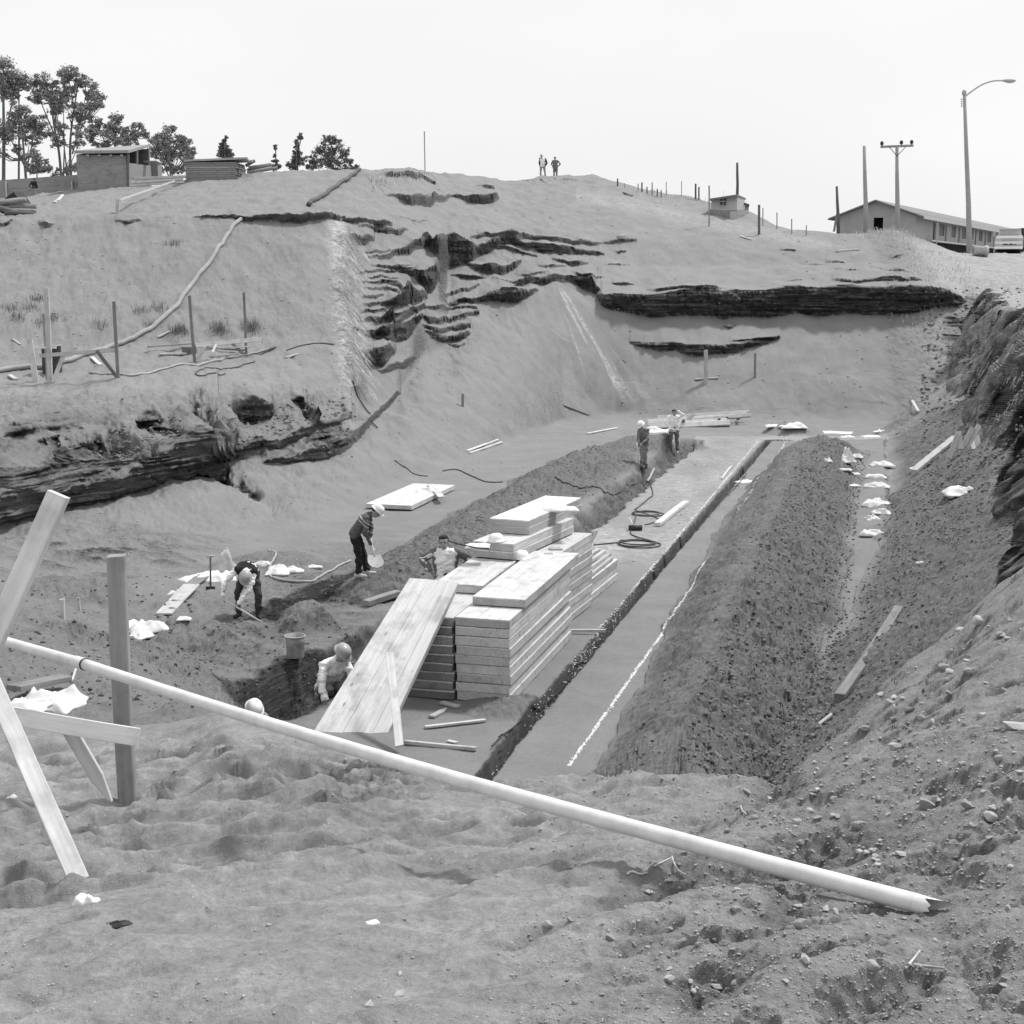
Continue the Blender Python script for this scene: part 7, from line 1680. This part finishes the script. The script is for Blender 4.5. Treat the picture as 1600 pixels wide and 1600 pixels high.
a = W(rt, j['wl'] + V(0.03, -.05, -.06)); b_ = G(392, 970, 0, 20); b_ = Vector((b_.x, b_.y - 0.1, b_.z + 0.02))
w2 = W(rt, j['wr'] + V(-.04, -.03, -.06)); dd = (w2 - a).normalized()
tool("shovel", a - dd * 0.08, a + dd * 0.95, 0.017, pale_w, "long pale handled tool held low by the bent digger", "shovel", shovel_head(0.16, 0.18))
# 2 man in sweater, seen from his right side
o = G(566, 903, 0, 22); s_ = (903 - 788) / F * o.y / 1.47
rt, j = person(o, 0, dict(al=(-.07, -.06, .09), ar=(.09, .12, .11), kl=(-.06, -.07, .48), kr=(.02, .10, .48), hl=(-.13, -.09, .90), hr=(-.12, .09, .90), pel=(-.125, 0, .94), che=(.05, -.0, 1.17), nec=(.20, 0, 1.31), head=(.31, 0, 1.36),
    sl=(.13, -.17, 1.25), sr=(.13, .17, 1.25), el=(.10, -.22, .96), wl=(.20, -.14, .72), er=(.18, .20, .97), wr=(.16, .06, .80), h_l=(.3, .2, -.9), h_r=(.3, -.3, -.8), fl=(1, -.2, 0), fr=(1, .1, 0)),
    (.72, -.12, -.68), "man in striped dark sweater and white helmet bending over a round shovel", sw, darkc, shoew, hat=helmw, sc=s_, sweater=True, upv=(.66, -.05, .72))
a = W(rt, j['wr'] + V(.03, -.02, -.02)); w2 = W(rt, j['wl'] + V(.04, .0, -.08)); dd = (w2 - a).normalized()
tool("shovel", a - dd * 0.10, w2 + dd * 0.22, 0.018, pale_w, "round bladed shovel in the hands of the man in the striped sweater", "shovel", shovel_head(0.30, 0.34))
# 3 man with open cardigan
Y3 = 23.4; hd3 = P(693.5, 853, Y3); o = Vector((hd3.x + 0.03, Y3, hd3.z - 1.46))
rt, j = person(o, 0, dict(al=(-.12, 0, .09), ar=(.13, 0, .09), kl=(-.12, -.03, .48), kr=(.13, -.03, .48), hl=(-.10, 0, .90), hr=(.10, 0, .90), pel=(0, 0, .94), che=(0, 0, 1.22), nec=(-.01, 0, 1.43), head=(-.03, -.03, 1.60),
    sl=(-.19, 0, 1.42), sr=(.19, 0, 1.42), el=(-.42, .06, 1.27), wl=(-.27, -.05, 1.08), er=(.44, .04, 1.27), wr=(.24, .02, 1.07), h_l=(.8, .1, -.4), h_r=(-.8, .1, -.4)),
    (-.12, -1, -.12), "dark haired man in open grey cardigan, hands on hips behind the stack", white_c, darkc, boot, hat=None, sc=0.96, jacket=greyc, vox=0.008)
# 4 squatting man
Y4 = 20.2; hp4 = P(533.5, 1019, Y4); 
o = Vector((hp4.x - 0.10, Y4 + 0.0, hp4.z - 0.98))
rt, j = person(o, 0, dict(al=(-.16, -.0, .09), ar=(.06, .06, .09), kl=(-.05, -.32, .50), kr=(.22, -.20, .52), hl=(-.24, .10, .36), hr=(-.08, .16, .36), pel=(-.17, .14, .40), che=(-.05, .0, .70), nec=(.04, -.06, .90), head=(.12, -.12, .98),
    sl=(-.15, -.14, .82), sr=(.16, .06, .84), el=(-.15, -.34, .56), wl=(-.08, -.44, .32), er=(.28, -.10, .60), wr=(.33, -.22, .38), h_l=(.5, -.3, -.7), h_r=(.3, -.3, -.8), fl=(.4, -1, 0), fr=(.7, -1, 0)),
    (.55, -.55, -.62), "man in white shirt and grey helmet squatting in the dark hole by the leaning panel", white_c, greyc, boot, hat=helmg, sc=1.0, upv=(.45, -.35, .8))
# 5 man low in the trench behind the pipe
Y5 = 18.9; hp5 = P(391, 1103, Y5); o = Vector((hp5.x, Y5, hp5.z - 0.98))
rt, j = person(o, 0.5, dict(al=(-.16, -.0, .09), ar=(.12, .06, .09), kl=(-.14, -.30, .50), kr=(.20, -.26, .52), hl=(-.12, .16, .36), hr=(.10, .16, .36), pel=(-.0, .16, .40), che=(-.0, .05, .70), nec=(.0, -.06, .86), head=(.0, -.16, .96),
    sl=(-.18, -.04, .82), sr=(.18, -.04, .82), el=(-.26, -.24, .60), wl=(-.16, -.40, .40), er=(.26, -.24, .60), wr=(.16, -.40, .40), h_l=(.3, -.5, -.7), h_r=(-.3, -.5, -.7), fl=(0, -1, 0), fr=(0, -1, 0)),
    (.0, -.75, -.65), "man down in the trench with only his white helmet and shoulders showing behind the pipe", midc, navy, boot, hat=helmw, sc=1.0, upv=(0, -.5, .85))
# 6, 7 in the far trench
o = G(1003, 742, 0, 30); s_ = (742 - 664) / F * o.y / 1.70; ppl_s = s_
rt, j = person(o, 0, dict(al=(-.02, -.04, .09), ar=(.14, .06, .09), kl=(-.01, -.06, .50), kr=(.10, .02, .50), hl=(-.02, -.02, .90), hr=(.12, .04, .90), pel=(.05, .01, .94), che=(.04, -.02, 1.24), nec=(-.02, -.05, 1.42), head=(-.07, -.09, 1.54),
    sl=(-.12, -.12, 1.38), sr=(.19, .04, 1.38), el=(-.16, -.22, 1.10), wl=(-.18, -.34, .88), er=(.16, -.16, 1.08), wr=(-.02, -.34, .98), h_l=(-.1, -.3, -.8), h_r=(-.6, -.3, -.5), fl=(-.8, -.5, 0), fr=(-.4, -.9, 0)),
    (-.45, -.6, -.62), "man in grey overalls and white helmet digging in the far trench, nearer of the two", greyc, midc, boot, hat=helmw, sc=s_, vox=0.013, upv=(-.3, -.3, .9))
a = W(rt, j['wr'] + V(-.05, -.03, -.03)); w2 = W(rt, j['wl'] + V(-.02, -.04, -.08)); dd = (w2 - a).normalized()
a = W(rt, j['wl'] + V(-.05, -.03, .12)); tool("shovel", a, a + V(.10, -.05, -1.0), 0.02, pale_w, "shovel held upright by the nearer man in the far trench", "shovel", shovel_head(0.2, 0.2))
o = G(1052, 712, 0, 40); s_ = (712 - 641) / F * o.y / 1.72
rt, j = person(o, 0, dict(al=(-.15, -.06, .09), ar=(.16, .06, .09), kl=(-.12, -.06, .50), kr=(.13, .02, .50), hl=(-.10, 0, .90), hr=(.10, 0, .90), pel=(0, .0, .94), che=(.01, 0, 1.22), nec=(.02, -.02, 1.42), head=(.0, -.05, 1.58),
    sl=(-.19, 0, 1.42), sr=(.19, 0, 1.42), el=(-.24, -.08, 1.14), wl=(-.14, -.18, .96), er=(.34, -.06, 1.50), wr=(.13, -.10, 1.64), h_l=(.5, -.2, -.5), h_r=(-.9, .1, .35)),
    (-.15, -1, -.1), "man in white shirt raising an arm to his dark hair by the far timber", white_c, greyc, shoew, hat=None, sc=s_, vox=0.013)
# 8, 9 on the crest
o = G(847.5, 274.5, 0, 70); o = Vector((P(847.5, 275, 100.5).x, 100.5, 0)); o.z = P(847, 241.5, 100.5).z - 1.74 * 0.93
rt, j = person(o, 0, dict(al=(-.13, 0, .09), ar=(.22, 0, .09), kl=(-.13, -.02, .50), kr=(.18, -.02, .50), hl=(-.10, 0, .90), hr=(.10, 0, .90), pel=(0, .0, .94), che=(.0, 0, 1.24), nec=(-.02, -.02, 1.45), head=(-.06, -.06, 1.60),
    sl=(-.18, 0, 1.44), sr=(.20, 0, 1.42), el=(-.22, .06, 1.14), wl=(-.18, .12, .92), er=(.34, .08, 1.16), wr=(.22, .10, .92), h_l=(.2, .3, -.8), h_r=(-.4, .3, -.7)),
    (-.25, -1, -.3), "man in dark jacket and light helmet on the hill crest, left of the pair", white_c, midc, boot, hat=helmg, sc=0.93, vox=0.016, jacket=darkc)
o = Vector((P(867.5, 275, 100.5).x, 100.5, 0)); o.z = P(867.5, 245, 100.5).z - 1.72 * 0.9
rt, j = person(o, 0, dict(al=(-.08, 0, .09), ar=(.13, 0, .09), kl=(-.09, -.02, .50), kr=(.12, -.02, .50), hl=(-.09, 0, .90), hr=(.10, 0, .90), pel=(0, .0, .94), che=(.0, 0, 1.24), nec=(-.0, -.02, 1.45), head=(-.02, -.04, 1.60),
    sl=(-.18, 0, 1.42), sr=(.19, 0, 1.42), el=(-.29, .08, 1.18), wl=(-.20, .0, .96), er=(.40, .08, 1.18), wr=(.20, .0, 1.0), h_l=(.7, .1, -.4), h_r=(-.8, .1, -.3)),
    (-.05, -1, -.2), "bareheaded man with hands on hips standing on the hill crest, right of the pair", greyc, greyc, boot, hat=None, sc=0.9, vox=0.016)
# 10 far left walker
Y10 = 79.3; o = Vector((P(54, 300, Y10).x, Y10, P(55, 280, Y10).z - 1.74 * 0.62))
rt, j = person(o, 0, dict(al=(.10, 0, .09), ar=(.18, -.1, .3), kl=(.05, -.02, .50), kr=(.12, -.06, .60), hl=(-.06, 0, .90), hr=(.10, 0, .90), pel=(0.02, .0, .94), che=(-.02, 0, 1.24), nec=(.0, -.02, 1.45), head=(.03, -.04, 1.60),
    sl=(-.19, 0, 1.40), sr=(.17, 0, 1.42), el=(-.34, .0, 1.18), wl=(-.42, -.1, .98), er=(.22, .04, 1.16), wr=(.26, .02, .92), h_l=(-.2, -.1, -.9), h_r=(.1, .1, -.9)),
    (-.15, .9, -.1), "small figure in a dark jacket walking by the board fence at the far left", darkc, midc, boot, hat=None, sc=0.66, vox=0.018)
# ------------------------------------------------------------------ stones and loose soil
def rock_mesh(seed, flat=0.65):
    rg = random.Random(seed); bm = bmesh.new(); bmesh.ops.create_icosphere(bm, subdivisions=3, radius=1.0)
    planes = []
    for k in range(rg.randint(7, 11)):
        v = Vector((rg.gauss(0, 1), rg.gauss(0, 1), rg.gauss(0, 1))).normalized(); planes.append((v, rg.uniform(0.38, 0.78)))
    for v in bm.verts:
        for n_, d_ in planes:
            t = v.co.dot(n_)
            if t > d_: v.co -= n_ * (t - d_)
        v.co *= 1 + rg.uniform(-0.012, 0.012); v.co.z *= flat
    m = bpy.data.meshes.new("rock"); bm.to_mesh(m); bm.free(); m.polygons.foreach_set("use_smooth", [False] * len(m.polygons)); return m
RM = [rock_mesh(s, f) for s, f in ((1, .6), (2, .7), (3, .5), (4, .8), (5, .55), (6, .65), (7, .9), (8, .45))]
for i, m in enumerate(RM): m.materials.append(rockm if i % 3 else rockd)
def rock(u, v, px, k, label, group=None, rz=0, asp=1.0, sink=0.25, ymin=0, tilt=0.0):
    p = G(u, v, 0, ymin); r = px / 2 / F * p.y
    o = bpy.data.objects.new("rock", RM[k % len(RM)]); COL.objects.link(o); o.location = (p.x, p.y, gz(p.x, p.y) + r * (0.55 - sink)); o.scale = (r * asp, r / asp, r); o.rotation_euler = (tilt, tilt * 0.5, rz)
    return tag(o, label, "rock", group)
for k, (u, v, px, i, rz, asp, lab) in enumerate(((1446, 1260, 32, 3, 0.5, 1.15, "large pale rounded stone on the right bank above the pipe end"), (1513, 1264, 28, 6, 0.2, 1.0, "round smooth stone right of the large pale one on the right bank"),
        (1546, 1286, 26, 1, 0.9, 1.0, "angular pale stone below the round one near the right edge"), (1550, 1270, 18, 4, 0.4, 1.3, "small flat stone just above the angular one near the right edge"), (1588, 1140, 44, 2, 0.2, 1.1, "big hollowed pale stone cut by the right edge"),
        (1251, 1449, 28, 0, 0.7, 1.3, "pale slab-like stone below the pipe near its right end"), (892, 1441, 16, 6, 0, 1, "small rounded stone, right one of the pair low in the sand"), (858, 1446, 18, 1, 0.5, 1, "small rough stone, left one of the pair low in the sand"),
        (953, 1468, 20, 3, 0.3, 1, "half buried grey stone below the pair in the sand"), (1048, 1453, 12, 4, 0.3, 1.3, "small flat stone left of the broken hollow"), (1079, 1470, 24, 3, 1.4, 0.8, "pointed grey stone standing in the sand above the hollow"), (1120, 1545, 26, 2, 0.3, 1, "stone on the far lip of the big hollow at the bottom"),
        (1046, 1535, 22, 5, 0.5, 1.1, "dark based stone left of the big hollow"), (1150, 1425, 20, 0, 0.2, 1, "pale blocky stone left of the pipe end"), (1376, 1415, 24, 5, 0.2, 1.3, "stone lying right under the pipe"), (1365, 1512, 26, 1, 0.4, 1.1, "blunt stone low on the right below the pipe end"),
        (622, 1556, 22, 7, 0.9, 1.4, "wedge shaped pale stone near the bottom centre"), (577, 1572, 24, 4, 1.1, 1.4, "flat grey stone left of the wedge shaped one"), (624, 1524, 14, 7, 1.4, 1.5, "small triangular stone above the wedge shaped one"), (1408, 1338, 20, 2, 0, 1, "three-cornered grey stone in the middle of the right bank"),
        (1342, 1295, 26, 0, 0.4, 1.3, "light stone on the crumbled edge of the right bank"), (1166, 1243, 16, 3, 0.2, 1, "small stone on the crest of the right bank"), (1266, 1268, 16, 1, 0.6, 1.2, "pale stone with dark underside left on the right bank"), (1300, 1172, 12, 6, 0.1, 1, "little pale stone near the crest of the right bank"),
        (1258, 1502, 24, 7, 1.5, 1.5, "upright flat stone at the bottom right"), (420, 1448, 10, 5, 0.1, 1.2, "small grey pebble alone in the left sand"), (1398, 1172, 22, 5, 0.2, 1.2, "dark based stone on the upper right bank"), (1476, 1048, 26, 0, 1.2, 0.8, "tall pale stone high on the right bank"), (1530, 976, 24, 1, 0, 1.1, "pale stone in the upper cluster at the right edge"),
        (1397, 1094, 20, 4, 1.0, 1.4, "long pale stone near the crest below the weathered plank"), (1565, 995, 22, 2, 0.3, 1.2, "square pale stone in the upper cluster at the right edge"), (1500, 985, 20, 7, 0.4, 1.4, "long flat stone left of the upper cluster at the right edge"), (1514, 1060, 22, 0, 0.9, 1, "slab stone half buried in the upper right bank"), (1295, 1168, 14, 3, 0.9, 1, "squarish stone on the crest left of the bank"))):
    rock(u, v, px, i, lab, "single stones on the sandy bank", rz, asp, tilt=0.15)
rg = random.Random(77); cnt = 0
while cnt < 215:
    u = rg.uniform(880, 1600); v = rg.uniform(900, 1600)
    # rocky ground lies right of a line from the crest to the bottom centre
    if v < np.interp(u, [880, 1220, 1300, 1400, 1500, 1600], [1500, 1215, 1150, 1060, 985, 890]) + 6: continue
    w_ = sst(0, 1, np.array((u + (v - 1200) * 0.5 - 950) / 380.0)); 
    if rg.random() > 0.15 + 0.85 * float(w_): continue
    if v > 1450 and rg.random() < 0.5: continue
    if abs(v - (1000 + (u) * 0.29)) < 26: continue
    px = 5 + 13 * rg.random() ** 2.2
    rock(u, v, px, rg.randint(0, 7), *((("small pale angular stone scattered over the bank above the white pipe", "small stones above the pipe") if v < 1000 + u * 0.29 else ("small pale angular stone scattered over the bank below the white pipe", "small stones below the pipe"))), rg.uniform(0, 6), rg.uniform(0.8, 1.4), tilt=rg.uniform(-.3, .3)); cnt += 1
# crumpled papers in the foreground
crumple("paper_ball", G(134, 1412), 0.085, 0.055, 0.05, 201, paper, "crumpled white paper scrap with black mark at the foot of the long plank", "paper scrap")
crumple("char", G(181, 1448), 0.10, 0.035, 0.02, 202, black, "charred black scrap lying right of the crumpled paper", "scrap", 0.4)
crumple("paper_chip", G(582, 1443), 0.040, 0.026, 0.010, 203, paper, "bright white paper chip alone in the middle of the sand", "paper scrap", 0.5)
crumple("paper_chip", G(19, 1247), 0.045, 0.03, 0.02, 204, paper, "small white chip at the left edge beside the long plank", "paper scrap", 0.8)
# roots
for k, (pts, lab) in enumerate((([(1050, 1342), (1053, 1355), (1060, 1365), (1072, 1371)], "pale bent root standing out of the broken hollow, right one"), ([(980, 1370), (987, 1368), (1000, 1371), (1012, 1373)], "short pale root lying left of the bent one"), ([(1022, 1358), (1035, 1350), (1050, 1343)], "thin root arching up to the bent one"),
                             ([(1157, 1262), (1160, 1272), (1166, 1278)], "tiny pale root at the crest of the right bank"), ([(1415, 1518), (1425, 1505), (1437, 1490)], "straight pale stick half buried at the bottom right"), ([(1428, 1514), (1450, 1514), (1475, 1522)], "curved pale root at the bottom right"))):
    q = [G(u, v) + Vector((0, 0, 0.006)) for u, v in pts]; mb = MB(); sp_ = smooth_path(q, 4); mb.tube(sp_, [0.0045 * (1 - 0.5 * i / len(sp_)) for i in range(len(sp_))], 6); tag(mb.build("root", pale_w, smooth=True), lab, "root")
# gravel and clods: nobody could count them
def scatter(name, n, samp, size, mat, label, cat, seed, flat=0.7, lift=0.2):
    rg = np.random.RandomState(seed); pr = random.Random(seed)
    ico = [(0, 0, 1), (0.9, 0, .1), (.28, .85, -.1), (-.72, .53, .1), (-.72, -.53, -.1), (.28, -.85, .1), (0, 0, -1)]
    fs0 = [(0, 1, 2), (0, 2, 3), (0, 3, 4), (0, 4, 5), (0, 5, 1), (6, 2, 1), (6, 3, 2), (6, 4, 3), (6, 5, 4), (6, 1, 5)]
    base = np.array(ico); Vs = []; k = 0; t = 0
    while k < n and t < n * 6:
        t += 1; q = samp(pr)
        if q is None: continue
        p, s = q; s *= size * (0.35 + 1.3 * pr.random() ** 2.5)
        a = pr.uniform(0, 6.28); ca, sa = math.cos(a), math.sin(a)
        v = base * (1 + rg.uniform(-.3, .3, (7, 1))) * s * np.array([1.2, 0.85, flat]); v = np.stack([v[:, 0] * ca - v[:, 1] * sa, v[:, 0] * sa + v[:, 1] * ca, v[:, 2]], 1)
        Vs.append(v + np.array([p[0], p[1], p[2] + s * lift])); k += 1
    Vs = np.array(Vs); m = len(Vs); F_ = (np.array(fs0)[None] + 7 * np.arange(m)[:, None, None]).reshape(-1).astype(np.int32)
    me_ = bpy.data.meshes.new(name); me_.vertices.add(m * 7); me_.vertices.foreach_set("co", Vs.astype(np.float32).ravel()); me_.loops.add(len(F_)); me_.polygons.add(m * 10)
    me_.loops.foreach_set("vertex_index", F_); me_.polygons.foreach_set("loop_start", np.arange(0, len(F_), 3, dtype=np.int32)); me_.update(); me_.validate()
    o = bpy.data.objects.new(name, me_); COL.objects.link(o); me_.materials.append(mat); return tag(o, label, cat, None, "stuff")
def nearsamp(pr):
    u = pr.uniform(-20, 1640); v = 1600 - 480 * pr.random() ** 1.3
    p = G(u, v)
    if p.y > 11: return None
    d = float(sst(0, 1, np.array((u + (v - 1200) * 0.6 - 850) / 500.0)))
    if v < 1420 and u < 800 and pr.random() < .75: return None
    if pr.random() > 0.10 + 0.9 * d: return None
    return p, p.y / 5.0
scatter("gravel", 5000, nearsamp, 0.0055, gritm, "fine pale grit and pebbles strewn over the near sand", "gravel", 301)
soilm = plain("moist_pit_shade", 0.085, 0.5, 0.95, 14, 0.6); soilg = plain("dry_clod", 0.20, 0.3, 0.95, 14, 0.6)
def heap(pr):
    t = pr.random(); s = pr.random()
    if s < 0.62:  # long heap, mostly its right flank and its near part
        y = 15 + 33 * t ** 1.35; xc = np.interp(y, [12, 17, 27, 38, 48], [1.1, 2.3, 4.95, 7.8, 10.6]); x = xc + pr.uniform(-0.9, 1.7) * (1 if pr.random() < .75 else 1)
        if x < xc and pr.random() < .88: return None
    elif s < 0.85:  # right slope
        y = 12 + 26 * t; x = np.interp(y, XeY[:, 0], XeY[:, 1]) + pr.uniform(-0.2, 2.6) * pr.random() ** .5
    elif s < 0.93:
        a = pr.random() * (len(ML) - 1); i = int(a); f = a - i; x = ML[i][0] * (1 - f) + ML[i + 1][0] * f + pr.uniform(-1.2, 1.4); y = ML[i][1] * (1 - f) + ML[i + 1][1] * f + pr.uniform(-.4, .4)
    else:
        u = pr.uniform(0, 560); v = pr.uniform(900, 1110); p = G(u, v, 0, 10); return (p, 0.9) if p.y < 30 else None
    return (x, y, gz(x, y)), 1.0
scatter("soil_clods", 6500, heap, 0.027, soilm, "dark moist clods, also standing in for shaded pits, on the spoil heaps and right slope", "soil", 302, 0.75, 0.1)  # dark lumps stand in for shadowed pits as well as real clods
def clodd(pr):
    q = heap(pr); return q
scatter("soil_clods", 5000, clodd, 0.028, soilg, "greyish dry clods of soil mixed over the spoil heaps", "soil", 303, 0.75, 0.1)
def scree(pr):
    s = pr.random()
    if s < 0.5: p = G(pr.uniform(0, 620), pr.uniform(350, 900), 0, 25)
    elif s < 0.8: p = G(pr.uniform(560, 1500), pr.uniform(290, 650), 0, 30)
    else: p = G(pr.uniform(380, 1500), pr.uniform(640, 900), 0, 20)
    return p, p.y / 45.0
scatter("gravel", 2600, scree, 0.030, gritm, "thin scatter of pale grit on the far slopes and pit floor", "gravel", 304)
def rubble(pr):
    s = pr.random()
    if s < 0.5:
        u = pr.uniform(0, 560); p = G(u, pr.gauss(735 - u * 0.16, 22), 0, 27)
    else: p = G(pr.uniform(1440, 1600), pr.uniform(450, 850), 0, 20)
    return p, p.y / 40.0
scatter("rubble", 3400, rubble, 0.045, soilg, "crumbled lumps of earth on the cut walls", "soil", 305)
